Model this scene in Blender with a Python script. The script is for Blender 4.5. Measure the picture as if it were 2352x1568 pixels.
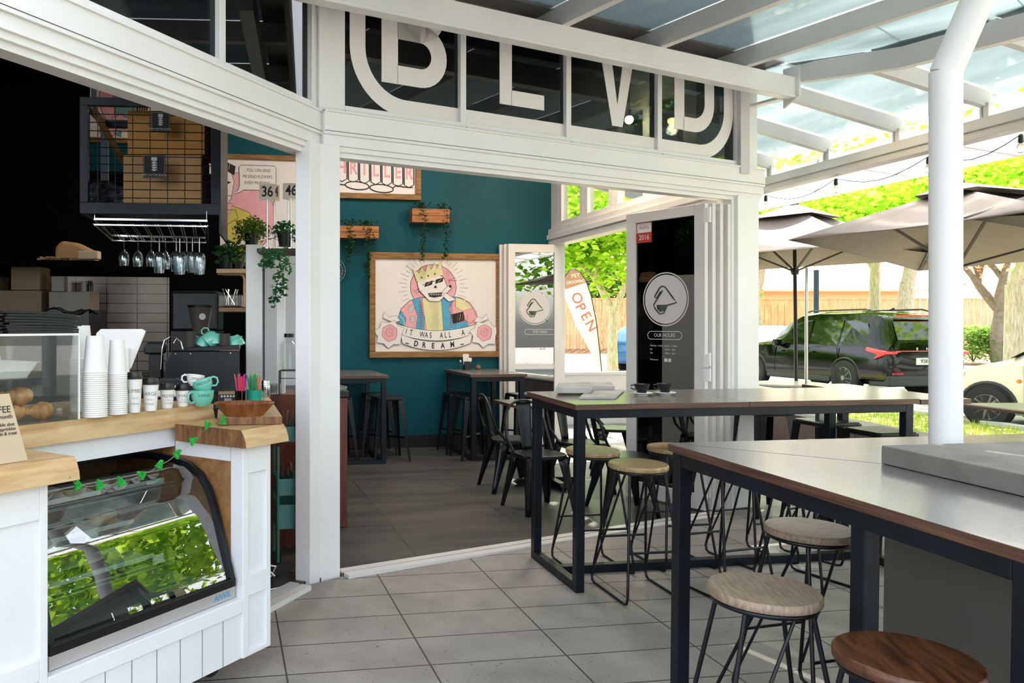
import bpy, bmesh, math, random
from mathutils import Vector, Matrix, Euler
random.seed(7)
SC = bpy.context.scene
COL = SC.collection
for o in list(bpy.data.objects): bpy.data.objects.remove(o)
# ---------------- camera (shift lens, 28 mm on 36 mm film) ----------------
F, PX, PY, H = 1840., 808., 748., 1.45
cd = bpy.data.cameras.new('camera'); cam = bpy.data.objects.new('camera', cd); COL.objects.link(cam)
cam.location = (0, 0, H); cam.rotation_euler = (math.pi/2, 0, 0)
cd.sensor_width = 36; cd.lens = 36*F/2352; cd.shift_x = (1176-PX)/2352; cd.shift_y = -(784-PY)/2352
cd.clip_start = .05; cd.clip_end = 400
SC.camera = cam
# ---------------- daylight ----------------
W = bpy.data.worlds.new('world'); SC.world = W; W.use_nodes = True
wn = W.node_tree.nodes; wl = W.node_tree.links
sky = wn.new('ShaderNodeTexSky'); sky.sky_type = 'NISHITA'; sky.sun_disc = False
sky.sun_elevation = math.radians(50); sky.sun_rotation = math.radians(30); sky.dust_density = 3; sky.air_density = 1.2; sky.ozone_density = 1
hs = wn.new('ShaderNodeHueSaturation'); hs.inputs['Saturation'].default_value = .45
wl.new(sky.outputs[0], hs.inputs['Color']); wl.new(hs.outputs[0], wn['Background'].inputs[0])
wn['Background'].inputs[1].default_value = .95
sd = bpy.data.lights.new('sun', 'SUN'); sun = bpy.data.objects.new('sun', sd); COL.objects.link(sun)
sd.energy = 26; sd.angle = math.radians(.6); sd.color = (1, .93, .83)
sun.rotation_euler = Vector((-.30, -.55, -.95)).to_track_quat('-Z', 'Y').to_euler()
def arealight(name, loc, power, size, col=(1, .86, .7), rot=(0, 0, 0)):
    d = bpy.data.lights.new(name, 'AREA'); d.energy = power; d.size = size; d.color = col; d.shape = 'DISK'
    o = bpy.data.objects.new(name, d); COL.objects.link(o); o.location = loc; o.rotation_euler = rot; return o
SC.view_settings.view_transform = 'Standard'; SC.view_settings.look = 'None'
SC.view_settings.gamma = 1; SC.view_settings.use_curve_mapping = False
SC.view_settings.exposure = -0.06
# ---------------- where things stand: sight lines met with planes ----------------
def at(x, y, D): return Vector(((x-PX)/F*D, D, H-(y-PY)/F*D))
def onz(x, y, z=0.): return at(x, y, F*(H-z)/(y-PY))
def zo(X, Y): return -.01+.02*(Y-4.6)-.0028*X          # the paving outside falls gently
def ono(x, y, h=0.):
    a = (x-PX)/F; b = -(y-PY)/F
    return at(x, y, (-.102+h-H)/(b-.02+.0028*a))
class Fr:
    def __init__(s, o, deg): s.o = Vector(o); s.r = math.radians(deg); s.c = math.cos(s.r); s.s = math.sin(s.r)
    def loc(s, p): dx, dy = p[0]-s.o[0], p[1]-s.o[1]; return Vector((dx*s.c+dy*s.s, -dx*s.s+dy*s.c, p[2]))
    def W(s, x, y, z=0): return Vector((s.o[0]+x*s.c-y*s.s, s.o[1]+x*s.s+y*s.c, z))
    def on(s, px, py, yl=0.):
        a = (px-PX)/F; D = (yl-s.o[0]*s.s+s.o[1]*s.c)/(s.c-a*s.s); q = s.loc(at(px, py, D)); return q
    def onx(s, px, py, xl=0.):
        a = (px-PX)/F; D = (xl+s.o[0]*s.c+s.o[1]*s.s)/(a*s.c+s.s); return s.loc(at(px, py, D))
def gz(p): return Vector((p[0], p[1], 0))
FB = Fr(gz(onz(934, 1027)), 9.2)       # room axes, origin on the back wall
F1 = Fr(gz(onz(781.5, 1313.5)), 27.3)  # front facade
F2 = Fr(gz(onz(693, 1334)), 60.2)      # left facade
FC = Fr(gz(at(622, 1477, 3.45)), 55)   # coffee counter
# ---------------- materials ----------------
def lin(h):
    h = h.lstrip('#'); c = [int(h[i:i+2], 16)/255 for i in (0, 2, 4)]
    return tuple((v/12.92 if v <= .04045 else ((v+.055)/1.055)**2.4) for v in c)+(1,)
MATS = {}
def mat(name, col='#808080', rough=.5, metal=0, var=.12, scale=6, bump=0, kind=None, emit=0, trans=0, spec=.5, coat=0, col2=None, stretch=(1, 1, 1), **k):
    m = bpy.data.materials.new(name); m.use_nodes = True; nt = m.node_tree; n = nt.nodes; l = nt.links
    b = n['Principled BSDF']; c = lin(col); c2 = lin(col2) if col2 else tuple(v*(1-var) for v in c[:3])+(1,)
    tc = n.new('ShaderNodeTexCoord'); mp = n.new('ShaderNodeMapping'); l.new(tc.outputs['Object'], mp.inputs[0])
    mp.inputs['Scale'].default_value = stretch
    b.inputs['Roughness'].default_value = rough; b.inputs['Metallic'].default_value = metal
    b.inputs['Specular IOR Level'].default_value = spec; b.inputs['Coat Weight'].default_value = coat
    if kind == 'wood':
        nz = n.new('ShaderNodeTexNoise'); nz.inputs['Scale'].default_value = scale; nz.inputs['Detail'].default_value = 8; nz.inputs['Distortion'].default_value = .5
        mp.inputs['Scale'].default_value = stretch if stretch != (1, 1, 1) else (1, 9, 9); src = nz.outputs['Fac']; l.new(mp.outputs[0], nz.inputs['Vector'])
    else:
        nz = n.new('ShaderNodeTexNoise'); nz.inputs['Scale'].default_value = scale; nz.inputs['Detail'].default_value = 5; src = nz.outputs['Fac']; l.new(mp.outputs[0], nz.inputs['Vector'])
    r = n.new('ShaderNodeValToRGB'); l.new(src, r.inputs[0])
    r.color_ramp.elements[0].position = .35; r.color_ramp.elements[1].position = .65
    r.color_ramp.elements[0].color = c2; r.color_ramp.elements[1].color = c
    out = r.outputs[0]
    if kind == 'brick':
        bt = n.new('ShaderNodeTexBrick'); mq = n.new('ShaderNodeMapping'); l.new(tc.outputs['Object'], mq.inputs[0])
        if k.get('xz'):
            sp = n.new('ShaderNodeSeparateXYZ'); cb = n.new('ShaderNodeCombineXYZ'); l.new(mq.outputs[0], sp.inputs[0])
            l.new(sp.outputs[k.get('ax', 0)], cb.inputs[0]); l.new(sp.outputs[2], cb.inputs[1]); l.new(cb.outputs[0], bt.inputs[0])
        else: l.new(mq.outputs[0], bt.inputs[0])
        mq.inputs['Location'].default_value = k.get('off', (0, 0, 0))
        bt.inputs['Scale'].default_value = 1; bt.inputs['Brick Width'].default_value = k['bw']; bt.inputs['Row Height'].default_value = k['bh']
        bt.inputs['Mortar Size'].default_value = k.get('mort', .003); bt.inputs['Mortar Smooth'].default_value = .1; bt.offset = k.get('stag', 0)
        bt.inputs['Mortar'].default_value = lin(k.get('mc', '#202020')); l.new(out, bt.inputs['Color1'])
        hv = n.new('ShaderNodeHueSaturation'); hv.inputs['Value'].default_value = k.get('alt', .93); l.new(out, hv.inputs['Color']); l.new(hv.outputs[0], bt.inputs['Color2'])
        out = bt.outputs['Color']
    if k.get('pits'):
        pn = n.new('ShaderNodeTexNoise'); pn.inputs['Scale'].default_value = k['pits']; pn.inputs['Detail'].default_value = 3; pn.inputs['Roughness'].default_value = .7; l.new(tc.outputs['Object'], pn.inputs['Vector'])
        pr = n.new('ShaderNodeValToRGB'); pr.color_ramp.elements[0].position = .655; pr.color_ramp.elements[1].position = .70; pr.color_ramp.elements[0].color = (1, 1, 1, 1); pr.color_ramp.elements[1].color = (.3, .27, .25, 1); l.new(pn.outputs['Fac'], pr.inputs[0])
        mu = n.new('ShaderNodeMix'); mu.data_type = 'RGBA'; mu.blend_type = 'MULTIPLY'; mu.inputs[0].default_value = 1; l.new(out, mu.inputs[6]); l.new(pr.outputs[0], mu.inputs[7]); out = mu.outputs[2]
    l.new(out, b.inputs['Base Color'])
    if bump:
        bp = n.new('ShaderNodeBump'); bp.inputs['Strength'].default_value = bump; bp.inputs['Distance'].default_value = .01
        nb = n.new('ShaderNodeTexNoise'); nb.inputs['Scale'].default_value = k.get('bs', scale*6); nb.inputs['Detail'].default_value = 6; l.new(mp.outputs[0], nb.inputs['Vector'])
        l.new(nb.outputs['Fac'], bp.inputs['Height']); l.new(bp.outputs[0], b.inputs['Normal'])
    if emit: b.inputs['Emission Color'].default_value = c; b.inputs['Emission Strength'].default_value = emit
    if trans: b.inputs['Transmission Weight'].default_value = trans; b.inputs['IOR'].default_value = 1.45
    MATS[name] = m; return m
def glass(name, tint='#e8f0ee', refl=.12, dif=0., difcol='#dfe6e4', rough=.0):
    m = bpy.data.materials.new(name); m.use_nodes = True; nt = m.node_tree; n = nt.nodes; l = nt.links
    n.remove(n['Principled BSDF']); o = n['Material Output']
    t = n.new('ShaderNodeBsdfTransparent'); t.inputs[0].default_value = lin(tint)
    g = n.new('ShaderNodeBsdfGlossy'); g.inputs['Roughness'].default_value = rough; g.inputs[0].default_value = (1, 1, 1, 1)
    fr = n.new('ShaderNodeLayerWeight'); fr.inputs[0].default_value = .5; pw = n.new('ShaderNodeMath'); pw.operation = 'POWER'; pw.inputs[1].default_value = 4.5; l.new(fr.outputs['Facing'], pw.inputs[0])
    ad = n.new('ShaderNodeMath'); ad.operation = 'MULTIPLY_ADD'; ad.inputs[1].default_value = .9-refl; ad.inputs[2].default_value = refl; ad.use_clamp = True
    l.new(pw.outputs[0], ad.inputs[0])
    mx = n.new('ShaderNodeMixShader'); l.new(ad.outputs[0], mx.inputs[0]); l.new(t.outputs[0], mx.inputs[1]); l.new(g.outputs[0], mx.inputs[2])
    last = mx
    if dif:
        tr = n.new('ShaderNodeBsdfTranslucent'); tr.inputs[0].default_value = lin(difcol)
        df = n.new('ShaderNodeBsdfDiffuse'); df.inputs[0].default_value = lin(difcol); nz = n.new('ShaderNodeTexNoise'); nz.inputs['Scale'].default_value = 3
        m2 = n.new('ShaderNodeMixShader'); m2.inputs[0].default_value = .35; l.new(tr.outputs[0], m2.inputs[1]); l.new(df.outputs[0], m2.inputs[2])
        m3 = n.new('ShaderNodeMixShader'); l.new(mx.outputs[0], m3.inputs[1]); l.new(m2.outputs[0], m3.inputs[2])
        mm = n.new('ShaderNodeMath'); mm.operation = 'MULTIPLY'; mm.inputs[1].default_value = dif*2; l.new(nz.outputs['Fac'], mm.inputs[0]); l.new(mm.outputs[0], m3.inputs[0]); last = m3
    l.new(last.outputs[0], o.inputs[0]); MATS[name] = m; return m
def leafmat(name, c1, c2, tl=.45):
    m = bpy.data.materials.new(name); m.use_nodes = True; nt = m.node_tree; n = nt.nodes; l = nt.links
    n.remove(n['Principled BSDF']); o = n['Material Output']
    tc = n.new('ShaderNodeTexCoord'); nz = n.new('ShaderNodeTexNoise'); nz.inputs['Scale'].default_value = 1.7; nz.inputs['Detail'].default_value = 6; l.new(tc.outputs['Object'], nz.inputs[0])
    r = n.new('ShaderNodeValToRGB'); r.color_ramp.elements[0].position = .38; r.color_ramp.elements[1].position = .62; r.color_ramp.elements[0].color = lin(c1); r.color_ramp.elements[1].color = lin(c2); l.new(nz.outputs['Fac'], r.inputs[0])
    d = n.new('ShaderNodeBsdfDiffuse'); t = n.new('ShaderNodeBsdfTranslucent'); mx = n.new('ShaderNodeMixShader'); mx.inputs[0].default_value = tl
    l.new(r.outputs[0], d.inputs[0]); l.new(r.outputs[0], t.inputs[0]); l.new(d.outputs[0], mx.inputs[1]); l.new(t.outputs[0], mx.inputs[2]); l.new(mx.outputs[0], o.inputs[0])
    MATS[name] = m; return m
# ---------------- mesh builder ----------------
class MB:
    def __init__(s): s.v = []; s.f = []; s.m = []; s.cm = 0
    def mi(s, i): s.cm = i; return s
    def add(s, vs, fs):
        b = len(s.v); s.v += [tuple(v) for v in vs]; s.f += [tuple(b+i for i in f) for f in fs]; s.m += [s.cm]*len(fs); return s
    def box(s, x0, x1, y0, y1, z0, z1, M=None):
        vs = [Vector((x, y, z)) for z in (z0, z1) for y in (y0, y1) for x in (x0, x1)]
        if M: vs = [M @ v for v in vs]
        return s.add(vs, [(0, 2, 3, 1), (4, 5, 7, 6), (0, 1, 5, 4), (2, 6, 7, 3), (0, 4, 6, 2), (1, 3, 7, 5)])
    def bar(s, p, q, w, h=None, up=(0, 0, 1)):
        p = Vector(p); q = Vector(q); h = h or w; d = (q-p).normalized(); up = Vector(up)
        if abs(d.dot(up)) > .98: up = Vector((0, 1, 0)) if abs(d.y) < .9 else Vector((1, 0, 0))
        a = d.cross(up).normalized()*w/2; b = a.cross(d).normalized()*h/2
        vs = [c+i*a+j*b for c in (p, q) for i, j in ((-1, -1), (1, -1), (1, 1), (-1, 1))]
        return s.add(vs, [(3, 2, 1, 0), (4, 5, 6, 7), (0, 1, 5, 4), (1, 2, 6, 5), (2, 3, 7, 6), (3, 0, 4, 7)])
    def tube(s, pts, r, n=10, cap=True, closed=False):
        pts = [Vector(p) for p in pts]; N = len(pts); rs = r if isinstance(r, (list, tuple)) else [r]*N; vs = []; ref = None
        for i, p in enumerate(pts):
            if closed: d = pts[(i+1) % N]-pts[i-1]
            else: d = pts[min(i+1, N-1)]-pts[max(i-1, 0)]
            d = d.normalized() if d.length > 1e-9 else Vector((0, 0, 1))
            if ref is None: ref = Vector((0, 0, 1)) if abs(d.z) < .9 else Vector((1, 0, 0))
            a = d.cross(ref); a = a.normalized() if a.length > 1e-6 else Vector((1, 0, 0)); ref2 = a.cross(d); ref = ref2
            for k in range(n):
                t = 2*math.pi*k/n; vs.append(p+(a*math.cos(t)+ref2*math.sin(t))*rs[i])
        fs = []
        for i in range(N if closed else N-1):
            j = (i+1) % N
            for k in range(n): fs.append((i*n+k, i*n+(k+1) % n, j*n+(k+1) % n, j*n+k))
        if cap and not closed: fs += [tuple(range(n-1, -1, -1)), tuple((N-1)*n+k for k in range(n))]
        return s.add(vs, fs)
    def lathe(s, prof, n=24, c=(0, 0, 0), M=None, sx=1, sy=1, cap=True):
        vs = []; c = Vector(c)
        for r, z in prof:
            for k in range(n):
                t = 2*math.pi*k/n; v = Vector((r*math.cos(t)*sx, r*math.sin(t)*sy, z))
                vs.append((M @ v if M else v)+c)
        fs = [(i*n+k, i*n+(k+1) % n, (i+1)*n+(k+1) % n, (i+1)*n+k) for i in range(len(prof)-1) for k in range(n)]
        if cap and prof[0][0] > 1e-5: fs.append(tuple(range(n-1, -1, -1)))
        if cap and prof[-1][0] > 1e-5: fs.append(tuple((len(prof)-1)*n+k for k in range(n)))
        return s.add(vs, fs)
    def prism(s, poly, z0, z1, axis='z', M=None):
        n = len(poly)
        def mk(p, z): v = Vector((p[0], p[1], z)) if axis == 'z' else (Vector((p[0], z, p[1])) if axis == 'y' else Vector((z, p[0], p[1]))); return M @ v if M else v
        vs = [mk(p, z0) for p in poly]+[mk(p, z1) for p in poly]
        return s.add(vs, [tuple(range(n-1, -1, -1)), tuple(range(n, 2*n))]+[(i, (i+1) % n, n+(i+1) % n, n+i) for i in range(n)])
    def grid(s, fn, nu, nv):
        vs = [fn(i/nu, j/nv) for j in range(nv+1) for i in range(nu+1)]
        return s.add(vs, [(j*(nu+1)+i, j*(nu+1)+i+1, (j+1)*(nu+1)+i+1, (j+1)*(nu+1)+i) for j in range(nv) for i in range(nu)])
    def ball(s, c, r, n=12, sc=(1, 1, 1)):
        pr = [(math.sin(math.pi*i/(n//2+2)), -math.cos(math.pi*i/(n//2+2))) for i in range(n//2+3)]
        M = Matrix.Diagonal((r*sc[0], r*sc[1], r*sc[2])).to_4x4(); return s.lathe([(a, b) for a, b in pr], n, c, M)
    def poly(s, pts): return s.add(pts, [tuple(range(len(pts)))])
def obj(name, mb, mats, parent=None, fr=None, loc=None, rotz=None, smooth=None, bev=0, sub=0, solid=0):
    me = bpy.data.meshes.new(name); me.from_pydata(mb.v, [], mb.f); 
    if not isinstance(mats, (list, tuple)): mats = [mats]
    for m in mats: me.materials.append(MATS[m] if isinstance(m, str) else m)
    me.polygons.foreach_set('material_index', mb.m)
    bm = bmesh.new(); bm.from_mesh(me)
    if not k_nonorm.get(name): bmesh.ops.recalc_face_normals(bm, faces=bm.faces)
    bm.to_mesh(me); bm.free()
    if smooth:
        me.polygons.foreach_set('use_smooth', [True]*len(me.polygons))
        try: me.set_sharp_from_angle(angle=math.radians(smooth))
        except Exception: pass
    me.update(); o = bpy.data.objects.new(name, me); COL.objects.link(o)
    if parent: o.parent = parent
    if fr: o.location = fr.o; o.rotation_euler = (0, 0, fr.r)
    if loc is not None: o.location = loc
    if rotz is not None: o.rotation_euler = (0, 0, rotz)
    if solid: md = o.modifiers.new('s', 'SOLIDIFY'); md.thickness = solid; md.offset = 0
    if bev: md = o.modifiers.new('b', 'BEVEL'); md.width = bev; md.segments = 2; md.limit_method = 'ANGLE'; md.angle_limit = .6
    if sub: md = o.modifiers.new('u', 'SUBSURF'); md.levels = sub; md.render_levels = sub
    return o
k_nonorm = {}
def tag(o, label=None, cat=None, group=None, kind=None):
    if label: o['label'] = label
    if cat: o['category'] = cat
    if group: o['group'] = group
    if kind: o['kind'] = kind
    return o
def thing(name, label, cat, loc=(0, 0, 0), rotz=0, group=None, fr=None, tilt=False):
    o = bpy.data.objects.new(name, None); COL.objects.link(o); o.empty_display_size = .1
    if fr: loc = fr.o; rotz = fr.r
    o.location = loc; o.rotation_euler = (0, 0, rotz)
    if tilt: o.rotation_euler = (Matrix(((1, 0, 0), (0, 1, 0), (0, 0, 1))) @ (Vector((0, 0, 1)).rotation_difference(Vector((.0028, -.02, 1))).to_matrix() @ Matrix.Rotation(rotz, 3, 'Z'))).to_euler()
    return tag(o, label, cat, group)
def struct(name, mb, m, fr=None, **k):
    o = obj(name, mb, m, fr=fr, **k); o['kind'] = 'structure'; return o
def dup(root, loc=None, rotz=None, label=None, tilt=False, group=None):
    def cp(a, par):
        c = a.copy(); COL.objects.link(c); c.parent = par
        for ch in kids.get(a.name, []): cp(ch, c)
        return c
    kids = {}
    for a in root.children_recursive: kids.setdefault(a.parent.name, []).append(a)
    r = cp(root, None)
    if loc is not None: r.location = loc
    if rotz is not None:
        r.rotation_euler = (Vector((0, 0, 1)).rotation_difference(Vector((.0028, -.02, 1))).to_matrix() @ Matrix.Rotation(rotz, 3, 'Z')).to_euler() if tilt else (0, 0, rotz)
    if label: r['label'] = label
    if group: r['group'] = group
    return r
def textmesh(name, s, size, m, parent=None, loc=(0, 0, 0), rot=(math.pi/2, 0, 0), ext=.001, align='CENTER', bold=0, shear=0, sx=1, fr=None, space=1, link=True):
    c = bpy.data.curves.new(name, 'FONT'); c.body = s; c.size = size; c.extrude = ext; c.align_x = align; c.align_y = 'CENTER'; c.offset = bold; c.shear = shear; c.space_character = space
    t = bpy.data.objects.new('tmp', c); COL.objects.link(t); bpy.context.view_layer.update()
    me = bpy.data.meshes.new_from_object(t.evaluated_get(bpy.context.evaluated_depsgraph_get())); bpy.data.objects.remove(t)
    me.name = name; me.materials.clear(); me.materials.append(MATS[m] if isinstance(m, str) else m)
    R = Euler(rot).to_matrix().to_4x4() @ Matrix.Diagonal((sx, 1, 1, 1))
    if not link:
        me.transform(Matrix.Translation(loc) @ R); return me
    me.transform(R)
    o = bpy.data.objects.new(name, me); COL.objects.link(o)
    if parent: o.parent = parent
    if fr: o.rotation_euler = (0, 0, fr.r); o.location = fr.W(*loc)
    else: o.location = loc
    return o
def tomb(mb, me, idx):
    b = len(mb.v); mb.v += [tuple(v.co) for v in me.vertices]
    for p in me.polygons: mb.f.append(tuple(b+i for i in p.vertices)); mb.m.append(idx)
# ---------------- palette ----------------
mat('white_paint', '#eceae8', .38, var=.05, scale=2)
mat('white_frame', '#e9e7e6', .32, var=.04, scale=3)
mat('door_white', '#d9d5d2', .35, var=.06, scale=3)
mat('teal_wall', '#064e5a', .5, var=.16, scale=1.1, col2='#0b434b', spec=.15)
mat('ceiling_dark', '#1c1e1e', .8, var=.2)
mat('black_wall', '#020202', .8, var=.3, spec=.05)
mat('skirting_black', '#0b0c0e', .4, var=.3)
mat('black_metal', '#0d0f12', .33, metal=.25, var=.35, scale=9, col2='#101820')
mat('black_steel', '#111418', .38, metal=.4, var=.4, scale=5, col2='#131f2b', bump=.08)
mat('black_plastic', '#0c0d0f', .35, var=.2)
mat('chrome', '#c9c9c9', .16, metal=1, var=.1)
mat('steel', '#8d9094', .3, metal=.9, var=.15)
mat('groove', '#1a1413', .6, var=.3)
mat('indoor_tile', '#524f4b', .42, var=.22, scale=1.6, kind='brick', bw=.93, bh=.44, off=(.035, .11, 0), mort=.0032, mc='#1d1b1a', alt=.9, stretch=(.7, 3, 1), col2='#3c3a38', spec=.4)
mat('paver', '#97918b', .62, var=.1, scale=4, kind='brick', bw=.63, bh=.2925, off=(.015, .08, 0), mort=.0045, mc='#3b3531', alt=.97, bump=.35, bs=70, pits=48, col2='#857f79')
mat('footpath', '#b9b4ae', .8, var=.12, scale=3, bump=.2)
mat('laminate', '#716d69', .22, var=.08, scale=2, spec=.85)
mat('ply_edge', '#6b4a38', .5, var=.4, scale=3, stretch=(1, 1, 60), col2='#3a241a')
mat('oak_seat', '#b89a72', .42, kind='wood', scale=7, col2='#927552', stretch=(2, 16, 4))
mat('grey_seat', '#a8937e', .5, kind='wood', scale=7, col2='#84705f', stretch=(2, 18, 4))
mat('dark_seat', '#6a4126', .35, kind='wood', scale=5, col2='#3a2113', stretch=(1.5, 8, 4))
mat('pine', '#cbab80', .45, kind='wood', scale=4, col2='#b58f60', stretch=(1.2, 10, 8))
mat('pine_end', '#8a5f38', .55, kind='wood', scale=6, col2='#5c3a20', stretch=(9, 9, 2))
mat('plywood', '#9a6f45', .5, kind='wood', scale=3, col2='#7c5633')
mat('frame_wood', '#946a35', .45, kind='wood', scale=6, col2='#6d4a22')
mat('red_wood', '#7a3b22', .45, kind='wood', scale=4, col2='#5a2818', stretch=(9, 9, 1))
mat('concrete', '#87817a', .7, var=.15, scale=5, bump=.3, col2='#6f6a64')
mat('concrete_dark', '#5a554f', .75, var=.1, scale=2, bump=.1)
mat('timber_brown', '#4a2c1c', .6, kind='wood', scale=4, col2='#2e1a10')
mat('alu', '#a9a6a3', .35, metal=.6, var=.1)
glass('window_glass', '#646e6c', .045)
glass('door_glass', '#343f3d', .10)
glass('door_glass_far', '#566563', .34)
glass('clear_glass', '#f1f5f4', .03)
glass('fridge_glass', '#b9c4c2', .18)
glass('acrylic', '#f3f6f5', .035, dif=.035, difcol='#e8eef0')
glass('roof_glass', '#b4bcbc', .12, dif=.78, difcol='#8f9a9b')
glass('poly_roof', '#f4f6f6', .03, dif=.9, difcol='#f4f4f4')
# ---------------- setting ----------------
def flat(name, pts, m, fr, zf=None, th=.06):
    loc = [fr.loc(p) for p in pts]; mb = MB()
    top = [Vector((q.x, q.y, (zf(*fr.W(q.x, q.y)[:2]) if zf else q.z))) for q in loc]; bot = [v-Vector((0, 0, th)) for v in top]; n = len(top)
    mb.add(top+bot, [tuple(range(n)), tuple(range(2*n-1, n-1, -1))]+[(i, i+n, (i+1) % n+n, (i+1) % n) for i in range(n)])
    return struct(name, mb, m, fr=fr)
flat('floor', [F2.W(-3.2, -.02), F2.W(.0, -.02), F1.W(-.03, -.02), F1.W(3.5, -.02), FB.W(1.83, -3.3), FB.W(1.83, 0), FB.W(-6.2, 0), FB.W(-6.2, -6.5)], 'indoor_tile', FB)
flat('ground_paving', [F2.W(-4.6, -.05), F2.W(-.02, -.05), F1.W(0, -.05), F1.W(3.7, -.05), FB.W(1.94, -3.2), FB.W(1.94, .95), FB.W(3.7, .95), (4.88, 8.9, 0), (4.88, -2, 0), (-5.2, -2, 0)], 'paver', FB, zf=zo)
# threshold tracks
def strip(name, fr, x0, x1, y0=-.11, y1=.03, z=.012):
    mb = MB(); mb.mi(0).box(x0, x1, y0, -.045, -.05, z); mb.box(x0, x1, -.03, y1, -.05, z); mb.mi(1).box(x0, x1, -.045, -.03, -.05, z-.008)
    return struct(name, mb, ['door_white', 'groove'], fr=fr)
strip('trim_1', F1, -.0, 3.45); strip('trim_2', F2, -3., -.07)
# walls
mb = MB().box(-6.2, 1.93, 0, .12, 0, 4.5); struct('wall_back', mb, 'teal_wall', fr=FB)
mb = MB().box(-2.6, 1.78, -.02, -.001, 0, .15); struct('baseboard_back', mb, 'skirting_black', fr=FB, bev=.004)
def ext_side(mbx): return mbx
mb = MB()   # side wall: lintel band, head wall over the clerestory, near stub
mb.box(1.80, 1.93, -3.45, 0, 3.62, 4.5); struct('wall_right', mb, 'white_paint', fr=FB)
mb = MB().box(1.78, 1.95, -3.5, -.001, 2.43, 2.63).box(1.76, 1.78, -3.5, -.001, 2.50, 2.56); mb.box(1.80, 1.93, -.16, -.001, 0.0, 2.43)
struct('trim_3', mb, 'door_white', fr=FB, bev=.004)
for k in range(5):
    y1 = -.30-.69*k; y0 = y1-.49; m_ = MB()
    m_.box(1.82, 1.90, y0-.1, y0, 2.64, 3.62).box(1.82, 1.90, y1, y1+.1, 2.64, 3.62).box(1.82, 1.90, y0, y1, 2.63, 2.70).box(1.82, 1.90, y0, y1, 3.55, 3.62)
    w = struct('window_%d' % (k+1), m_, 'door_white', fr=FB, bev=.004)
    obj('pane', MB().box(1.855, 1.862, y0, y1, 2.70, 3.55), 'clear_glass', w)
mb = MB().box(1.82, 1.90, -.2, -.001, 2.63, 3.62); struct('trim_4', mb, 'door_white', fr=FB)
# ceiling (dark) and unseen upper walls, added to shade the terrace
pts = [F2.W(-3.4, 0), F2.W(0, 0), F1.W(0, 0), F1.W(3.7, 0), FB.W(1.95, 0), FB.W(-6.2, 0.1), FB.W(-6.2, -6.5)]
loc = [FB.loc(p) for p in pts]; mb = MB()
for z0, z1, mi in ((4.5, 4.6, 0),):
    mb.add([Vector((q.x, q.y, z0)) for q in loc]+[Vector((q.x, q.y, z1)) for q in loc], [tuple(range(6, -1, -1)), tuple(range(7, 14))]+[(i, (i+1) % 7, (i+1) % 7+7, i+7) for i in range(7)])
struct('ceiling', mb, 'ceiling_dark', fr=FB)
def vwall(name, p, q, z0, z1, th, m):
    p = gz(p); q = gz(q); d = (q-p).normalized(); nrm = Vector((-d.y, d.x, 0))*th
    mb = MB().add([p+Vector((0, 0, z0)), q+Vector((0, 0, z0)), q+nrm+Vector((0, 0, z0)), p+nrm+Vector((0, 0, z0)), p+Vector((0, 0, z1)), q+Vector((0, 0, z1)), q+nrm+Vector((0, 0, z1)), p+nrm+Vector((0, 0, z1))],
       [(3, 2, 1, 0), (4, 5, 6, 7), (0, 1, 5, 4), (1, 2, 6, 5), (2, 3, 7, 6), (3, 0, 4, 7)]); return struct(name, mb, m)
mat('render_wall', '#d8d4cf', .8, var=.08)
vwall('wall_sunblock_front', F1.W(0, 0), F1.W(3.75, 0), 4.0, 6.6, .2, 'render_wall')  # out-of-view walls, put in to keep the sun off the foreground
vwall('wall_sunblock_left', F2.W(-4.6, 0), F2.W(0, 0), 4.0, 6.6, .2, 'render_wall')
vwall('wall_sunblock_right', FB.W(1.95, 0.1), F1.W(3.75, 0), 4.5, 6.6, -.2, 'render_wall')
vwall('wall_outer_left', F2.W(-4.6, -.2), F2.W(-3.2, 0), 0, 4.5, .2, 'render_wall')
vwall('wall_far_left', FB.W(-6.2, -6.5), FB.W(-6.2, 0), 0, 4.5, .1, 'black_wall')
# facade headers
def header(name, fr, x0, x1, miter0=0, miter1=0):
    mb = MB()
    mb.box(x0, x1, -.05, .10, 2.56, 2.70).box(x0, x1, -.035, .10, 2.50, 2.56).box(x0, x1, -.06, .10, 2.688, 2.70)
    mb.box(x0, x1, -.0, .09, 2.44, 2.50).box(x0, x1, -.02, -.0, 2.47, 2.50)
    mb.mi(1).box(x0, x1, -.052, -.05, 2.577, 2.580)
    return struct(name, mb, ['white_paint', 'groove'], fr=fr, bev=.003)
header("trim_5", F1, -.125, 3.77); header("trim_6", F2, -3.6, .155)
# corner post (plan traced from its foot) and end pillar
foot = [onz(781, 1319), onz(735.6, 1326.5), onz(719, 1333), onz(712.7, 1336), onz(678.2, 1331.4)]
foot += [foot[4]+Vector((.05, .12, 0)), foot[0]+Vector((-.03, .16, 0))]
mb = MB().prism([(p.x, p.y) for p in foot], -.03, 2.5); struct('trim_7', mb, 'white_paint', bev=.004)
mb = MB(); mb.box(3.47, 3.72, -.03, .16, 0.0, 2.48); mb.box(3.435, 3.47, -.0, .1, 0, 2.45); struct('trim_8', mb, 'white_paint', fr=F1, bev=.004)
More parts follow.
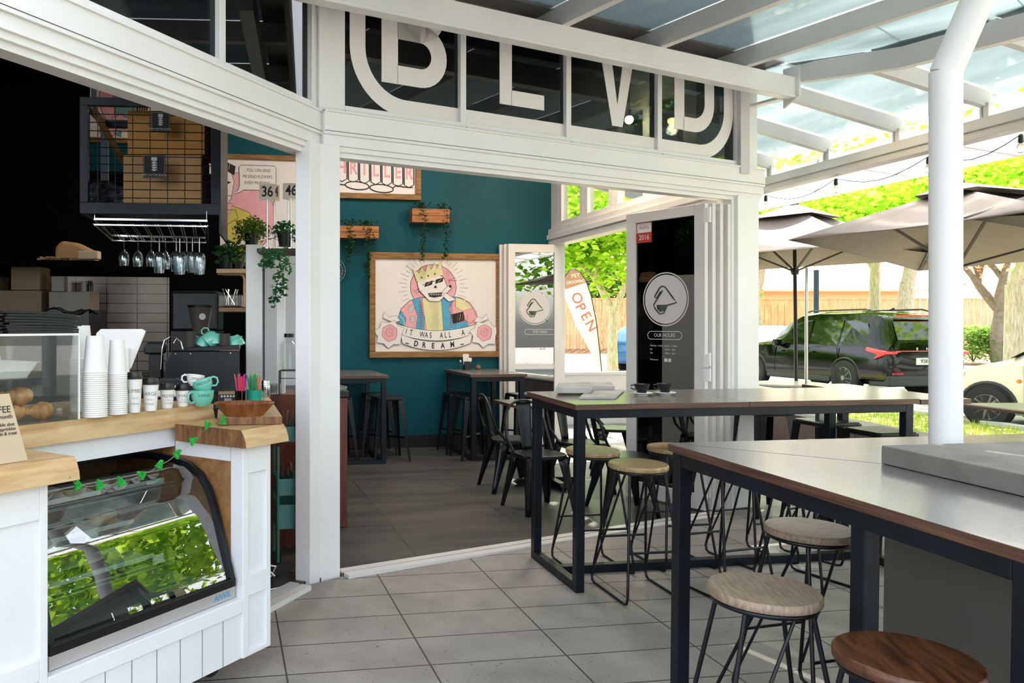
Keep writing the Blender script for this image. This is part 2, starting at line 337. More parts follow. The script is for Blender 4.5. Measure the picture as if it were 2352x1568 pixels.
# transom windows over the two openings
ZB, ZT = 2.70, 3.62
def transom(n, fr, x0, x1, m=.022):
    f = MB(); f.box(x0-.001, x0+m, -.02, .06, ZB, ZT).box(x1-m, x1+.001, -.02, .06, ZB, ZT).box(x0+m, x1-m, -.02, .06, ZB, ZB+.045).box(x0+m, x1-m, -.03, .06, ZB, ZB+.02).box(x0+m, x1-m, -.02, .06, ZT-.05, ZT)
    w = struct('window_%d' % n, f, 'white_frame', fr=fr, bev=.003)
    obj('pane', MB().box(x0+m, x1-m, .012, .018, ZB+.045, ZT-.05), 'window_glass', w); return w
for i, (a, b) in enumerate(((.0, .866), (.866, 1.744), (1.744, 2.622), (2.622, 3.49))): transom(6+i, F1, a, b)
for i, (a, b) in enumerate(((-3.30, -2.443), (-2.443, -1.585), (-1.585, -.727), (-.727, .10))): transom(10+i, F2, a, b)
mb = MB().box(-.15, .0, -.025, .07, 2.69, ZT); mb.box(3.49, 3.70, -.03, .10, 2.70, ZT); struct('trim_9', mb, 'white_paint', fr=F1, bev=.003)
mb = MB().box(.10, .19, -.025, .07, 2.69, ZT); struct('trim_10', mb, 'white_paint', fr=F2, bev=.003)
mb = MB().box(-.2, 3.72, -.02, .14, 3.62, 4.05); struct('wall_over_transom', mb, 'render_wall', fr=F1)
mb = MB().box(-3.6, .2, -.02, .14, 3.62, 4.05); struct('wall_over_transom_left', mb, 'render_wall', fr=F2)
# bolts of the header cover strip
# ---------------- sign lettering on the transom ----------------
mat('sign_white', '#e8e4e0', .4, var=.02)
SY = .0112
def ring_path(outer, w):  # thick open polyline as quads (2D lists outer/inner)
    pass
def band2d(pts, w):
    L = []; R = []
    for i, p in enumerate(pts):
        a = Vector(pts[max(i-1, 0)]); b = Vector(pts[min(i+1, len(pts)-1)]); d = (b-a).normalized(); n = Vector((-d.y, d.x))*w/2
        L.append(Vector(p)+n); R.append(Vector(p)-n)
    return L, R
def bandmesh(mb, pts, w, y0=SY, y1=SY-.003, closed=False):
    L, R = band2d(pts, w); n = len(pts)
    if closed:
        L = []; R = []
        for i, p in enumerate(pts):
            a = Vector(pts[i-1]); b = Vector(pts[(i+1) % n]); d = (b-a).normalized(); q = Vector((-d.y, d.x))*w/2; L.append(Vector(p)+q); R.append(Vector(p)-q)
    vs = [Vector((p.x, y, p.y)) for y in (y0, y1) for s_ in (L, R) for p in s_]
    fs = []
    for i in range(n if closed else n-1):
        j = (i+1) % n
        fs += [(i, j, n+j, n+i), (2*n+i, 3*n+i, 3*n+j, 2*n+j), (i, 2*n+i, 2*n+j, j), (n+i, n+j, 3*n+j, 3*n+i)]
    if not closed: fs += [(0, n, 3*n, 2*n), (n-1, 3*n-1, 4*n-1, 2*n-1)][:0]+[(0, n, 3*n, 2*n), (n-1, 3*n-1, 4*n-1, 2*n-1)]
    mb.add(vs, fs)
def arc(cx, cz, r, a0, a1, n=14, rz=None): return [(cx+r*math.cos(math.radians(a0+(a1-a0)*i/n)), cz+(rz or r)*math.sin(math.radians(a0+(a1-a0)*i/n))) for i in range(n+1)]
sg = thing('window_sign', 'large white BLVD letters with rounded outline on the glass above the entrance', 'sign', fr=F1)
# outline band
zt, zb = 3.60, 2.785; w = .105
pts = [(.12, zt)]+[(.12, 3.15)]+arc(.12+.34, zb+.34, .34, 180, 270)+[(3.41-.34, zb)]+arc(3.41-.34, zb+.34, .34, -90, 0)+[(3.41, 3.15), (3.41, zt)]
mb = MB(); bandmesh(mb, pts, w); obj('outline_band', mb, 'sign_white', sg)
lw = .115; zl0, zl1 = 2.93, 3.58
mb = MB(); zc = (zl0+zl1)/2+.01  # B
bandmesh(mb, [(.342, zl0), (.342, zl1)], lw)
def bowl(z0, z1, xr): r = (z1-z0)/2; return [(.395, z1)]+[(xr-r, z1)]+arc(xr-r, (z0+z1)/2, r, 90, -90, 16)+[(.395, z0)]
bandmesh(mb, bowl(zl0+lw/2, zc, .70), lw, SY-.0002); bandmesh(mb, bowl(zc, zl1-lw/2, .68), lw, SY-.0004); obj('letter', mb, 'sign_white', sg)
mb = MB(); bandmesh(mb, [(1.225, zl0-.02), (1.225, zl1)], .10); bandmesh(mb, [(1.27, zl0+.03), (1.55, zl0+.03)], .10, SY-.0002); obj('letter', mb, 'sign_white', sg)
mb = MB()
mb.prism([(2.02, zl1), (2.13, zl1), (2.225, 3.03), (2.32, zl1), (2.43, zl1), (2.275, zl0-.05), (2.175, zl0-.05)], SY, SY-.003, 'y'); obj('letter', mb, 'sign_white', sg)
mb = MB(); bandmesh(mb, [(2.86, zl0-.0), (2.86, zl1)], .105)
r = .17; bandmesh(mb, [(2.9, zl1-.05)]+arc(3.19-r, zl1-.05-r, r, 90, 0)+arc(3.19-r, zl0+.05+r, r, 0, -90)+[(2.9, zl0+.05)], .105, SY-.0002); obj('letter', mb, 'sign_white', sg)
# ---------------- front glass canopy ----------------
mat('rafter', '#dad7d5', .4, var=.04)
mat('flash_grey', '#7d7a78', .35, metal=.5, var=.1)
bm_ = MB().box(-.42, 3.67, -.37, -.29, 3.18, 3.335).box(-.42, 3.67, -.375, -.37, 3.18, 3.20)
cap_ = MB().prism([(-.40, 3.19), (-.27, 3.12), (-.27, 3.42), (-.40, 3.42)], 3.67, 3.69, 'x')
cn = thing('canopy_beam', 'long white beam running above the lettered windows with a plate at its end', 'beam', fr=F1)
obj('beam_profile', bm_, 'white_frame', cn, bev=.004); obj('end_plate', cap_, 'white_frame', cn)
obj('bracket', MB().bar((3.63, -.30, 3.19), (3.63, 0, 3.19), .07, .02), 'white_frame', cn)
RX = [-1.21, -.34, .53, 1.40, 2.26, 3.13]
for i, x in enumerate(RX):
    t = obj('rafter', MB().box(x-.03, x+.03, -5.2, -.12, 3.335, 3.47), 'rafter', fr=F1, bev=.003)
    tag(t, ['white rafter of the glass roof, first from the upper left', 'white rafter of the glass roof, above the letter B', 'white rafter of the glass roof, resting on the beam above the letter L',
        'white rafter of the glass roof, meeting the beam between L and V', 'white rafter of the glass roof, meeting the beam above the letter D', 'white rafter of the glass roof nearest the end plate of the beam'][i], 'rafter', 'rafters of the front glass roof')
def roofpane(mb, a, b, c, d):
    th = Vector((0, 0, .012)); mb.add([a, b, c, d, a+th, b+th, c+th, d+th], [(3, 2, 1, 0), (4, 5, 6, 7), (0, 1, 5, 4), (1, 2, 6, 5), (2, 3, 7, 6), (3, 0, 4, 7)])
def V(*a): return Vector(a)
hip = [at(1841, 168, 6.08), at(2075, 133, 5.46), at(2352, 60, 4.75)]; hip.append(hip[2]+(hip[2]-hip[1])*2)
for i in range(len(RX)):
    mb = MB(); x0 = RX[i]+.03; x1 = RX[i+1]-.03 if i < 5 else 3.68
    if i < 5: roofpane(mb, V(x0, -5.2, 3.475), V(x1, -5.2, 3.475), V(x1, -.14, 3.475), V(x0, -.14, 3.475))
    else:
        hl = [F1.loc(h) for h in hip]; hl[0].y = -.3
        for a, b in zip(hl, hl[1:]): roofpane(mb, V(x0, b.y, 3.475), V(b.x+.08, b.y, b.z+.09), V(a.x+.08, a.y, a.z+.09), V(x0, a.y, 3.475))
    w = struct('window_%d' % (20+i), mb, 'roof_glass', fr=F1)
mb = MB().box(-1.2, 3.66, -.29, -.12, 3.46, 3.50).box(-1.2, 3.66, -.13, -.10, 3.3, 3.62); struct('trim_11', mb, 'flash_grey', fr=F1)
mb = MB()
for a, b in zip(hip, hip[1:]): mb.bar(a, b, .07, .14)
tag(obj('hip_rafter', mb, 'rafter'), 'bent white rafter where the two glass roofs meet, behind the round column', 'rafter')
# side canopy: beam, rafters, glass
CB = 3.3; SL = .229
bb = thing('gutter_beam', 'long white gutter beam running behind the round column', 'beam', fr=FB)
mb = MB().box(CB-.05, CB+.05, -9.5, .9, 2.82, 2.955).box(CB-.075, CB-.05, -9.5, .9, 2.87, 2.885).box(CB-.065, CB+.065, -9.5, .9, 2.81, 2.825); obj('beam_profile', mb, 'rafter', bb, bev=.003)
def hipx(y):   # where the hip line is at room depth y
    for a, b in zip(hip, hip[1:]):
        la, lb = FB.loc(a), FB.loc(b)
        if la.y >= y >= lb.y: t = (y-la.y)/(lb.y-la.y); return la.x+(lb.x-la.x)*t
    return None
def rz(x): return 3.03+SL*(CB-x)
ys = [-2.02+.77*k for k in range(-6, 4)]; names = []
for y in sorted(ys):
    xi = hipx(y)
    if y > FB.loc(hip[0]).y: xi = 1.96
    if xi is None: continue
    mb = MB().bar((xi, y, rz(xi)+.06), (CB+.02, y, rz(CB+.02)+.06), .055, .12)
    r_ = thing('canopy_rafter', 'sloping white rafter of the side glass roof landing on the gutter beam', 'rafter', fr=FB, group='rafters of the side glass roof')
    obj('rafter_profile', mb, 'rafter', r_, bev=.003); obj('stub_post', MB().box(CB-.03, CB+.03, y-.045, y-.005, 2.955, 3.06).box(CB-.035, CB+.035, y+.005, y+.02, 2.955, 3.03), 'rafter', r_)
    names.append(r_)
lab = ['sloping white rafter nearest the camera, high past the right edge', 'sloping white rafter crossing high just right of the round column', 'sloping white rafter passing behind the round column below its bend', 'sloping white rafter starting beside the end plate of the long beam', 'sloping white rafter reaching the gutter beam midway between pillar and column',
    'short visible sloping rafter lowest beside the entrance pillar', 'sloping white rafter just behind the entrance pillar', 'sloping white rafter above the side doorway', 'sloping white rafter above the far half of the side doorway', 'farthest sloping white rafter, above the white low wall']
for r_, l_ in zip(names[::-1], lab[::-1]): r_['label'] = l_
ysorted = sorted(ys)
mb = MB(); yv = ysorted
for y0, y1 in zip(yv, yv[1:]):
    def hx(y): return 1.96 if y > FB.loc(hip[0]).y else (hipx(y) or 2.9)
    a, b = hx(y0), hx(y1); roofpane(mb, V(a, y0+.03, rz(a)+.13), V(CB+.12, y0+.03, rz(CB+.12)+.13), V(CB+.12, y1-.03, rz(CB+.12)+.13), V(b, y1-.03, rz(b)+.13))
struct('window_30', mb, 'roof_glass', fr=FB)
mb = MB(); C2 = 4.45
roofpane(mb, V(CB+.1, -9.5, 3.02), V(C2, -9.5, 2.90), V(C2, 1., 2.90), V(CB+.1, 1., 3.02)); struct('window_31', mb, 'poly_roof', fr=FB)
mb = MB().box(C2-.02, C2+.02, -9.5, 1., 2.88, 2.91)
for y in [-8.6+.77*k*1.3 for k in range(10)]: mb.bar((CB+.06, y, 3.0), (C2, y, 2.885), .03, .03)
struct('trim_12', mb, 'rafter', fr=FB)
# festoon bulbs
mat('bulb', '#f4efe4', .1, trans=.8, var=.02)
fl = thing('festoon_lights', 'string of clear bulbs in black sockets hung under the gutter beam', 'string lights', fr=FB)
by = [FB.onx(px, py, CB+.09) for px, py in ((1759, 453), (1920, 415), (2133, 368), (2345, 318))]
pts = []
for a, b in zip(by, by[1:]):
    for k in range(6): t = k/6; p = a.lerp(b, t); p.z = 2.80-.10*math.sin(math.pi*t); pts.append(p)
pts.append(V(by[-1].x, by[-1].y, 2.8)); obj('cable', MB().tube(pts, .004, 6), 'black_plastic', fl)
for p in by:
    s_ = obj('bulb_socket', MB().lathe([(.008, .06), (.016, .05), (.019, 0), (.012, -.005)], 10, (p.x, p.y, 2.745)), 'black_plastic', fl)
    obj('bulb', MB().ball((p.x, p.y, 2.705), .028, 12, (1, 1, 1.35)), 'bulb', s_, smooth=60)
# round column
cp = at(2172, 1010, 2.95); t = thing('round_column', 'white round steel column with a bent top rising through the corner table', 'column')
hd = at(2172, 165, 2.95); tp = V(2.41, 2.75, 3.17)
obj('shaft', MB().tube([(cp.x, cp.y, zo(cp.x, cp.y)), (hd.x, hd.y, hd.z)], .052, 32), 'white_paint', t, smooth=40)
obj('brace', MB().tube([hd-V(0, 0, .004), tp], .052, 32), 'white_paint', t, smooth=40)
# ---------------- terrace walls, footpath, verge, road ----------------
mb = MB().box(1.96, 3.75, .95, 1.05, -.05, .78).mi(0); mb.box(1.94, 3.77, .92, 1.08, .78, .82); struct('wall_low_white', mb, 'door_white', fr=FB, bev=.004)
mb = MB().box(4.9, 5.0, 2.2, 9.9, -.1, .47); struct('wall_low_timber', mb, 'timber_brown')
struct('trim_13', MB().box(4.86, 5.12, 2.2, 9.9, .47, .50), 'footpath', bev=.004)
mat('grass', '#8d9a45', .9, var=.3, scale=2, bump=.5, col2='#a88f5c', bs=60)
mat('asphalt', '#8f8c88', .9, var=.15, scale=2, bump=.2)
mat('mulch', '#a07555', .95, var=.3, scale=5, bump=.4)
mat('kerb_stone', '#c2bdb4', .85, var=.15)
struct('ground_footpath', MB().box(5.0, 7.6, -6, 16, -.2, -.0), 'footpath')
struct('ground_verge', MB().box(-14, 9.25, 16, 24.2, -.2, .0).box(7.6, 9.25, -8, 16, -.2, .01).box(-14, 5, 10.75, 16, -.2, -.0), 'grass')
struct('kerb_stone', MB().box(9.25, 9.42, -8, 24.2, -.2, .06).box(-14, 9.42, 24.2, 24.37, -.2, .06), 'kerb_stone')
struct('road_surface', MB().box(9.42, 60, -30, 80, -.2, -.04).box(-40, 9.42, 24.37, 80, -.2, -.04), 'asphalt')
struct('ground_far_bank', MB().prism([(30, -.1), (34, .25), (37, .6), (90, .8), (90, -.2), (30, -.2)], 6, 80, 'x'), 'mulch')
# grass blades at the verge
random.seed(3); mb = MB()
for k in range(3800):
    x = random.uniform(7.6, 9.2); y = random.uniform(8, 24) if k % 2 else random.uniform(8, 14); h = random.uniform(.03, .12); a = random.uniform(0, 6.3); w_ = .006; l_ = random.uniform(0, .05)
    mb.add([(x-w_*math.cos(a), y-w_*math.sin(a), .01), (x+w_*math.cos(a), y+w_*math.sin(a), .01), (x+l_*math.cos(a+1), y+l_*math.sin(a+1), h)], [(0, 1, 2)])
leafmat('grass_blade', '#7fa52c', '#b5c24e', .4); tag(obj('grass', mb, 'grass_blade'), 'green and straw grass blades on the roadside verge', 'grass', kind='stuff')
# ---------------- bar tables ----------------
def steel_rect(mb, x, y0, y1, z0, z1, w=.05): pass
def zt_(p, h): q = p.copy(); return q
def out_thing(name, label, cat, px_loc, group=None):
    x, y = px_loc; t = thing(name, label, cat, (x, y, zo(x, y)), FB.r, group, tilt=True); return t
c0 = ono(1322.6, 927, 1.04)                 # front left corner of the middle table
t = out_thing('bar_table', 'long high bar table with black steel frame carrying newspapers and two coffee cups', 'table', (c0.x, c0.y))
L = 2.10; Dp = .68; tw = .05; hz = 1.04
mb = MB().box(0, 1.01, 0, Dp, hz-.03, hz); mb.m = [0]*len(mb.m); mb.m[1] = 0
def top_slab(x0, x1, y0, y1, z1, th=.03, parent=None, name='tabletop'):
    b = MB().mi(1).box(x0, x1, y0, y1, z1-th, z1-.0015); b.mi(0).box(x0+.0, x1-.0, y0, y1, z1-.0015, z1); return obj(name, b, ['laminate', 'ply_edge'], parent)
top_slab(-.02, 1.02, -.02, Dp, hz, parent=t); top_slab(1.024, L+.02, -.02, Dp, hz, parent=t)
def frame_end(x, y0, y1, zt, par, w=.05):
    b = MB().box(x, x+w, y0, y0+w, 0, zt).box(x, x+w, y1-w, y1, 0, zt).box(x, x+w, y0+w, y1-w, 0, w).box(x, x+w, y0+w, y1-w, zt-w, zt)
    return obj('leg_frame', b, 'black_steel', par, bev=.003)
frame_end(0, 0, Dp-.03, hz-.03, t); frame_end(L-.05, 0, Dp-.03, hz-.03, t)
obj('apron', MB().box(.05, L-.05, 0, .05, hz-.08, hz-.03).box(.05, L-.05, Dp-.08, Dp-.03, hz-.08, hz-.03), 'black_steel', t, bev=.003)
obj('foot_rail', MB().box(.05, L-.05, Dp/2-.04, Dp/2+.01, .0, .05), 'black_steel', t, bev=.003)
c1 = FB.W(FB.loc(c0).x+L+.03, FB.loc(c0).y-.02)
t = out_thing('bar_table', 'small high table pushed against the far end of the long bar table', 'table', (c1.x, c1.y))
top_slab(0, .34, 0, .98, hz-.005, parent=t); obj('leg', MB().box(.06, .10, .88, .92, 0, hz-.035), 'steel', t); obj('leg', MB().box(.24, .29, .05, .10, 0, hz-.035), 'black_steel', t); obj('leg', MB().box(.24, .29, .88, .93, 0, hz-.035), 'black_steel', t)
# corner counter round the concrete pier
n0 = ono(1527.6, 1015, 1.04); NF = Fr(gz(n0), 9.2)
t = out_thing('corner_counter', 'large mitred high counter wrapped around the concrete pier in the near right', 'table', (n0.x, n0.y))
LA = 1.42; WA = .47; LR = 2.4; hz = 1.04; hy = .045
pc = [NF.loc(ono(2012, 1062, 1.04)), NF.loc(ono(2352, 1138, 1.04))]; WX = pc[0].x; WY = -pc[0].y
b = MB().mi(1).prism([(0, 0), (WX, -WY), (WX, -LA), (0, -LA)], hz-.03, hz-.0015).mi(0).prism([(0, -.0), (WX, -WY), (WX, -LA), (0, -LA)], hz-.0015, hz); obj('tabletop', b, ['laminate', 'ply_edge'], t)
b = MB().mi(1).prism([(.012, .0), (LR, 0), (LR, -WY), (WX+.010, -WY+.0)], hz-.03, hz-.0015).mi(0).prism([(.012, 0), (LR, 0), (LR, -WY), (WX+.010, -WY+.0)], hz-.0015, hz); obj('tabletop', b, ['laminate', 'ply_edge'], t)
zb_ = hz-.03
obj('apron', MB().box(.01, .06, -LA+.06, -.07, zb_-.05, zb_).box(.07, LR-.1, -.065, -.015, zb_-.05, zb_).box(.06, WX-.06, -LA+.01, -LA+.06, zb_-.05, zb_), 'black_steel', t, bev=.003)
for lx, ly in ((.01, -.065), (.03, -.93), (.01, -LA+.01), (WX-.07, -LA+.01), (LR-.08, -.07)):
    obj('leg', MB().box(lx, lx+.05, ly, ly+.05, 0, zb_), 'black_steel', t, bev=.003)
NP = FB.loc(n0)
pr = out_thing('concrete_pier', 'grey concrete pier with a thick slab cap inside the corner counter', 'pier', (n0.x, n0.y))
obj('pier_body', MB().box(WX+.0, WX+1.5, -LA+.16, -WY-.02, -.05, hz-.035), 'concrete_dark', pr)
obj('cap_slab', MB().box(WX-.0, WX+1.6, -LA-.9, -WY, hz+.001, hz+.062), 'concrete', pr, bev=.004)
obj('drain_inlay', MB().box(WX+.42, WX+.7, -1.15, -.66, hz+.062, hz+.063), 'concrete_dark', pr)
# ---------------- stools with round wooden seats ----------------
def wood_stool(name, seatm, label, loc, rz=0):
    t = thing(name, label, 'stool', loc, rz, 'round wooden seat bar stools on the paving', tilt=True)
    hs = .715; r = .158
    obj('seat', MB().lathe([(.0, hs-.028), (r-.004, hs-.028), (r, hs-.024), (r, hs-.006), (r-.005, hs), (0, hs+.0005)], 48), seatm, t, smooth=50)
    ring = [(.142*math.cos(2*math.pi*k/40), .142*math.sin(2*math.pi*k/40), hs-.037) for k in range(40)]
    obj('seat_ring', MB().tube(ring, .009, 8, closed=True), 'black_metal', t, smooth=60)
    for s in (-1, 1):
        p = []
        A0 = V(s*.10, -.095, hs-.04); B0 = V(s*.165, -.205, .045); C0 = V(s*.165, .205, .045); D0 = V(s*.10, .095, hs-.04)
        p = [A0, A0.lerp(B0, .9), B0, V(s*.167, -.195, .015), V(s*.167, -.17, .0075), V(s*.167, .17, .0075), V(s*.167, .195, .015), C0, D0.lerp(C0, .9), D0]
        obj('leg', MB().tube(p, .0075, 8), 'black_metal', t, smooth=60)
        y = s*.165; obj('foot_rest', MB().tube([(-.145, y, .27), (.145, y, .27)], .0068, 8), 'black_metal', t, smooth=60)
    for s in (-1, 1): obj('brace', MB().tube([(s*.10, -.05, hs-.04), (s*.162, .19, .09)], .006, 6), 'black_metal', t, smooth=60)
    return t
def pstool(px, py):
    p = ono(px, py, .715); return V(p.x, p.y, zo(p.x, p.y))
W1 = wood_stool('wooden_stool', 'oak_seat', 'bar stool with honey wooden seat in front of the bar table, nearest its corner leg', pstool(1463, 1062), FB.r)
S = [(1359, 1030, 'bar stool with pale wooden seat behind the corner leg of the long bar table'), (1545, 1024, 'bar stool with wooden seat half hidden by the tip of the corner counter')]
for x, y, l in S: dup(W1, pstool(x, y), FB.r, l, True)
q = FB.loc(pstool(1463, 1062)); q2 = FB.loc(pstool(1545, 1024))
def Z(x, y): w = FB.W(x, y); return V(w.x, w.y, zo(w.x, w.y))
for dx, src, l in ((.50, q, 'bar stool seen through the corner counter frame, second in the front row'), (1.02, q, 'bar stool seen under the corner counter, third in the front row'), (.52, q2, 'bar stool behind the long table, glimpsed beside the wooden seat under the counter'), (1.05, q2, 'bar stool behind the far end of the long bar table')):
    dup(W1, Z(src.x+dx, src.y-.02), FB.r+dx*.3, l, True)
W2 = wood_stool('wooden_stool', 'grey_seat', 'bar stool with weathered grey-brown round seat against the outer side of the corner counter', pstool(1747, 1346), FB.r+1.35)
W3 = wood_stool('wooden_stool', 'grey_seat', 'bar stool with pale grained seat tucked between the counter legs', pstool(1853, 1208), FB.r+.1)
W4 = wood_stool('wooden_stool', 'dark_seat', 'bar stool with dark stained round seat nearest the camera', pstool(2072, 1500), FB.r+1.2)
# ---------------- interior: pendant lamp, added fill lamps ----------------
mat('fill_glow', '#ffd9a0', .4, emit=60, var=0); mat('bulb_glow', '#ffcf90', .4, emit=700, var=0)
mat('poster_white', '#e0dad8', .7, var=.04, scale=2)
mat('ink', '#17181a', .7, var=.1); mat('art_pink', '#e3a4ac', .7, var=.08, scale=14); mat('art_blue', '#4f9fc4', .7, var=.12, scale=14); mat('art_cream', '#d9d2a0', .7, var=.1, scale=14)
mat('art_grey', '#b9bbb8', .7, var=.1); mat('art_red', '#c85a62', .7, var=.1); mat('art_teal', '#5f9c98', .7, var=.1); mat('art_yellow', '#c9b955', .7, var=.1)
lp = at(1445, 275, 7.6)
t = thing('pendant_lamp', 'bare warm bulb glowing behind the glass pane between V and D', 'lamp', (lp.x, lp.y, 0))
obj('cord', MB().tube([(0, 0, lp.z+.06), (0, 0, 4.5)], .004, 6), 'black_plastic', t); obj('socket', MB().lathe([(.02, lp.z+.03), (.02, lp.z+.09), (.008, lp.z+.10)], 12), 'black_plastic', t)
obj('glowing_bulb', MB().ball((0, 0, lp.z), .04, 14), 'bulb_glow', t, smooth=60)
pd = bpy.data.lights.new('pendant_light', 'POINT'); pd.energy = 45; pd.color = (1, .78, .5); pd.shadow_soft_size = .05; po = bpy.data.objects.new('pendant_light', pd); COL.objects.link(po); po.location = (lp.x, lp.y, lp.z-.08)
for i, (x, y, e) in enumerate(((-.4, 1.9, 60), (-2.2, 3.0, 16), (1.0, 2.6, 36))):  # unseen lamps, added as fill so the interior walls are not black
    w = FB.W(x, -y); t = thing('fill_lamp', ['added fill lamp, unseen above the back tables', 'added fill lamp, unseen above the coffee kitchen', 'added fill lamp, unseen near the side windows'][i], 'lamp', (w.x, w.y, 0))
    obj('fill_housing', MB().lathe([(.10, 4.42), (.11, 4.5)], 20), 'black_plastic', t); obj('fill_disc', MB().lathe([(0, 4.41), (.09, 4.41), (.09, 4.42), (0, 4.42)], 20), 'fill_glow', t)
    arealight('fill_light', (w.x, w.y, 4.39), e, .5, (1, .95, .9))
# ---------------- posters ----------------
def poster(label, x0, x1, z0, z1, fw=.06):
    t = thing('framed_poster', label, 'poster', fr=FB, group='framed posters on the teal wall')
    b = MB().box(x0+fw, x1-fw, -.02, -.004, z0+fw, z1-fw); obj('board', b, 'poster_white', t)
    b = MB()
    for a in ((x0, x1, z0, z0+fw), (x0, x1, z1-fw, z1), (x0, x0+fw, z0+fw, z1-fw), (x1-fw, x1, z0+fw, z1-fw)): b.box(a[0], a[1], -.045, -.002, a[2], a[3])
    i = fw*.7
    obj('picture_frame', b, 'frame_wood', t, bev=.008); return t
INK = ['ink', 'art_pink', 'art_blue', 'art_cream', 'art_grey', 'art_red', 'art_teal', 'art_yellow', 'poster_white', 'frame_wood']
class Art:
    def __init__(s, x0, z0, w, h, y=-.0215): s.mb = MB(); s.x0, s.z0, s.w, s.h, s.y = x0, z0, w, h, y; s.k = 0
    def P(s, p): return (s.x0+p[0]*s.w, s.z0+p[1]*s.h)
    def nxt(s): s.k += 1; return s.y-.00006*s.k
    def fill(s, pts, c): y = s.nxt(); s.mb.mi(c).poly([(a, y, b) for a, b in (s.P(p) for p in pts)]); return s
    def line(s, pts, w=.006, c=0, closed=False):
        y = s.nxt(); s.mb.mi(c); q = [s.P(p) for p in pts]+([s.P(pts[0])] if closed else [])
        L, R = band2d(q, w); n = len(q); s.mb.add([(p.x, y, p.y) for p in L]+[(p.x, y, p.y) for p in R], [(i, i+1, n+i+1, n+i) for i in range(n-1)]); return s
    def shape(s, pts, c, w=.006): s.fill(pts, c); return s.line(pts, w, 0, True)
    def el(s, cx, cz, rx, rz, n=26, a0=0, a1=360, rot=0):
        o = []
        for i in range(n+(0 if a1-a0 == 360 else 1)):
            t = math.radians(a0+(a1-a0)*i/n); x, z = rx*math.cos(t), rz*math.sin(t); r = math.radians(rot); asp = s.w/s.h
            o.append((cx+x*math.cos(r)-z*math.sin(r)/asp, cz+x*math.sin(r)*asp+z*math.cos(r)))
        return o
    def text(s, tx, p, size, c=0, rot=0, sx=1, bold=0, sp=1):
        q = s.P(p); me = textmesh('t', tx, size, 'ink', loc=(q[0], s.nxt(), q[1]), rot=(math.pi/2, -rot, 0), ext=.0003, sx=sx, bold=bold, space=sp, link=False); tomb(s.mb, me, c); return s
    def done(s, par, name='drawing'): k_nonorm[name] = 1; return obj(name, s.mb, INK, par)
# the crowned skeleton
X0, X1, Z0, Z1 = -.46, 1.18, 1.07, 2.32
t = poster('framed drawing of a crowned skeleton over a lettered ribbon, behind the small tables', X0, X1, Z0, Z1, .075)
A = Art(X0+.075, Z0+.075, X1-X0-.15, Z1-Z0-.15)
A.shape(A.el(.475, .70, .19, .245), 1)
for k in range(30):
    a = math.radians(-25+k*230/29); r1, r2 = (.22, .26+.03*(k % 2)); A.line([(.475+r1*math.cos(a), .70+r1*1.3*math.sin(a)), (.475+r2*math.cos(a), .70+r2*1.3*math.sin(a))], .0025)
body = [(.17, .31), (.21, .46), (.28, .55), (.36, .585), (.60, .60), (.70, .585), (.78, .53), (.83, .43), (.86, .30), (.75, .24), (.55, .20), (.35, .22)]
A.shape(body, 1)
A.shape([(.30, .56), (.36, .585), (.40, .36), (.40, .22), (.33, .24), (.345, .38)], 2, .004)
A.shape([(.38, .58), (.54, .58), (.56, .21), (.42, .21)], 3, .004)
A.shape([(.54, .57), (.60, .60), (.66, .59), (.60, .46), (.66, .30), (.66, .22), (.56, .21)], 2, .004)
A.shape([(.66, .59), (.74, .56), (.80, .47), (.72, .44), (.66, .48)], 3, .004); A.shape([(.62, .40), (.72, .43), (.75, .34), (.64, .30)], 0, .004)
A.shape([(.72, .44), (.80, .47), (.84, .36), (.78, .30), (.74, .34)], 1, .004); A.shape([(.66, .30), (.75, .33), (.78, .25), (.66, .22)], 2, .004)
A.shape([(.17, .33), (.21, .44), (.25, .36), (.24, .27)], 2, .004); A.line([(.19, .40), (.23, .34), (.24, .28)], .006, 3)
A.shape([(.27, .49), (.32, .51), (.31, .43), (.27, .42)], 4, .003); A.shape([(.28, .37), (.32, .39), (.32, .32), (.29, .31)], 4, .003)
random.seed(5)
for k in range(34):
    z = .25+.0095*k; A.line([(.355+.01*(k % 2), z), (.385, z+.004)], .003, 5 if k % 3 else 0); A.line([(.44+.002*k % .05, z), (.52, z-.012)], .002, 4)
    A.line([(.60+.01*(k % 2), z+.01), (.635, z)], .003, 0 if k % 2 else 1)
for k in range(6): A.line([(.67+.02*k, .335), (.68+.02*k, .41)], .004, 3 if k % 2 else 5)
sk = [(.34, .74), (.355, .66), (.40, .60), (.44, .545), (.52, .54), (.57, .60), (.59, .70), (.56, .80), (.50, .85), (.41, .83), (.36, .80)]
A.shape(sk, 8, .006)
A.shape([(.335, .76), (.555, .84), (.535, .985), (.50, .90), (.485, .965), (.455, .885), (.43, .95), (.405, .865), (.375, .92), (.355, .85), (.30, .89)], 3, .005)
for k in range(3): A.fill(A.el(.375+.055*k, .80+.02*k, .007, .009), 0)
A.line([(.335, .76), (.555, .84)], .012, 3)
A.shape([(.40, .70), (.46, .725), (.47, .77), (.41, .745)], 0, .004); A.shape([(.49, .735), (.55, .76), (.555, .80), (.495, .78)], 0, .004)
A.line([(.385, .72), (.565, .80)], .007); A.line([(.42, .72), (.45, .76)], .004, 3); A.line([(.51, .75), (.54, .785)], .004, 3)
A.shape([(.475, .69), (.492, .72), (.505, .69)], 0, .003); A.shape([(.43, .63), (.545, .64), (.54, .60), (.48, .585), (.44, .595)], 0, .004)
for k in range(7): A.line([(.445+.014*k, .61), (.445+.014*k, .628)], .007, 8)
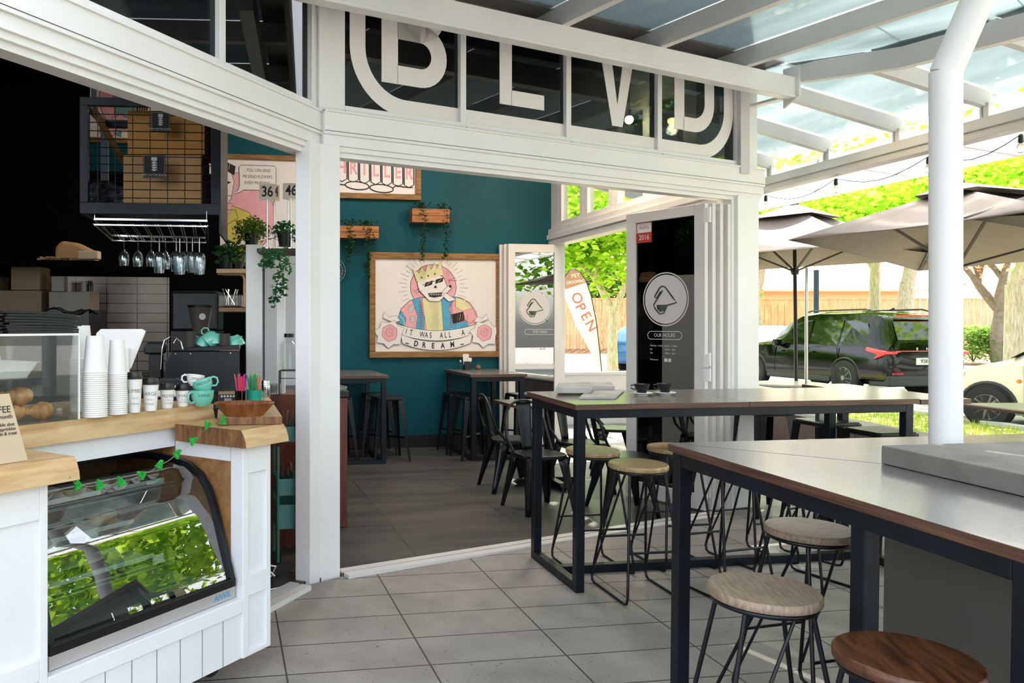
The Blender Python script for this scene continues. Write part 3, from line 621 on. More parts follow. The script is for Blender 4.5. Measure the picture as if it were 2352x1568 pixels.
A.shape([(.54, .64), (.60, .72), (.63, .70), (.575, .62)], 8, .004); A.fill(A.el(.613, .708, .012, .016), 0); A.line([(.61, .74), (.60, .78), (.66, .80), (.67, .77), (.60, .77)], .004)
A.shape([(.55, .60), (.57, .64), (.62, .60), (.66, .56), (.60, .54)], 8, .004); A.line([(.36, .68), (.31, .65), (.33, .63), (.38, .66)], .004)
def curve(x0, x1, z, d, n=16): return [(x0+(x1-x0)*i/n, z-d*(1-((i/n*2-1)**2))) for i in range(n+1)]
A.shape(curve(.15, .86, .31, .085)+list(reversed(curve(.17, .83, .20, .085))), 8, .005); A.shape(curve(.20, .80, .19, .085)+list(reversed(curve(.22, .78, .085, .075))), 8, .005)
A.shape([(.15, .31), (.06, .36), (.07, .43), (.11, .37), (.17, .39), (.20, .33)], 8, .004); A.shape([(.86, .31), (.93, .35), (.92, .41), (.88, .36), (.84, .38), (.81, .32)], 8, .004)
for i, (ch, x) in enumerate(zip(['...', 'I', 'T', 'W', 'A', 'S', 'A', 'L', 'L', 'A', '...'], (.20, .25, .29, .38, .415, .45, .54, .575, .61, .72, .77))):
    u = (x-.15)/.71; A.text(ch, (x, .255-.085*(1-(2*u-1)**2)), .095, 0, .25*(2*u-1), .62, .001)
for ch, x in zip(['...', 'D', 'R', 'E', 'A', 'M', '...'], (.26, .33, .395, .47, .55, .63, .71)):
    u = (x-.2)/.6; A.text(ch, (x, .135-.078*(1-(2*u-1)**2)), .09, 0, .22*(2*u-1), .75, .003)
for cx in (.115, .90):
    lf = [(cx+(.10+.03*(k % 2))*math.cos(k*.42), .19+(.12+.035*(k % 2))*math.sin(k*.42)) for k in range(15)]; A.shape(lf, 8, .004)
    A.shape([(cx+.06*math.cos(k*.5)*(1+.12*(k % 2)), .20+.085*math.sin(k*.5)*(1+.1*(k % 2))) for k in range(13)], 1, .004); A.line(A.el(cx, .21, .03, .045), .003); A.line(A.el(cx+.005, .215, .014, .02), .003)
A.done(t)
# fists poster (upper middle)
t = poster('framed drawing of knuckles lettered HRILLER at the top of the teal wall', -1.02, .17, 2.945, 4.1, .07)
A = Art(-.95, 3.015, 1.05, 1.015)
for k, ch in enumerate('THRILLER'):
    x = -.03+k*.128; e = .008*k; A.shape([(x, .75), (x+.112, .75), (x+.118, .17-e), (x+.06, .135-e), (x+.006, .165-e)], 8, .014)
    A.text(ch, (x+.058, .30-e), .21, 5, 0, .72, .004).text(ch, (x+.055, .303-e), .21, 1, 0, .68, .002)
A.shape(A.el(.33, .085, .135, .045, rot=-4), 8, .014); A.shape(A.el(.61, .06, .135, .045, rot=-4), 8, .014); A.line([(.05, .10), (.2, .09)], .014); A.line([(.74, .07), (.78, .10), (.86, .085), (.97, .08)], .014)
A.done(t)
# speech bubble poster
t = poster('framed drawing of a skeleton guitarist with speech bubble, behind the order number stands', -2.95, -1.10, 2.14, 3.425, .06)
A = Art(-2.89, 2.20, 1.55, 1.165); A.wide = 1
A.shape(A.el(.55, .45, .30, .42), 1)
A.shape([(.30, .05), (.34, .50), (.50, .56), (.66, .48), (.74, .30), (.76, .02)], 7, .006); A.shape([(.40, .56), (.42, .46), (.52, .46), (.54, .56)], 1, .004)
A.shape([(.39, .62), (.385, .82), (.42, .90), (.52, .90), (.55, .78), (.53, .62), (.50, .56), (.42, .56)], 8, .006)
A.shape([(.385, .80), (.38, .96), (.46, .99), (.56, .93), (.55, .84), (.50, .88), (.42, .88)], 0, .004)
for k in range(6): A.line([(.41+.02*k, .90), (.42+.02*k, .97)], .006, 7)
A.fill([(.405, .76), (.445, .74), (.44, .79)], 0); A.fill([(.48, .74), (.53, .77), (.49, .79)], 0); A.line([(.45, .69), (.465, .73), (.48, .69)], .006); A.line([(.40, .64), (.53, .64)], .012, 7); A.line([(.40, .635), (.53, .635)], .004)
A.line([(.50, .50), (.44, .36), (.44, .05)], .006); A.line([(.50, .50), (.56, .50), (.58, .42), (.48, .34)], .006)
for k in range(5): A.line([(.57+.022*k, .24), (.59+.022*k, .36)], .014, 1); A.line([(.58+.022*k, .24), (.60+.022*k, .36)], .003)
for x, z in ((.68, .33), (.70, .27)): A.shape(A.el(x, z, .01, .013), 7, .004)
A.shape(A.el(.40, .12, .13, .15), 8, .006); A.shape(A.el(.40, .12, .05, .06), 0, .004)
A.shape([(.45, .15), (.92, .30), (.925, .26), (.46, .10)], 8, .005)
for k in range(12): A.line([(.52+.035*k, .12+.014*k), (.515+.035*k, .18+.012*k)], .004)
A.shape([(.585, .92), (.60, .945), (.845, .945), (.86, .92), (.86, .72), (.845, .70), (.62, .70), (.585, .67), (.545, .655), (.575, .69), (.59, .74)], 8, .006)
for k, s_ in enumerate(('...YOU CAN SEND', 'ME DEAD FLOWERS', 'EVERY MORNING')): A.text(s_, (.722, .895-.062*k), .050, 0, 0, .76, 0)
A.done(t)
# upper left poster glimpsed through the hanging cage
t = poster('framed drawing with pink flowers and a patterned scarf, seen through the hanging cage', -3.72, -2.35, 3.50, 4.42, .06)
A = Art(-3.66, 3.56, 1.25, .80)
A.shape(A.el(.30, .55, .20, .40), 1); A.shape(A.el(.36, .80, .13, .16), 8); A.shape([(.22, .62), (.40, .66), (.42, .30), (.24, .25)], 6, .006)
for k in range(9): A.fill(A.el(.25+.05*(k % 3), .35+.11*(k//3), .01, .015, 6), 5)
A.shape([(.42, .62), (.52, .62), (.53, .28), (.43, .28)], 0)
for k in range(5): A.line([(.43+.02*k, .60), (.45+.02*k, .45), (.43+.02*k, .30)], .006, 3)
for cx, cz in ((.28, .22), (.40, .16), (.52, .24), (.18, .12)): A.shape([(cx+.07*math.cos(k*.5)*(1+.2*(k % 2)), cz+.10*math.sin(k*.5)*(1+.2*(k % 2))) for k in range(13)], 1, .005); A.shape([(cx+.05, cz-.06), (cx+.12, cz-.02), (cx+.11, cz-.1)], 6, .004)
A.done(t)
# ---------------- wall planters with trailing vines ----------------
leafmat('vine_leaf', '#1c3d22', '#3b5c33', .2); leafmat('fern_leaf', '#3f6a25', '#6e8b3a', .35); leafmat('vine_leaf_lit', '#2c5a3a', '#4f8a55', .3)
def leafquad(mb, p, s, n=None):
    a = random.uniform(0, 6.283); b = random.uniform(-.9, .9); u = V(math.cos(a), math.sin(a), math.sin(b)).normalized(); w = u.cross(V(random.uniform(-1, 1), random.uniform(-1, 1), 1)).normalized()
    mb.add([p, p+u*s*.5+w*s*.38, p+u*s, p+u*s*.5-w*s*.38], [(0, 1, 2, 3)])
def vine(mb, top, length, spread=.05, n=60, s=.03):
    pts = [V(top.x+random.uniform(-.01, .01)+.02*math.sin(5*k/10), top.y-.02+random.uniform(-.01, .01), top.z-length*k/10) for k in range(11)]
    for k in range(n):
        t = random.random()**.8; i = min(int(t*10), 9); p = pts[i].lerp(pts[i+1], t*10-i); sp = spread*(1-t*.6)
        leafquad(mb, p+V(random.uniform(-sp, sp), random.uniform(-sp, sp)*.6, random.uniform(-.02, .02)), s*random.uniform(.7, 1.2))
    return pts
mat('planter_wood', '#b0713a', .5, kind='wood', scale=4, col2='#80491f')
def wallbox(label, x0, x1, z0, z1, vines):
    t = thing('wall_planter', label, 'planter', fr=FB, group='timber planters on the teal wall')
    h = (z1-z0-.006)/2; b = MB()
    for z in (z0, z0+h+.006): b.box(x0, x1, -.16, -.145, z, z+h).box(x0, x0+.015, -.145, -.002, z, z+h).box(x1-.015, x1, -.145, -.002, z, z+h)
    b.box(x0+.015, x1-.015, -.145, -.002, z0, z0+.012).box(x0+.015, x1-.015, -.015, -.002, z0, z1); obj('box', b, 'planter_wood', t)
    m = MB(); st = MB()
    for x, l, n in vines:
        tp = V(x, -.17, z1+.01); 
        for k in range(n): leafquad(m, V(x+random.gauss(0, .05), -.09+random.uniform(-.08, .05), z1+random.uniform(0, .07)), .035)
        st.tube(vine(m, tp, l, .05, n*2, .034), .0025, 5)
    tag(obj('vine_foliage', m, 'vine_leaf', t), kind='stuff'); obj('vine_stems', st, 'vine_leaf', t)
wallbox('timber planter with two trailing vines above the crowned skeleton drawing', .03, .485, 2.67, 2.83, ((.15, .62, 70), (.43, .60, 50)))
wallbox('timber planter with trailing vines beside the corner post', -.90, -.37, 2.47, 2.61, ((-.72, .42, 60), (-.50, .62, 70)))
# ---------------- kitchen shell behind the counter ----------------
mat('metro_tile', '#807972', .12, kind='brick', bw=.30, bh=.098, mort=.004, mc='#0c0c0c', xz=1, alt=.94, var=.1, off=(.03, 0, -.012))
kr = FB.onx
KX = FB.on(505, 600, -.9).x
struct('wall_kitchen', MB().box(-6.1, KX, -.9, -.8, 0, 3.02).box(-6.1, FB.on(203, 300, -.9).x, -.9, -.8, 3.02, 4.5), 'black_wall', fr=FB)
tx0 = FB.on(60, 700, -.905).x; tx1 = FB.on(389, 700, -.905).x
struct('wall_kitchen_tiles', MB().box(tx0, tx1, -.912, -.901, .9, FB.on(300, 636, -.905).z), 'metro_tile', fr=FB)
struct('wall_kitchen_side', MB().box(KX-.1, KX, -.8, -.01, 0, 3.02), 'black_wall', fr=FB)
# white partition with shelf
mat('fridge_white', '#dfe2e6', .3, var=.03)
D6 = 6.1
def blk(name, label, cat, px0, px1, py0, py1, D, dep, m, fr=None, group=None, bev=.004, par=None, zmin=None):
    a = at(px0, py1, D); b = at(px1, py0, D); z0 = a.z if zmin is None else zmin; b_ = MB().box(0, b.x-a.x, 0, dep, z0, b.z)
    o = obj(name, b_, m, par, loc=(a.x, a.y, 0) if par is None else None, rotz=FB.r if par is None else None, bev=bev)
    if par is None: tag(o, label, cat, group)
    return o
blk('partition_post', 'white painted post beside the espresso machine, carrying the plant shelf', 'post', 565, 603, 561, 1240, 5.35, .10, 'white_paint', zmin=0)
blk('tall_fridge', 'tall white cabinet behind the water dispenser', 'cabinet', 608, 700, 577, 1200, 6.3, .6, 'fridge_white', zmin=0)
# ---------------- red wood cabinet right of the corner post ----------------
a = onz(798, 1210); t = thing('side_cabinet', 'reddish timber cabinet with dark top just inside the corner post', 'cabinet', (a.x, a.y, 0), FB.r)
obj('carcass', MB().box(-1.0, 0, 0, .55, 0, .93), 'red_wood', t, bev=.003); obj('dark_top', MB().box(-1.01, .01, -.01, .56, .93, .985), 'skirting_black', t, bev=.01)
for i in range(3): obj('cabinet_door', MB().box(-.98+.325*i, -.67+.325*i, -.012, -.0, .05, .90), 'red_wood', t, bev=.003)
a = at(764, 622, 5.95); t = thing('desk_fan', 'grey round fan edging out behind the corner post', 'fan', (a.x, a.y, .985+.0))
obj('fan_base', MB().lathe([(.11, 0), (.11, .015), (.03, .03), (.012, .05), (.012, a.z-1.05)], 20), 'steel', t, smooth=40)
g_ = MB(); R_ = Matrix.Rotation(math.pi/2, 4, 'X')
for r in (.03, .055, .075, .095): g_.tube([(r*math.cos(k*.314), -.05+.02*(r/.095)**2, a.z-.985+r*math.sin(k*.314)) for k in range(20)], .0015, 5, closed=True)
for k in range(20): g_.tube([(.02*math.cos(k*.314), -.05, a.z-.985+.02*math.sin(k*.314)), (.095*math.cos(k*.314), -.02, a.z-.985+.095*math.sin(k*.314))], .001, 4)
g_.lathe([(.0, -.03), (.04, -.03), (.055, .03), (0, .05)], 18, (0, 0, a.z-.985), R_); obj('fan_cage', g_, 'steel', t)
# ---------------- indoor high tables ----------------
def high_table(label, px_front_right, w, dep, h=.93):
    x, y = px_front_right; t = thing('high_table', label, 'table', (x, y, 0), FB.r, 'high tables along the teal wall')
    b = MB().mi(1).box(-w, 0, 0, dep, h-.03, h-.002).mi(0).box(-w, 0, 0, dep, h-.002, h); obj('tabletop', b, ['laminate', 'ply_edge'], t)
    for x0 in (-w+.02, -.07):
        b = MB().box(x0, x0+.05, .03, .08, 0, h-.03).box(x0, x0+.05, dep-.10, dep-.05, 0, h-.03).box(x0, x0+.05, .08, dep-.10, 0, .04); obj('leg_frame', b, 'black_steel', t, bev=.002)
    obj('apron', MB().box(-w+.07, -.07, .03, .08, h-.08, h-.03), 'black_steel', t); obj('base_rail', MB().box(-w+.07, -.07, .03, .08, 0, .04), 'black_steel', t); return t
a = onz(893, 1066); l_ = FB.loc(a); TD = -l_.y-.04
high_table('high table against the teal wall, nearest the corner post', (a.x, a.y), .95, TD)
a2 = onz(1211, 1056); l2 = FB.loc(a2); high_table('high table against the teal wall carrying shakers and a napkin box', (a2.x, a2.y), l2.x-FB.loc(onz(1087, 1058)).x+.04, -l2.y-.04)
T2 = (l2, a2)
# ---------------- stamped metal stools and chairs ----------------
def metal_stool(label, loc, rz, h=.68, group='stamped metal stools', m='black_metal', tilt=False):
    t = thing('metal_stool', label, 'stool', loc, rz, group, tilt=tilt); s = .15
    obj('seat', MB().prism([(s-.02, -s), (s, -s+.02), (s, s-.02), (s-.02, s), (-s+.02, s), (-s, s-.02), (-s, -s+.02), (-s+.02, -s)], h-.035, h), m, t, bev=.012)
    for sx in (-1, 1):
        for sy in (-1, 1):
            b = MB(); T = [(sx*(s-.005), sy*(s-.005), h-.01), (sx*(s-.07), sy*(s-.005), h-.01), (sx*(s-.005), sy*(s-.07), h-.01)]; e = .205
            Bm = [(sx*e, sy*e, 0), (sx*(e-.022), sy*e, 0), (sx*e, sy*(e-.022), 0)]
            for P_, Q_ in ((T[0], T[1]), (T[0], T[2])):
                i = 1 if Q_ is T[1] else 2
                def off(v): return V(v[0]-sx*.004*(i == 2), v[1]-sy*.004*(i == 1), v[2])
                b.add([V(*T[0]), V(*T[i]), V(*Bm[i]), V(*Bm[0]), off(T[0]), off(T[i]), off(Bm[i]), off(Bm[0])], [(0, 1, 2, 3), (7, 6, 5, 4), (0, 4, 5, 1), (1, 5, 6, 2), (2, 6, 7, 3), (3, 7, 4, 0)])
            obj('leg', b, m, t)
    k = s+(.205-s)*(1-.25/h)-.012
    obj('cross_brace', MB().bar((-k, -k, .25), (k, k, .25), .004, .02).bar((-k, k, .25), (k, -k, .25), .004, .02), m, t); return t
def gloc(px, D): p = at(px, 748, D); return V(p.x, p.y, 0)
S1 = metal_stool('black metal stool under the high table, against the teal wall near the post', gloc(864, 9.2), FB.r)
for px, D, r, l in ((890, 8.72, .06, 'black metal stool pulled in beside the chipped leg of the first high table'), (772, 8.8, .1, 'black metal stool mostly hidden behind the reddish cabinet'),
    (1053, 9.22, 0, 'black metal stool deepest in the corner of the second high table'), (1086, 8.80, .05, 'black metal stool in front of the second high table beside its left leg'), (1200, 9.15, .1, 'black metal stool behind the curved chair back under the second high table')):
    dup(S1, gloc(px, D), FB.r+r, l)
S2 = metal_stool('black metal bar stool beyond the long bar table, its seat seen between two legs', V(3.32, 5.62, zo(3.3, 5.6)), FB.r+.05, .79, 'metal bar stools beyond the long table', tilt=True)
q = at(2009, 982, 5.18); dup(S2, V(q.x+.02, 5.18, zo(q.x, 5.18)), FB.r+.05, 'black metal bar stool left of the round column, nearest of the two seats', True)
q = at(1752, 948, 6.2); dup(S2, V(q.x, 6.2, zo(q.x, 6.2)), FB.r, 'black metal bar stool right beside the entrance pillar', True)
def metal_chair(label, loc, rz):   # faces local -y... back at +y
    t = thing('metal_chair', label, 'chair', loc, rz, 'stamped metal chairs around the cafe table'); m = 'black_metal'; s = .18; h = .45
    obj('seat', MB().prism([(.19*math.copysign(abs(math.cos(a))**.6, math.cos(a)), .185*math.copysign(abs(math.sin(a))**.6, math.sin(a))) for a in [k*math.pi/12 for k in range(24)]], h-.03, h), m, t, bev=.008)
    for sx in (-1, 1):
        for sy in (-1, 1):
            ex = .20; ey = .225 if sy > 0 else .19
            b = MB(); pr = []
            for k in range(7):
                f = k/6; wd = .10*(1-f)**1.3+.03; cx = sx*(.155+(ex-.155)*f); cy = sy*(.135+(ey-.135)*f**1.1); z = (h-.02)*(1-f)
                pr.append((cx, cy, z, wd))
            vs = []
            for cx, cy, z, wd in pr: vs += [V(cx+sx*.012, cy-sy*wd*.6, z), V(cx+sx*.02, cy+sy*.0, z), V(cx+sx*.012, cy+sy*.014, z), V(cx-sx*wd*.6, cy+sy*.012, z)]
            fs = [(4*i+j, 4*i+j+1, 4*i+5+j, 4*i+4+j) for i in range(6) for j in range(3)]
            b.add(vs, fs); obj('leg', b, m, t, smooth=50, solid=.004)
    p = [(-.17, .10, h), (-.185, .19, h+.10), (-.175, .235, .68)]+[(-.145*math.cos(a)-.0, .255+.01*math.sin(a), .74+.10*math.sin(a)) for a in [math.pi*k/12 for k in range(13)]]+[(.175, .235, .68), (.185, .19, h+.10), (.17, .10, h)]
    p = [V(*v) for v in p]; p[3] = V(-.165, .25, .74); obj('back_hoop', MB().tube(p, .011, 8), m, t, smooth=60)
    b = MB().grid(lambda u, v: V((u-.5)*(.085+.05*v), .185+.075*v+.012*math.cos((u-.5)*3), h-.01+.385*v), 6, 10); obj('back_splat', b, m, t, smooth=60, solid=.003); return t
C1 = metal_chair('black metal chair turned sideways with light on its curved back splat', gloc(1172, 7.15), FB.r+math.pi/2)
for px, D, r, l in ((1238, 6.32, math.pi+.12, 'black metal chair seen from behind through the bar table legs'), (1335, 6.95, math.pi*1.12, 'black metal chair behind the first honey seat, its back splat seen below the bar table'), (1412, 7.9, -2.0, 'black metal chair near the white low wall, its hoop showing above the newspapers'), (1432, 6.25, -1.7, 'black metal chair hidden behind the wooden stools beside the open glass door')):
    dup(C1, gloc(px, D), FB.r+r+math.pi, l)
p = gloc(1262, 7.35); t = thing('cafe_table', 'low square cafe table with pedestal foot among the metal chairs', 'table', (p.x, p.y, 0), FB.r)
b = MB().mi(1).box(-.42, .42, -.32, .32, .725, .748).mi(0).box(-.42, .42, -.32, .32, .748, .75); obj('tabletop', b, ['laminate', 'ply_edge'], t); obj('pedestal', MB().box(-.035, .035, -.035, .035, .04, .725), 'black_metal', t)
for a_ in range(4): obj('foot', MB().prism([(.0, 0), (.30, 0), (.34, .03), (.28, .06), (.0, .07)], -.03, .03, 'y', Matrix.Rotation(a_*math.pi/2, 4, 'Z')), 'black_metal', t)
# condiments on the second high table
def onT(px, py): return onz(px, py, .93)
p = onT(1057, 848); t = thing('salt_shaker', 'small glass salt shaker on the second high table', 'shaker', p); obj('glass_body', MB().lathe([(.02, 0), (.022, .01), (.02, .07), (.014, .085)], 14), 'clear_glass', t, smooth=50); obj('cap', MB().lathe([(.016, .085), (.017, .105), (.008, .115), (0, .116)], 14), 'chrome', t, smooth=50)
p = onT(1073, 849); t = thing('napkin_box', 'dark box holding menus and napkins on the high table', 'box', p, FB.r); obj('holder', MB().box(-.04, .04, -.04, .04, 0, .10), 'black_plastic', t, bev=.003)
random.seed(2); b = MB(); [b.bar((x, y, .06), (x*1.5, y, .16+random.uniform(-.02, .03)), .05, .004, (0, 1, 0)) for x, y in ((-.02, 0), (0, .015), (.02, -.01), (.01, .02))]; obj('napkins', b, 'poster_white', t)
p = onT(1097, 849); t = thing('candle_pot', 'little brown glass pot with lid on the high table', 'pot', p); obj('pot_body', MB().lathe([(.024, 0), (.034, .015), (.034, .04), (.026, .05)], 16), 'pine_end', t, smooth=50); obj('pot_lid', MB().lathe([(.028, .05), (.03, .06), (0, .066)], 16), 'chrome', t, smooth=50)
# ---------------- folding glass doors ----------------
def leaf(name, label, p, q, h, stile=.09, rail_b=.13, rail_t=.09, gl='door_glass', th=.04, struct_=False):
    p = gz(p); q = gz(q); d = q-p; L_ = d.length; t = thing(name, label, 'door', p, math.atan2(d.y, d.x), 'folding glass door leaves')
    b = MB().box(0, stile, 0, th, .02, h).box(L_-stile, L_, 0, th, .02, h).box(stile, L_-stile, 0, th, .02, .02+rail_b).box(stile, L_-stile, 0, th, h-rail_t, h); obj('leaf_frame', b, 'door_white', t, bev=.003)
    if gl: obj('glass_pane', MB().box(stile, L_-stile, th/2-.003, th/2+.003, .02+rail_b, h-rail_t), gl, t)
    return t, L_
yl = -.19; pl_ = FB.on(1168, 1024, yl); qr_ = FB.on(1289, 1024, yl)
dl, LL = leaf('folding_door', 'white folding door leaf with round cup decal standing against the teal wall', FB.W(pl_.x, yl), FB.W(qr_.x, yl), 2.43, .085, .16, .10, 'door_glass_far')
for k in (1, 2): leaf('folding_door', ['', 'folded door leaf stacked directly behind the far decal door', 'folded door leaf closest to the teal wall'][k], FB.W(pl_.x-.035*k, yl+.055*k), FB.W(qr_.x-.01, yl+.055*k), 2.43, .085, .16, .10, 'clear_glass')
obj('closing_bar', MB().box(.085, LL-.085, .01, .03, .93, .99), 'door_white', dl)
P0 = gz(onz(1438, 1138)); Q0 = gz(onz(1619, 1179)); dr, LR_ = leaf('folding_door', 'white folding door leaf with cup decal and opening hours, right of the entrance', P0, Q0, 2.40, .095, .12, .085)
nv = V(-(Q0-P0).y, (Q0-P0).x, 0).normalized(); dv = (Q0-P0).normalized()
for k in range(1, 4): leaf('folding_door', ['', 'folded door leaf edge right behind the decal door', 'folded door leaf edge in the middle of the stack by the pillar', 'folded door leaf edge closest to the entrance pillar'][k], P0+nv*.066*k+dv*(.08*k), Q0+nv*.066*k+dv*(.02*k), 2.40, .07, .12, .085, None)
hb = MB()
for z in (.12, 1.02, 1.12, 2.25): hb.lathe([(.011, z), (.011, z+.12)], 10, (LR_+.01, .045, 0)).box(LR_-.01, LR_+.03, -.004, 0, z, z+.11)
obj('hinges', hb, 'white_frame', dr, bev=.001)
# decals
mat('decal_white', '#c9c4c4', .6, var=.03); mat('decal_cut', '#4d5b48', .4, var=.4, col2='#20281f', scale=12); mat('sticker_red', '#b3342f', .5)
def decal(door, cx, cz, r, y, name='cup_decal'):
    b = MB(); n = 48
    b.add([(cx+r*.93*math.cos(2*math.pi*k/n), y, cz+r*.93*math.sin(2*math.pi*k/n)) for k in range(n)], [tuple(range(n))])
    ring = [(cx+r*math.cos(2*math.pi*k/n), cz+r*math.sin(2*math.pi*k/n)) for k in range(n)]; bandmesh(b, ring, r*.045, y, y-.0005, closed=True)
    b.mi(1); S_ = r*.0115
    def ln(pts, w): bandmesh(b, [(cx+x*S_, cz+z*S_) for x, z in pts], w*S_, y-.001, y-.0016)
    ln([(-42, 10), (-22, 38), (-12, 44), (0, 40), (28, 6), (44, -12), (8, -20), (-6, -46), (-22, -48), (-40, -30), (-46, -18), (-10, 30)], 5)
    ln([(-42, 10), (-34, 4), (-18, 26)], 5); b.add([(cx+x*S_, y-.0018, cz+z*S_) for x, z in ((-34, -18), (6, -18), (-4, -38), (-20, -42), (-32, -30))], [(0, 1, 2, 3, 4)])
    k_nonorm[name] = 1; obj(name, b, ['decal_white', 'decal_cut'], door)
DD = Fr(P0, math.degrees(math.atan2((Q0-P0).y, (Q0-P0).x)))
ctr = DD.on(1528, 687, .016); decal(dr, ctr.x, ctr.z, .215, .0165)
b = MB(); c = DD.on(1526, 770, .016); w_, h_ = .165, .032
bandmesh(b, arc(c.x-w_+h_, c.z, h_, 90, 270, 8)+arc(c.x+w_-h_, c.z, h_, -90, 90, 8), .005, .0165, .0160, closed=True); tomb(b, textmesh('t', 'OUR HOURS', .042, 'ink', loc=(c.x, .0163, c.z), ext=.0002, sx=.85, link=False), 0)
for k, s_ in enumerate(('Monday - Friday  6.30am - 3.30pm', 'Sat                      7.00am - 3pm', 'Sun                     7.00am - 3pm')): tomb(b, textmesh('t', s_, .019, 'ink', loc=(c.x-.14, .0163, c.z-.085-.03*k), ext=.0002, align='LEFT', link=False), 0)
tomb(b, textmesh('t', 'Find us on', .019, 'ink', loc=(c.x-.14, .0163, c.z-.20), ext=.0002, align='LEFT', link=False), 0); b.box(c.x+.0, c.x+.028, .0155, .0163, c.z-.215, c.z-.187).box(c.x+.036, c.x+.064, .0155, .0163, c.z-.215, c.z-.187)
obj('hours_decal', b, 'decal_white', dr)
a_ = DD.on(1452, 515, .016); b_ = DD.on(1486, 556, .016); dx_ = max(0, .098-a_.x); a_.x += dx_; b_.x += dx_; zm = (a_.z+b_.z)/2+.0
b = MB().mi(0).box(a_.x, b_.x, .0145, .0163, b_.z, zm).mi(1).box(a_.x, b_.x, .0145, .0163, zm, a_.z).mi(1); tomb(b, textmesh('t', '2016', .062, 'ink', loc=((a_.x+b_.x)/2, .0142, (b_.z+zm)/2), ext=.0002, sx=.85, link=False), 1)
b.mi(0); bandmesh(b, [(a_.x, b_.z), (b_.x, b_.z), (b_.x, a_.z), (a_.x, a_.z)], .006, .0145, .014, closed=True); tomb(b, textmesh('t', 'AGFG', .038, 'ink', loc=((a_.x+b_.x)/2, .0142, (a_.z+zm)/2), ext=.0002, link=False), 0)
obj('year_sticker', b, ['sticker_red', 'poster_white'], dr)
DL = Fr(FB.W(pl_.x, yl), 9.2); ctr = DL.on(1229, 706, .016); decal(dl, ctr.x, ctr.z, .205, .0165)
b = MB(); c = DL.on(1240, 762, .016); bandmesh(b, arc(c.x-.16, c.z, .03, 90, 270, 8)+arc(c.x+.16, c.z, .03, -90, 90, 8), .005, .0165, .0160, closed=True)
tomb(b, textmesh('t', 'OUR HOURS', .038, 'ink', loc=(c.x, .0163, c.z), ext=.0002, sx=.85, link=False), 0); tomb(b, textmesh('t', 'Find us on', .022, 'ink', loc=(c.x-.12, .0163, c.z-.20), ext=.0002, align='LEFT', link=False), 0); b.box(c.x, c.x+.03, .0155, .0163, c.z-.215, c.z-.185).box(c.x+.04, c.x+.07, .0155, .0163, c.z-.215, c.z-.185)
obj('hours_decal', b, 'decal_white', dl)
# ---------------- coffee counter on wheels ----------------
mat('counter_white', '#e6e6e8', .4, var=.05, scale=3)
mat('teal_ceramic', '#6fc3ae', .18, var=.05, coat=.3); mat('white_ceramic', '#ece9e4', .2, var=.04, coat=.3)
mat('paper_white', '#eceae6', .55, var=.03); mat('card_white', '#e9e6e1', .6, var=.05); mat('lid_black', '#111214', .35, var=.2)
mat('kraft', '#b08a5e', .7, var=.12); mat('kraft_pale', '#c9b497', .7, var=.1); mat('marker', '#1b1b22', .6); mat('green_plastic', '#21a83a', .35, var=.25, scale=30)
mat('croissant', '#dda25c', .45, var=.45, scale=30, col2='#b06f34', bump=.3); mat('menu_navy', '#10151c', .55, var=.3); mat('fridge_body', '#b9b4b2', .3, metal=.3, var=.05)
mat('rubber', '#17171a', .6, var=.2); mat('wire_silver', '#c4c6c2', .3, metal=.8); mat('teal_metal', '#1f9c86', .35, var=.1); mat('cake_dark', '#3a2015', .6, var=.4, scale=20); mat('cream_cake', '#d9c6a6', .6, var=.2, scale=15)
mat('bowl_wood', '#8a5229', .4, kind='wood', scale=5, col2='#643718', stretch=(8, 2, 3)); mat('teal_bin', '#3f7a72', .4, var=.1)
CF = Fr(gz(FC.o), 55)
ct = thing('coffee_counter', 'white panelled serving counter on wheels with the cake fridge set into it', 'counter', fr=CF)
def boards(x0, x1, z0, z1, y, name, par, step=.115):
    b = MB(); b.box(x0, x1, y, y+.02, z0, z1); x = x0+step
    obj(name, b, 'counter_white', par); g = MB()
    while x < x1-.02: g.box(x-.0018, x+.0018, y-.0008, y+.004, z0, z1); x += step
    if g.v: obj('board_joints', g, 'alu', par)
b = MB()
for x0, x1 in ((-.175, 0), (-1.42, -1.085)):
    b.box(x0, x0+.035, 0, .07, .08, .95).box(x1-.03, x1, 0, .07, .08, .95).box(x0+.035, x1-.03, 0, .07, .84, .95).box(x0+.035, x1-.03, 0, .07, .33, .42 if x1 == 0 else .40).box(x0+.035, x1-.03, 0.0, .07, .08, .10)
b.box(-1.085, -.175, .0, .07, .27, .33).box(-1.085, -.175, .07, .12, .29, .325)
obj('panel_frame', b, 'counter_white', ct, bev=.003)
obj('recessed_panel', MB().box(-.14, -.03, .014, .06, .42, .84).box(-.14, -.03, .014, .06, .10, .33), 'counter_white', ct)
obj('recessed_panel', MB().box(-1.385, -1.115, .014, .06, .40, .84).box(-1.385, -1.115, .014, .06, .10, .33), 'counter_white', ct)
boards(-1.085, -.175, .08, .27, .012, 'lower_boards', ct)
obj('side_panel', MB().box(-.02, 0, .07, .80, .08, .95), 'counter_white', ct)
obj('recess_lining', MB().box(-.176, -.156, .07, .80, .33, .95).box(-1.10, -1.08, .07, .80, .33, .95).box(-1.08, -.176, .80, .82, .08, .95), 'plywood', ct)
obj('recess_floor', MB().box(-1.08, -.176, .12, .80, .29, .315), 'plywood', ct)
obj('pillar_head', MB().box(-.177, -.11, .07, .40, .89, .948), 'counter_white', ct)
obj('fascia', MB().box(-1.6, -.17, .405, .425, .925, 1.005), 'counter_white', ct)
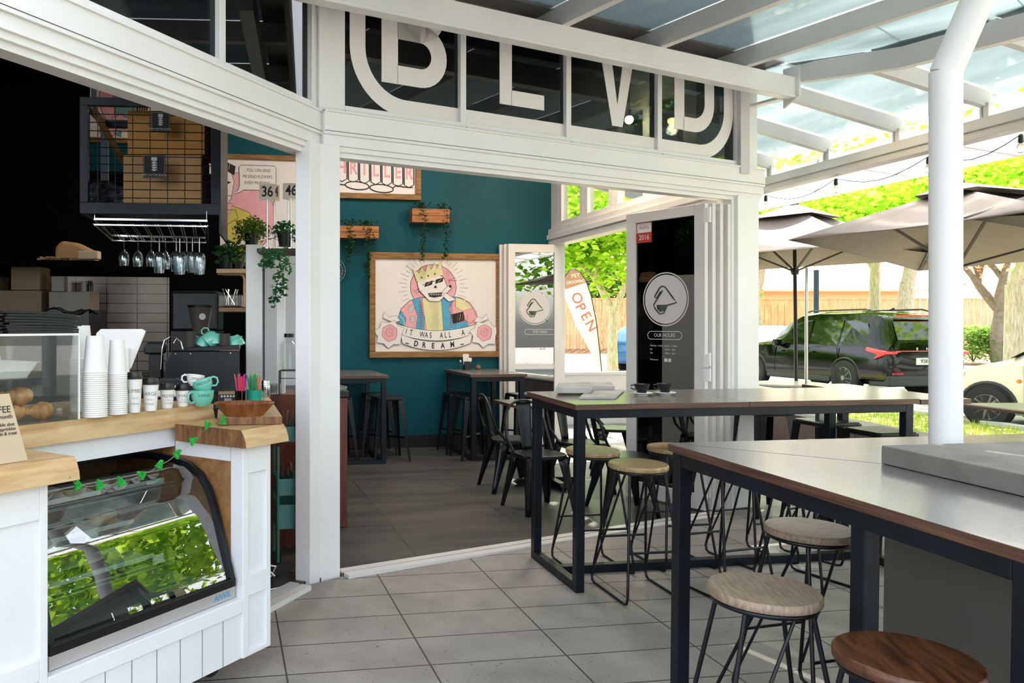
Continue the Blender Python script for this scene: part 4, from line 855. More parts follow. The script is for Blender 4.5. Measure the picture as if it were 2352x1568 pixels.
for x, y in ((-.20, .16), (-1.25, .16), (-.20, .7), (-1.25, .7)):
    w_ = obj('wheel', MB().lathe([(0, -.016), (.045, -.016), (.05, -.008), (.05, .008), (.045, .016), (0, .016)], 24, (x, y, .028), Matrix.Rotation(math.pi/2, 4, 'X') @ Matrix.Rotation(.6, 4, 'Z')), 'rubber', ct, smooth=40)
    obj('caster_fork', MB().box(x-.02, x+.02, y-.024, y+.024, .055, .08).lathe([(.012, -.02), (.012, .02)], 10, (x, y, .028), Matrix.Rotation(math.pi/2, 4, 'X')), 'steel', w_)
ct.location.z = -.005
# timber tops
def slab(name, label, x0, x1, y0, y1, z0, z1, chamf=.03):
    b = MB(); n = 14; prof = [(y0+chamf*(1-((i/5)**.5)) if i else y0+chamf*.9, 0) for i in range(1)]
    pr = [(y0, z0), (y0+.004, z0+(z1-z0)*.35), (y0+.014, z0+(z1-z0)*.7), (y0+chamf, z1), (y1, z1), (y1, z0)]
    vs = [V(x0, a, c) for a, c in pr]+[V(x1, a, c) for a, c in pr]; k = len(pr)
    b.mi(1).add(vs, [tuple(range(k-1, -1, -1)), tuple(range(k, 2*k))]); b.mi(0).add(vs, [(i, (i+1) % k, k+(i+1) % k, k+i) for i in range(k)])
    o = obj(name, b, ['pine', 'pine_end'], fr=CF, bev=.002); tag(o, label, 'worktop'); return o
slab('timber_worktop', 'long pale timber worktop under the cup stacks', -1.7, .035, .365, 1.05, 1.006, 1.09, .012)
slab('timber_ledge', 'thick live-edge timber ledge under the wooden bowl', -.215, .055, -.055, .36, .952, 1.025)
slab('timber_ledge', 'thick pale timber ledge under the brown paper sign', -1.46, -1.005, -.055, .36, .952, 1.025)
ef = Fr(V(-.30, 3.45, 0), 9.2); ZB_ = 1.06
b = MB().mi(1).box(-.275, 0, 0, .003, 1.027, ZB_).mi(0).box(-.275, 0, .003, 1.75, 1.027, ZB_); tag(obj('timber_end_board', b, ['pine', 'pine_end'], fr=ef, bev=.002), 'timber board running back behind the wooden bowl, beneath the green can', 'worktop')
tag(obj('return_cabinet', MB().box(-.26, -.03, .34, 1.7, .0, 1.02), 'red_wood', fr=ef), 'reddish timber base behind the right pillar of the coffee counter', 'cabinet')
WT = 1.09
def put(px, py, z=WT): return onz(px, py, z)
# ---------------- cake fridge ----------------
fp = [FC.onx(px, py, -.20) for px, py in ((530, 1328), (526, 1308), (512, 1250), (494, 1170), (480, 1125), (462, 1092), (435, 1068), (405, 1056), (360, 1048), (310, 1042))]
fp = [(FC.onx(px, py, -.20).y, p.z) for p, (px, py) in zip(fp, ((530, 1328), (526, 1308), (512, 1250), (494, 1170), (480, 1125), (462, 1092), (435, 1068), (405, 1056), (360, 1048), (310, 1042)))]
fr_ = thing('cake_fridge', 'curved glass cake display fridge set into the white counter', 'display fridge', fr=CF)
FX0, FX1 = -1.06, -.19
def frame_band(x0, x1, w, off=0):
    L, R = band2d([(a, c) for a, c in fp], w); n = len(fp); b = MB()
    vs = [V(x, p.x, p.y) for x in (x0, x1) for s_ in (L, R) for p in s_]; fs = []
    for i in range(n-1): j = i+1; fs += [(i, j, n+j, n+i), (2*n+i, 3*n+i, 3*n+j, 2*n+j), (i, 2*n+i, 2*n+j, j), (n+i, n+j, 3*n+j, 3*n+i)]
    fs += [(0, n, 3*n, 2*n), (n-1, 3*n-1, 4*n-1, 2*n-1)]; return b.add(vs, fs)
for x0 in (FX1-.022, FX0): obj('side_frame', frame_band(x0, x0+.022, .03), 'black_metal', fr_, smooth=40)
obj('glass_front', MB().grid(lambda u, v: V(FX0+.02+(FX1-FX0-.04)*u, *(lambda t: (fp[int(t)][0]+(fp[min(int(t)+1, 9)][0]-fp[int(t)][0])*(t-int(t)), fp[int(t)][1]+(fp[min(int(t)+1, 9)][1]-fp[int(t)][1])*(t-int(t))))(v*8.999)), 1, 54), 'fridge_glass', fr_, smooth=80)
FZ0 = .328; y0, z0 = fp[0]; yb, zt1 = fp[-1]
mt_ = (y0+.005, z0)
obj('lower_panel', MB().box(FX0, FX1, y0-.015, y0+.03, FZ0, z0-.03), 'fridge_body', fr_, bev=.003)
obj('bottom_frame', MB().box(FX0, FX1, y0-.02, y0+.03, z0-.03, z0+.004), 'black_plastic', fr_, bev=.002)
tomb_ = MB(); me_ = textmesh('t', 'ANVIL', .035, 'ink', loc=(FX1-.075, y0-.0155, (z0-.03+FZ0)/2), ext=.0005, shear=.2, link=False); tomb(tomb_, me_, 0); mat('badge_blue', '#2f8fc9', .4); obj('maker_badge', tomb_, 'badge_blue', fr_)
obj('fridge_back', MB().box(FX0, FX1, yb+.22, yb+.25, .32, .90).box(FX0, FX1, yb, yb+.25, zt1-.01, zt1+.02), 'black_plastic', fr_)
obj('fridge_floor', MB().box(FX0+.02, FX1-.02, y0+.03, yb+.22, .36, .38), 'fridge_body', fr_)
obj('fridge_side', MB().box(FX0-.008, FX0-.002, y0+.1, yb+.22, .36, .85).box(FX1+.002, FX1+.008, y0+.16, yb+.22, .36, .70), 'acrylic', fr_)
shz = (.50, .645, .775); shy = (.215, .275, .36)
for z, y in zip(shz, shy):
    b = MB(); b.tube([(FX0+.03, y, z), (FX1-.03, y, z)], .0035, 6).tube([(FX0+.03, y, z-.016), (FX1-.03, y, z-.016)], .0025, 6)
    for k in range(36): x = FX0+.04+k*(FX1-FX0-.08)/35; b.tube([(x, y, z), (x, yb+.21, z)], .0014, 4, cap=False)
    obj('wire_shelf', b, 'wire_silver', fr_)
obj('shelf_post', MB().box(-.62, -.605, yb+.19, yb+.20, .38, .85), 'steel', fr_)
cfw = lambda x, y, z: V(*CF.W(x, y, z))
def cake(name, label, x, y, z, w, d, h, m, top=None, group=None, par=None):
    b = MB().prism([(w/2*math.copysign(abs(math.cos(a))**.5, math.cos(a)), d/2*math.copysign(abs(math.sin(a))**.5, math.sin(a))) for a in [k*math.pi/10 for k in range(20)]], 0, h)
    t = thing(name, label, 'cake', cfw(x, y, z), CF.r, group or 'cakes in the glass fridge'); obj('sponge', b, m, t, bev=.004)
    if top: obj('topping', MB().prism([(w/2*.97*math.copysign(abs(math.cos(a))**.5, math.cos(a)), d/2*.97*math.copysign(abs(math.sin(a))**.5, math.sin(a))) for a in [k*math.pi/10 for k in range(20)]], h, h+.008), top, t)
    return t
tray = lambda x, y, z, w, d, l: tag(obj('white_tray', MB().box(-w/2, w/2, -d/2, d/2, 0, .004).box(-w/2, w/2, -d/2-.006, -d/2, 0, .018).box(-w/2, w/2, d/2, d/2+.006, 0, .018), 'white_ceramic', loc=cfw(x, y, z), rotz=CF.r, bev=.002), l, 'tray', 'trays in the glass fridge')
tray(-.80, .47, shz[2]+.004, .42, .17, 'white tray on the top fridge shelf at its far left'); tray(-.37, .47, shz[2]+.004, .22, .17, 'small white tray on the top fridge shelf near the curved corner')
cake('cake_slice', 'dark chocolate slab on the wide tray, top fridge shelf', -.84, .47, shz[2]+.009, .22, .12, .03, 'cake_dark', 'cream_cake'); cake('cake_slice', 'pale crumb slab on the wide tray, top fridge shelf', -.67, .47, shz[2]+.009, .10, .12, .028, 'cream_cake', 'cake_dark')
cake('cake_slice', 'brown cake on the small tray near the curved corner', -.37, .47, shz[2]+.009, .15, .12, .035, 'cake_dark', 'cake_dark')
tray(-.72, .43, shz[1]+.004, .5, .2, 'white tray on the middle fridge shelf'); cake('cake_slice', 'dark fruit slice on the middle fridge shelf', -.80, .43, shz[1]+.009, .2, .13, .035, 'cake_dark', 'cake_dark'); cake('cake_slice', 'golden slice on the middle fridge shelf', -.56, .43, shz[1]+.009, .12, .12, .04, 'croissant', 'cream_cake')
tray(-.66, .38, shz[0]+.004, .5, .2, 'white tray on the lowest fridge shelf'); cake('cake_slice', 'long dark slice on the lowest fridge shelf', -.72, .38, shz[0]+.009, .25, .12, .03, 'cake_dark', 'cream_cake')
for k, (x, z, y) in enumerate(((-.9, .66, .27), (-.72, .66, .27), (-.45, .52, .21))): tag(obj('price_card', MB().box(-.028, .028, -.002, 0, 0, .035), 'card_white', loc=cfw(x, y-.006, z-.018), rotz=CF.r), ['small price card clipped at the left of the middle fridge shelf', 'small price card clipped at the middle of the middle fridge shelf', 'small price card clipped to the lowest fridge shelf'][k], 'card')
# fairy string with little green trees
op = [(178, 1112), (229, 1113), (277, 1105), (325, 1089), (367, 1067), (407, 1041), (444, 1011)]
po_ = [FC.on(px, py, -.012) for px, py in op]
wire = [FC.on(160, 1093, -.06)]+[p-V(0, 0, 0) for p in po_]+[FC.on(463, 990, .10), FC.on(500, 970, .22)]
wire += [CF.loc(put(513, 963, 1.04))]
sm = []
for a, c in zip(wire, wire[1:]):
    for k in range(5): t_ = k/5; q = a.lerp(c, t_); q.z -= .006*math.sin(math.pi*t_); sm.append((q.x, q.y, q.z))
fs_ = thing('fairy_string', 'fine wire garland with small green tree lights hanging across the cake fridge', 'garland', fr=CF)
obj('wire', MB().tube(sm, .0012, 5), 'wire_silver', fs_)
for k, p in enumerate(po_+[CF.loc(put(478, 975, 1.04)), CF.loc(put(513, 966, 1.05))]):
    M_ = Matrix.Translation((p.x, p.y, p.z)) @ Matrix.Rotation((-.3, -.35, -.5, -1., .6, .9, 1.2, 1.5, .2)[k], 4, 'Y') @ Matrix.Scale(1.15, 4)
    b = MB(); 
    for s_, zz in ((.015, -.012), (.0115, -.004), (.008, .004)):
        b.prism([(-s_, zz), (s_, zz), (s_*.25, zz+.013), (-s_*.25, zz+.013)], -.005, .005, 'y', M_)
    b.box(-.002, .002, -.002, .002, -.016, -.010, M_); obj('tree_light', b, 'green_plastic', fs_)
# paper sign
a = put(64, 1057, 1.026); sg2 = thing('paper_sign', 'brown paper sign with handwriting leaning on the left timber ledge', 'sign', (a.x, a.y, 1.027), CF.r)
b = MB().box(-.30, 0, 0, .002, 0, .215, Matrix.Shear('XZ', 4, (0, 0)) if False else Matrix.Rotation(-.22, 4, 'X') @ Matrix(((1, 0, -.16, 0), (0, 1, 0, 0), (0, 0, 1, 0), (0, 0, 0, 1)))); obj('card', b, 'kraft_pale', sg2)
b = MB(); M_ = Matrix.Rotation(-.22, 4, 'X') @ Matrix(((1, 0, -.16, 0), (0, 1, 0, 0), (0, 0, 1, 0), (0, 0, 0, 1)))
for z, s_, sz in ((.165, 'COFFEE', .03), (.143, 'of the month', .019), (.118, 'with double shot', .015), (.104, 'syrup and sprinkles', .015), (.090, 'a waffle & treat', .015)):
    me = textmesh('t', s_, sz, 'ink', loc=(-.012, -.0012, z), ext=.0004, align='RIGHT', shear=.2, link=False); me.transform(M_); tomb(b, me, 0)
obj('handwriting', b, 'marker', sg2)
# clear display case with croissants
p0 = CF.loc(put(182, 962)); zc = onz(182, 962, WT); cz = at(182, 768, zc.y).z
case = thing('acrylic_case', 'clear acrylic display case holding croissants on the timber worktop', 'display case', fr=CF)
cx1, cy0, cx0, cy1 = p0.x, p0.y, p0.x-.62, p0.y+.36
b = MB(); t_ = .004
b.box(cx0, cx1, cy0, cy0+t_, WT, cz).box(cx1-t_, cx1, cy0+t_, cy1-t_, WT, cz).box(cx0, cx0+t_, cy0+t_, cy1-t_, WT, cz).box(cx0, cx1, cy1-t_, cy1, WT, cz).box(cx0, cx1, cy0, cy1, cz, cz+t_)
obj('clear_panels', b, 'acrylic', case); zs = at(100, 862, zc.y).z
obj('case_shelf', MB().box(cx0+.006, cx1-.1, cy0+.03, cy1-.02, zs-.004, zs), 'acrylic', case); obj('case_base', MB().box(cx0, cx1, cy0, cy1, WT-.0, WT+.003), 'acrylic', case)
obj('case_edges', MB().box(cx1-.004, cx1+.002, cy0-.002, cy0+.004, WT, cz).box(cx0, cx1, cy0-.002, cy0+.003, cz-.003, cz+.005).box(cx1-.003, cx1+.002, cy0, cy1, cz-.001, cz+.005), 'paper_white', case)
def croissant(label, x, y, z, rz, s=1, tilt=0):
    b = MB(); n = 46; pts = []; rs = []
    for i in range(n):
        u = i/(n-1)*2-1; a = u*1.35; pts.append((.072*math.sin(a), .062*(1-math.cos(a)), .0)); rs.append((.007+.029*(1-abs(u)**1.3))*(1-.085*(4-(i % 8)) if i % 8 < 4 else 1))
    b.tube(pts, rs, 14); t = obj('croissant', b, 'croissant', loc=cfw(x, y, z), smooth=60); t.rotation_euler = (tilt, 0, CF.r+rz); t.scale = (s,)*3; return tag(t, label, 'croissant', 'croissants in the acrylic case')
croissant('croissant lying at the right of the acrylic case', cx1-.10, cy0+.09, WT+.036, .4, 1.0); croissant('croissant lying at the left of the acrylic case', cx1-.235, cy0+.10, WT+.036, -.3, 1.0); croissant('croissant heaped on top of the two others', cx1-.175, cy0+.12, WT+.093, .2, 1.05, .2)
croissant('croissant at the back of the acrylic case', cx1-.2, cy0+.24, WT+.036, 2.9, 1.0)
def tray2(label, x, w):
    b = MB(); pr = [(w*.36, .10, 0), (w*.5, .13, .055)]
    def rr(a, c, z): return [V(a*math.copysign(abs(math.cos(t))**.35, math.cos(t)), c*math.copysign(abs(math.sin(t))**.35, math.sin(t)), z) for t in [k*math.pi/16 for k in range(32)]]
    A_, B_ = rr(*pr[0]), rr(*pr[1]); C_ = rr(w*.5+.008, .138, .055); vs = A_+B_+C_; n = 32
    b.add(vs, [tuple(range(n-1, -1, -1))]+[(i, (i+1) % n, n+(i+1) % n, n+i) for i in range(n)]+[(n+i, n+(i+1) % n, 2*n+(i+1) % n, 2*n+i) for i in range(n)])
    tag(obj('takeaway_tray', b, 'paper_white', loc=cfw(x, cy0+.17, zs+.001), rotz=CF.r, smooth=40, solid=.002), label, 'tray', 'takeaway trays in the acrylic case')
tray2('open white takeaway tray on the case shelf, right one', cx1-.24, .22); tray2('open white takeaway tray on the case shelf, left one', cx1-.49, .22)
b = MB().box(-.10, .10, 0, .002, 0, .11, Matrix.Rotation(-.35, 4, 'X')); tag(obj('tray_lid', b, 'paper_white', loc=cfw(cx1-.24, cy0+.30, zs+.05), rotz=CF.r), 'raised white lid behind the right takeaway tray', 'lid')
# folded menus on the case
random.seed(11)
for k in range(8):
    z = cz+.0055+k*.0106; dx = random.uniform(-.012, .012); b = MB(); w_ = .30; d_ = .21; bend = .016*(8-k)/8
    fn = lambda u, v, s_=0: V(-w_*(1-u), d_*v, -.022*max(0, u-.35)**1.3*(k/8)*1.0+(0))
    g0 = [(u, 0) for u in (0, .2, .4, .6, .8, 1)]
    vs = []
    for h_ in (0, .0085):
        for v in (0, 1):
            for u in (0, .2, .4, .6, .8, 1): p = fn(u, v); vs.append(p+V(0, 0, h_+(.0 if h_ == 0 else 0)))
    fs = []
    for i in range(5): fs += [(i, i+1, 7+i, 6+i), (12+i, 18+i, 19+i, 13+i), (i, 12+i, 13+i, i+1), (6+i, 7+i, 19+i, 18+i)]
    fs += [(0, 6, 18, 12), (5, 17, 23, 11)]
    b.add(vs, fs); m_ = tag(obj('menu_folder', b, 'menu_navy', loc=cfw(cx1+.01+dx-.0, cy0+.015+random.uniform(-.006, .006), z), rotz=CF.r+random.uniform(-.03, .03)), 'dark folded menu in the pile on top of the acrylic case', 'menu', 'dark menus piled on the acrylic case')
    if k in (2, 4, 6): obj('bookmark', MB().box(-.008, .012, .01, .03, .002, .004), 'kraft', m_)
for k in range(5):
    tag(obj('menu_folder', MB().box(-.30, 0, 0, .21, 0, .009), 'menu_navy', loc=cfw(cx1-.31, cy0+.01+.004*(k % 2), cz+.0055+k*.0155), rotz=CF.r, bev=.003), 'dark menu in the left pile on top of the acrylic case', 'menu', 'dark menus in the left pile on the case')
# ---------------- stacks of paper cups ----------------
def cup_mesh(r0, r1, h, rim=.0035):
    return MB().lathe([(0, h-.004), (r1-.003, h-.004), (r1-.003, h), (r1, h), (r0-.001, .006), (r0+rim*.6, .0055), (r0+rim, .003), (r0+rim*.6, .0003), (r0-.002, .0003)], 28)
def cupstack(label, px, py, n, r0, r1, h, step, group):
    p = put(px, py); first = None
    for k in range(n):
        if first is None: first = tag(obj('paper_cup', cup_mesh(r0, r1, h), 'paper_white', loc=(p.x, p.y, WT+.001), smooth=35), label, 'cup', group)
        else:
            c = first.copy(); COL.objects.link(c); c.location = (p.x, p.y, WT+.001+k*step)
cupstack('white paper cup in the front upside-down stack, touching the acrylic case', 218, 957, 22, .0465, .033, .145, .0083, 'front stack of paper cups')
cupstack('white paper cup in the shorter upside-down stack behind the lidded cups', 269, 951, 20, .038, .029, .140, .0085, 'right stack of paper cups')
cupstack('white paper cup in the tall upside-down stack behind the acrylic case', 188, 944, 27, .046, .033, .145, .0083, 'rear stack of paper cups')
def curvetext(s, size, R, z, ang, m):
    me = textmesh('t', s, size, m, loc=(0, 0, 0), ext=.0001, shear=.1, link=False)
    for v in me.vertices:
        a = ang+v.co.x/R; zz = v.co.z+z; rr = R(zz) if callable(R) else R; v.co = (rr*math.sin(a)*1.0, -rr*math.cos(a), zz)
    return me
def textcone(s, size, r0, r1, h, z, ang):
    me = textmesh('t', s, size*.92, 'ink', ext=.0001, shear=.12, bold=-size*.012, link=False)
    for v in me.vertices:
        zz = z+v.co.z; R_ = r0+(r1-r0)*zz/h+.0006; a = ang+v.co.x/R_; v.co = (R_*math.sin(a), -R_*math.cos(a), zz)
    return me
for px, py, top, w, words, lab in ((309, 950, 858, 38, ('JUMBO', '- 16 oz -', '3 shots'), 'tallest white takeaway cup with black lid marked JUMBO'), (346, 946, 871, 40, ('LARGE', '- 12 oz -', '2 shots'), 'white takeaway cup with black lid marked LARGE'),
    (384, 940, 883, 36, ('MEDIUM', '- 8 oz -', '2 shots'), 'white takeaway cup with black lid marked MEDIUM'), (420, 936, 885, 37, ('SMALL', '- 4 oz -', '1.5 shot'), 'shortest white takeaway cup with black lid marked SMALL')):
    p = put(px, py-3); s_ = p.y/F; ht = (py-top)*s_; rt = w*s_/2*.93; rb = rt*.72; lh = .022; ch = ht-lh
    t = thing('takeaway_cup', lab, 'cup', (p.x, p.y, WT+.001), -.05, 'lidded sample cups on the worktop')
    obj('cup_body', MB().lathe([(0, .004), (rb-.002, .004), (rb-.002, 0), (rb, 0), (rt, ch)], 32), 'card_white', t, smooth=40)
    obj('lid', MB().lathe([(rt+.0005, ch-.006), (rt+.003, ch-.005), (rt+.003, ch+.002), (rt-.001, ch+.004), (rt-.003, ch+lh), (rt-.007, ch+lh), (rt-.009, ch+lh-.004), (0, ch+lh-.004)], 32), 'lid_black', t, smooth=35)
    b = MB(); ang = {'J': .35, 'L': .1, 'M': .55, 'S': .35}[words[0][0]]
    for k, wd in enumerate(words): tomb(b, textcone(wd, (.024, .011, .014)[k]*(1.0 if ht > .12 else .85), rb, rt, ch, ch*(.62, .42, .26)[k], ang), 0)
    obj('handwriting', b, 'marker', t)
# ceramic mugs
def mug(name, label, p, r, h, m, rot=(0, 0, 0), handle=0, group='mugs stacked at the end of the worktop', text=None):
    t = thing(name, label, 'mug', p, 0, group); t.rotation_euler = rot
    pr = [(0, .004), (r*.5, .004), (r*.5, 0), (r*.56, 0), (r*.80, h*.25), (r*.95, h*.55), (r, h), (r-.004, h), (r*.9, h*.55), (r*.75, h*.27), (r*.4, h*.12), (0, h*.1)]
    obj('bowl', MB().lathe(pr, 32), m, t, smooth=50)
    hp = [(r*.93, h*.85), (r*1.2, h*.92), (r*1.5, h*.75), (r*1.5, h*.45), (r*1.2, h*.22), (r*.85, h*.3)]
    obj('handle', MB().tube([(a*math.cos(handle), a*math.sin(handle), z) for a, z in hp], .0045, 8), m, t, smooth=70)
    if text: b = MB(); tomb(b, textcone(text, .02, r*.9, r, h, h*.7, .35), 0); obj('handwriting', b, 'marker', t)
    return t
p = put(465, 932); mug('mug', 'large mint green mug at the bottom of the mug pile on the worktop', V(p.x, p.y, WT), .052, .072, 'teal_ceramic', handle=-2.3, text='LARGE')
mug('mug', 'tilted mint green mug marked MEDIUM resting in the large one', V(p.x+.012, p.y, WT+.062), .047, .06, 'teal_ceramic', rot=(0, -.32, 0), handle=.0, text='MEDIUM')
mug('mug', 'white mug marked SMALL on top of the mug pile', V(p.x-.035, p.y, WT+.09), .040, .05, 'white_ceramic', rot=(0, .12, 0), handle=3.3, text='SMALL')
# payment terminal and till
p = put(392, 912); t = thing('card_terminal', 'black and white card payment terminal behind the lidded cups', 'terminal', V(p.x-.02, p.y+.05, WT), .2)
obj('terminal_base', MB().prism([(-.10, 0), (.08, 0), (.085, .045), (.02, .055), (-.02, .035), (-.10, .03)], -.04, .04, 'y'), 'paper_white', t, bev=.008); obj('terminal_top', MB().prism([(-.17, .05), (-.02, .036), (.02, .056), (.082, .046), (.082, .075), (.04, .095), (-.05, .09), (-.17, .06)], -.038, .038, 'y'), 'black_plastic', t, bev=.006)
obj('keypad_light', MB().box(.03, .078, -.039, -.0385, .05, .06), 'paper_white', t)
p = put(291, 925); q = at(275, 800, 3.75); t = thing('till_screen', 'white till screen seen from behind on its stand', 'screen', (q.x, q.y, WT), .1)
S_ = 3.75/F
sx = [(215-275)*S_, (332-275)*S_, (325-275)*S_, (297-275)*S_, (240-275)*S_]
b = MB().prism([((215-275)*S_, (800-795)*S_+.0+.29-.13), ((222-275)*S_, .335-.01), ((232-275)*S_, .345), ((325-275)*S_, .345), ((334-275)*S_, .335), ((330-275)*S_, .315), ((300-275)*S_, .16), ((240-275)*S_, .12), ((222-275)*S_, .13)], 0, .012, 'y'); obj('screen_shell', b, 'paper_white', t, bev=.004)
obj('stand', MB().box((285-275)*S_, (298-275)*S_, -.03, -.002, 0, .26).box(-.06, .07, -.08, .06, 0, .012), 'paper_white', t, bev=.008)
# organiser, straws, can, grater, bowl
p = put(527, 938, ZB_); t = thing('loyalty_card_holder', 'small black holder printed with white coffee beans and coins sign', 'holder', (p.x, p.y-.0, ZB_), .15)
obj('holder_box', MB().box(-.05, .04, 0, .045, 0, .065).box(-.07, .05, -.015, .06, 0, .006).box(-.056, -.052, 0, .04, 0, .10), 'black_plastic', t, bev=.002)
b = MB(); [b.lathe([(0, 0), (.0052, 0)], 10, (-.036+.014*k, -.0008, .058), Matrix.Rotation(math.pi/2, 4, 'X')) for k in range(5)]; [b.lathe([(0, 0), (.0052, 0)], 10, (-.026+.014*k, -.0008, .018), Matrix.Rotation(math.pi/2, 4, 'X')) for k in range(4)]; bandmesh(b, [(-.022, .031), (.008, .031), (.008, .046), (-.022, .046)], .002, -.0003, -.0009, closed=True); tomb(b, textmesh('t', 'BEAN', .011, 'ink', loc=(-.007, -.0008, .0385), ext=.0002, link=False), 0); obj('printed_dots', b, 'paper_white', t)
random.seed(4); SC_ = {'straw_pink': '#d8316f', 'straw_purple': '#6b3fa0', 'straw_orange': '#e06a3a', 'straw_green': '#2f8f4a', 'straw_lime': '#8fb84a', 'straw_teal': '#2b8c80'}
for k_, c_ in SC_.items(): mat(k_, c_, .35, var=.05)
def straws(px, py, z, cols, n, r, h, nm, lab):
    p = put(px, py, z)
    for k in range(n):
        a = k*2.399; rr = r*.7*math.sqrt((k+.5)/n); x, y = rr*math.cos(a), rr*math.sin(a); l_ = h*random.uniform(.9, 1.08)
        o = obj('straw', MB().tube([(x*.5, y*.5, .008), (x*2.0, y*2.0, l_)], .0026, 7, cap=False), cols[k % len(cols)], loc=(p.x, p.y, z)); tag(o, lab, 'straw', nm)
    return p
p = straws(552, 938, ZB_, ['straw_pink', 'straw_purple', 'straw_orange', 'straw_pink', 'straw_purple'], 22, .022, .155, 'pink and purple straws in the dark glass', 'pink or purple straw standing in the dark glass')
tag(obj('straw_glass', MB().lathe([(0, .002), (.022, .002), (.022, 0), (.024, 0), (.026, .085), (.0245, .085), (.022, .004)], 20, p), 'window_glass', smooth=40), 'dark glass tumbler full of pink and purple straws', 'glass')
p = straws(583, 934, ZB_, ['straw_green', 'straw_lime', 'straw_teal', 'straw_orange', 'straw_green'], 16, .028, .15, 'green straws in the green can', 'green or lime straw standing in the green can')
t = thing('green_can', 'glossy green enamel can full of straws beside the grater', 'can', p); obj('can_body', MB().lathe([(0, .002), (.035, .002), (.035, 0), (.037, .002), (.037, .08), (.039, .083), (.036, .083), (.035, .004)], 28), 'teal_metal', t, smooth=35); obj('can_handle', MB().tube([(.036, -.01, .07), (.052, -.02, .06), (.050, -.02, .03), (.036, -.01, .022)], .003, 6), 'teal_metal', t)
p = put(611, 911, ZB_); t = thing('grater', 'silver perforated shaker beside the green can', 'shaker', p); obj('shaker_body', MB().lathe([(0, 0), (.022, 0), (.024, .004), (.024, .085), (.02, .092), (0, .094)], 20), 'chrome', t, smooth=35)
b = MB(); [b.box(-.011+.011*j, -.007+.011*j, -.0262, -.0235, .015+.012*k, .019+.012*k) for k in range(6) for j in range(3)]; obj('holes', b, 'black_plastic', t)
p = put(560, 974, 1.026); t = thing('wooden_bowl', 'oval carved wooden bowl of coins on the right timber ledge', 'bowl', (p.x, p.y+.02, 1.026), .12)
b = MB().lathe([(0, .004), (.045, .003), (.05, 0), (.078, .042), (.118, .090), (.110, .095), (.09, .080), (.058, .034), (0, .018)], 40, M=Matrix.Diagonal((1.12, .66, 1, 1))); obj('bowl_body', b, 'bowl_wood', t, smooth=50)
mat('coin', '#b9a67c', .3, metal=.9, var=.3)
random.seed(9)
for k in range(26):
    a = random.uniform(0, 6.28); r = random.uniform(0, .04); o = tag(obj('coin', MB().lathe([(0, 0), (.011, 0), (.011, .002), (0, .002)], 14), 'coin' if k % 3 else 'chrome', loc=(p.x+r*math.cos(a)*1.1, p.y+.02+r*.7*math.sin(a), 1.026+.036+.005*(k % 5)), smooth=30), 'loose coin in the oval wooden bowl', 'coin', 'coins in the wooden bowl'); o.rotation_euler = (random.uniform(-.5, .5), random.uniform(-.5, .5), 0)
# ---------------- hanging cage with glass rack ----------------
def bxat(px0, px1, py0, py1, D, dep): a = at(px0, py1, D); b = at(px1, py0, D); return a, b.x-a.x, dep, b.z-a.z
a = at(183, 490, 4.95); tp = at(190, 222, 4.95); w_ = at(500, 490, 4.95).x-a.x; h_ = tp.z-a.z
cg = thing('hanging_cage', 'black steel cage with grid front hanging above the coffee counter', 'cage', (a.x, a.y, a.z), FB.r*.5)
b = MB(); f_ = .05
for y in (0, .55): b.box(0, w_, y, y+.04, 0, .07).box(0, w_, y, y+.04, h_-f_, h_).box(0, f_, y, y+.04, .07, h_-f_).box(w_-f_, w_, y, y+.04, .07, h_-f_)
for x in (0, w_-.04): b.box(x, x+.04, .04, .55, 0, .04).box(x, x+.04, .04, .55, h_-.04, h_)
obj('cage_frame', b, 'black_steel', cg, bev=.002)
b = MB()
for k in range(1, 8): b.tube([(w_*k/8, .01, .05), (w_*k/8, .01, h_-.04)], .003, 5)
for k in range(1, 12): b.tube([(.03, .014, .05+(h_-.1)*k/12), (w_-.03, .014, .05+(h_-.1)*k/12)], .003, 5)
obj('grid_front', b, 'black_steel', cg)
obj('cage_floor', MB().box(.02, w_-.02, .04, .55, .03, .045), 'black_steel', cg)
obj('ceiling_hanger', MB().box(.01, .04, .25, .28, h_, 4.5-a.z).box(w_-.04, w_-.01, .25, .28, h_, 4.5-a.z), 'black_steel', cg)
obj('side_plate', MB().box(w_, w_+.01, 0, .59, -.12, h_), 'black_steel', cg)
def sticker(px0, px1, py0, py1, D, label):
    p, w, _, h = bxat(px0, px1, py0, py1, D, 0); ci = Fr(cg.location, math.degrees(FB.r*.5)); q = ci.loc(p); q = V(q.x, -.004, p.z-cg.location.z)
    t = obj('sticker', MB().box(0, w, 0, .01, 0, h), 'ink', cg); t.location = q; t['label'] = label; b = MB()
    bandmesh(b, [(.004, .004), (w-.004, .004), (w-.004, h-.004), (.004, h-.004)], .0015, -.0003, -.0009, closed=True)
    tomb(b, textmesh('t', 'MAD HATTER BLEND', w*.12, 'ink', loc=(w/2, -.0008, h*.12), ext=.0002, link=False), 0); c = w/2
    for k in range(4): b.add([V(c+.17*w*math.cos(x)*(.7+.3*math.sin(3*x+k)), -.0006-.0001*k, h*(.34+.11*k)+.05*h*math.sin(x)) for x in [j*.628 for j in range(10)]], [tuple(range(10))])
    b.box(c-w*.13, c+w*.13, -.0012, -.0002, h*.74, h*.90); k_nonorm['print'] = 1; obj('print', b, 'art_grey', t)
sticker(345, 388, 254, 298, 4.95, 'square black sticker with a pale hatted face near the top of the grid'); sticker(327, 377, 353, 406, 4.95, 'square black sticker with a pale hatted face in the middle of the grid')
mat('carton', '#b98f5e', .7, var=.1); mat('carton_lit', '#b9802e', .6, var=.12)  # second cardboard tone: orange light on the upper box, put into its colour
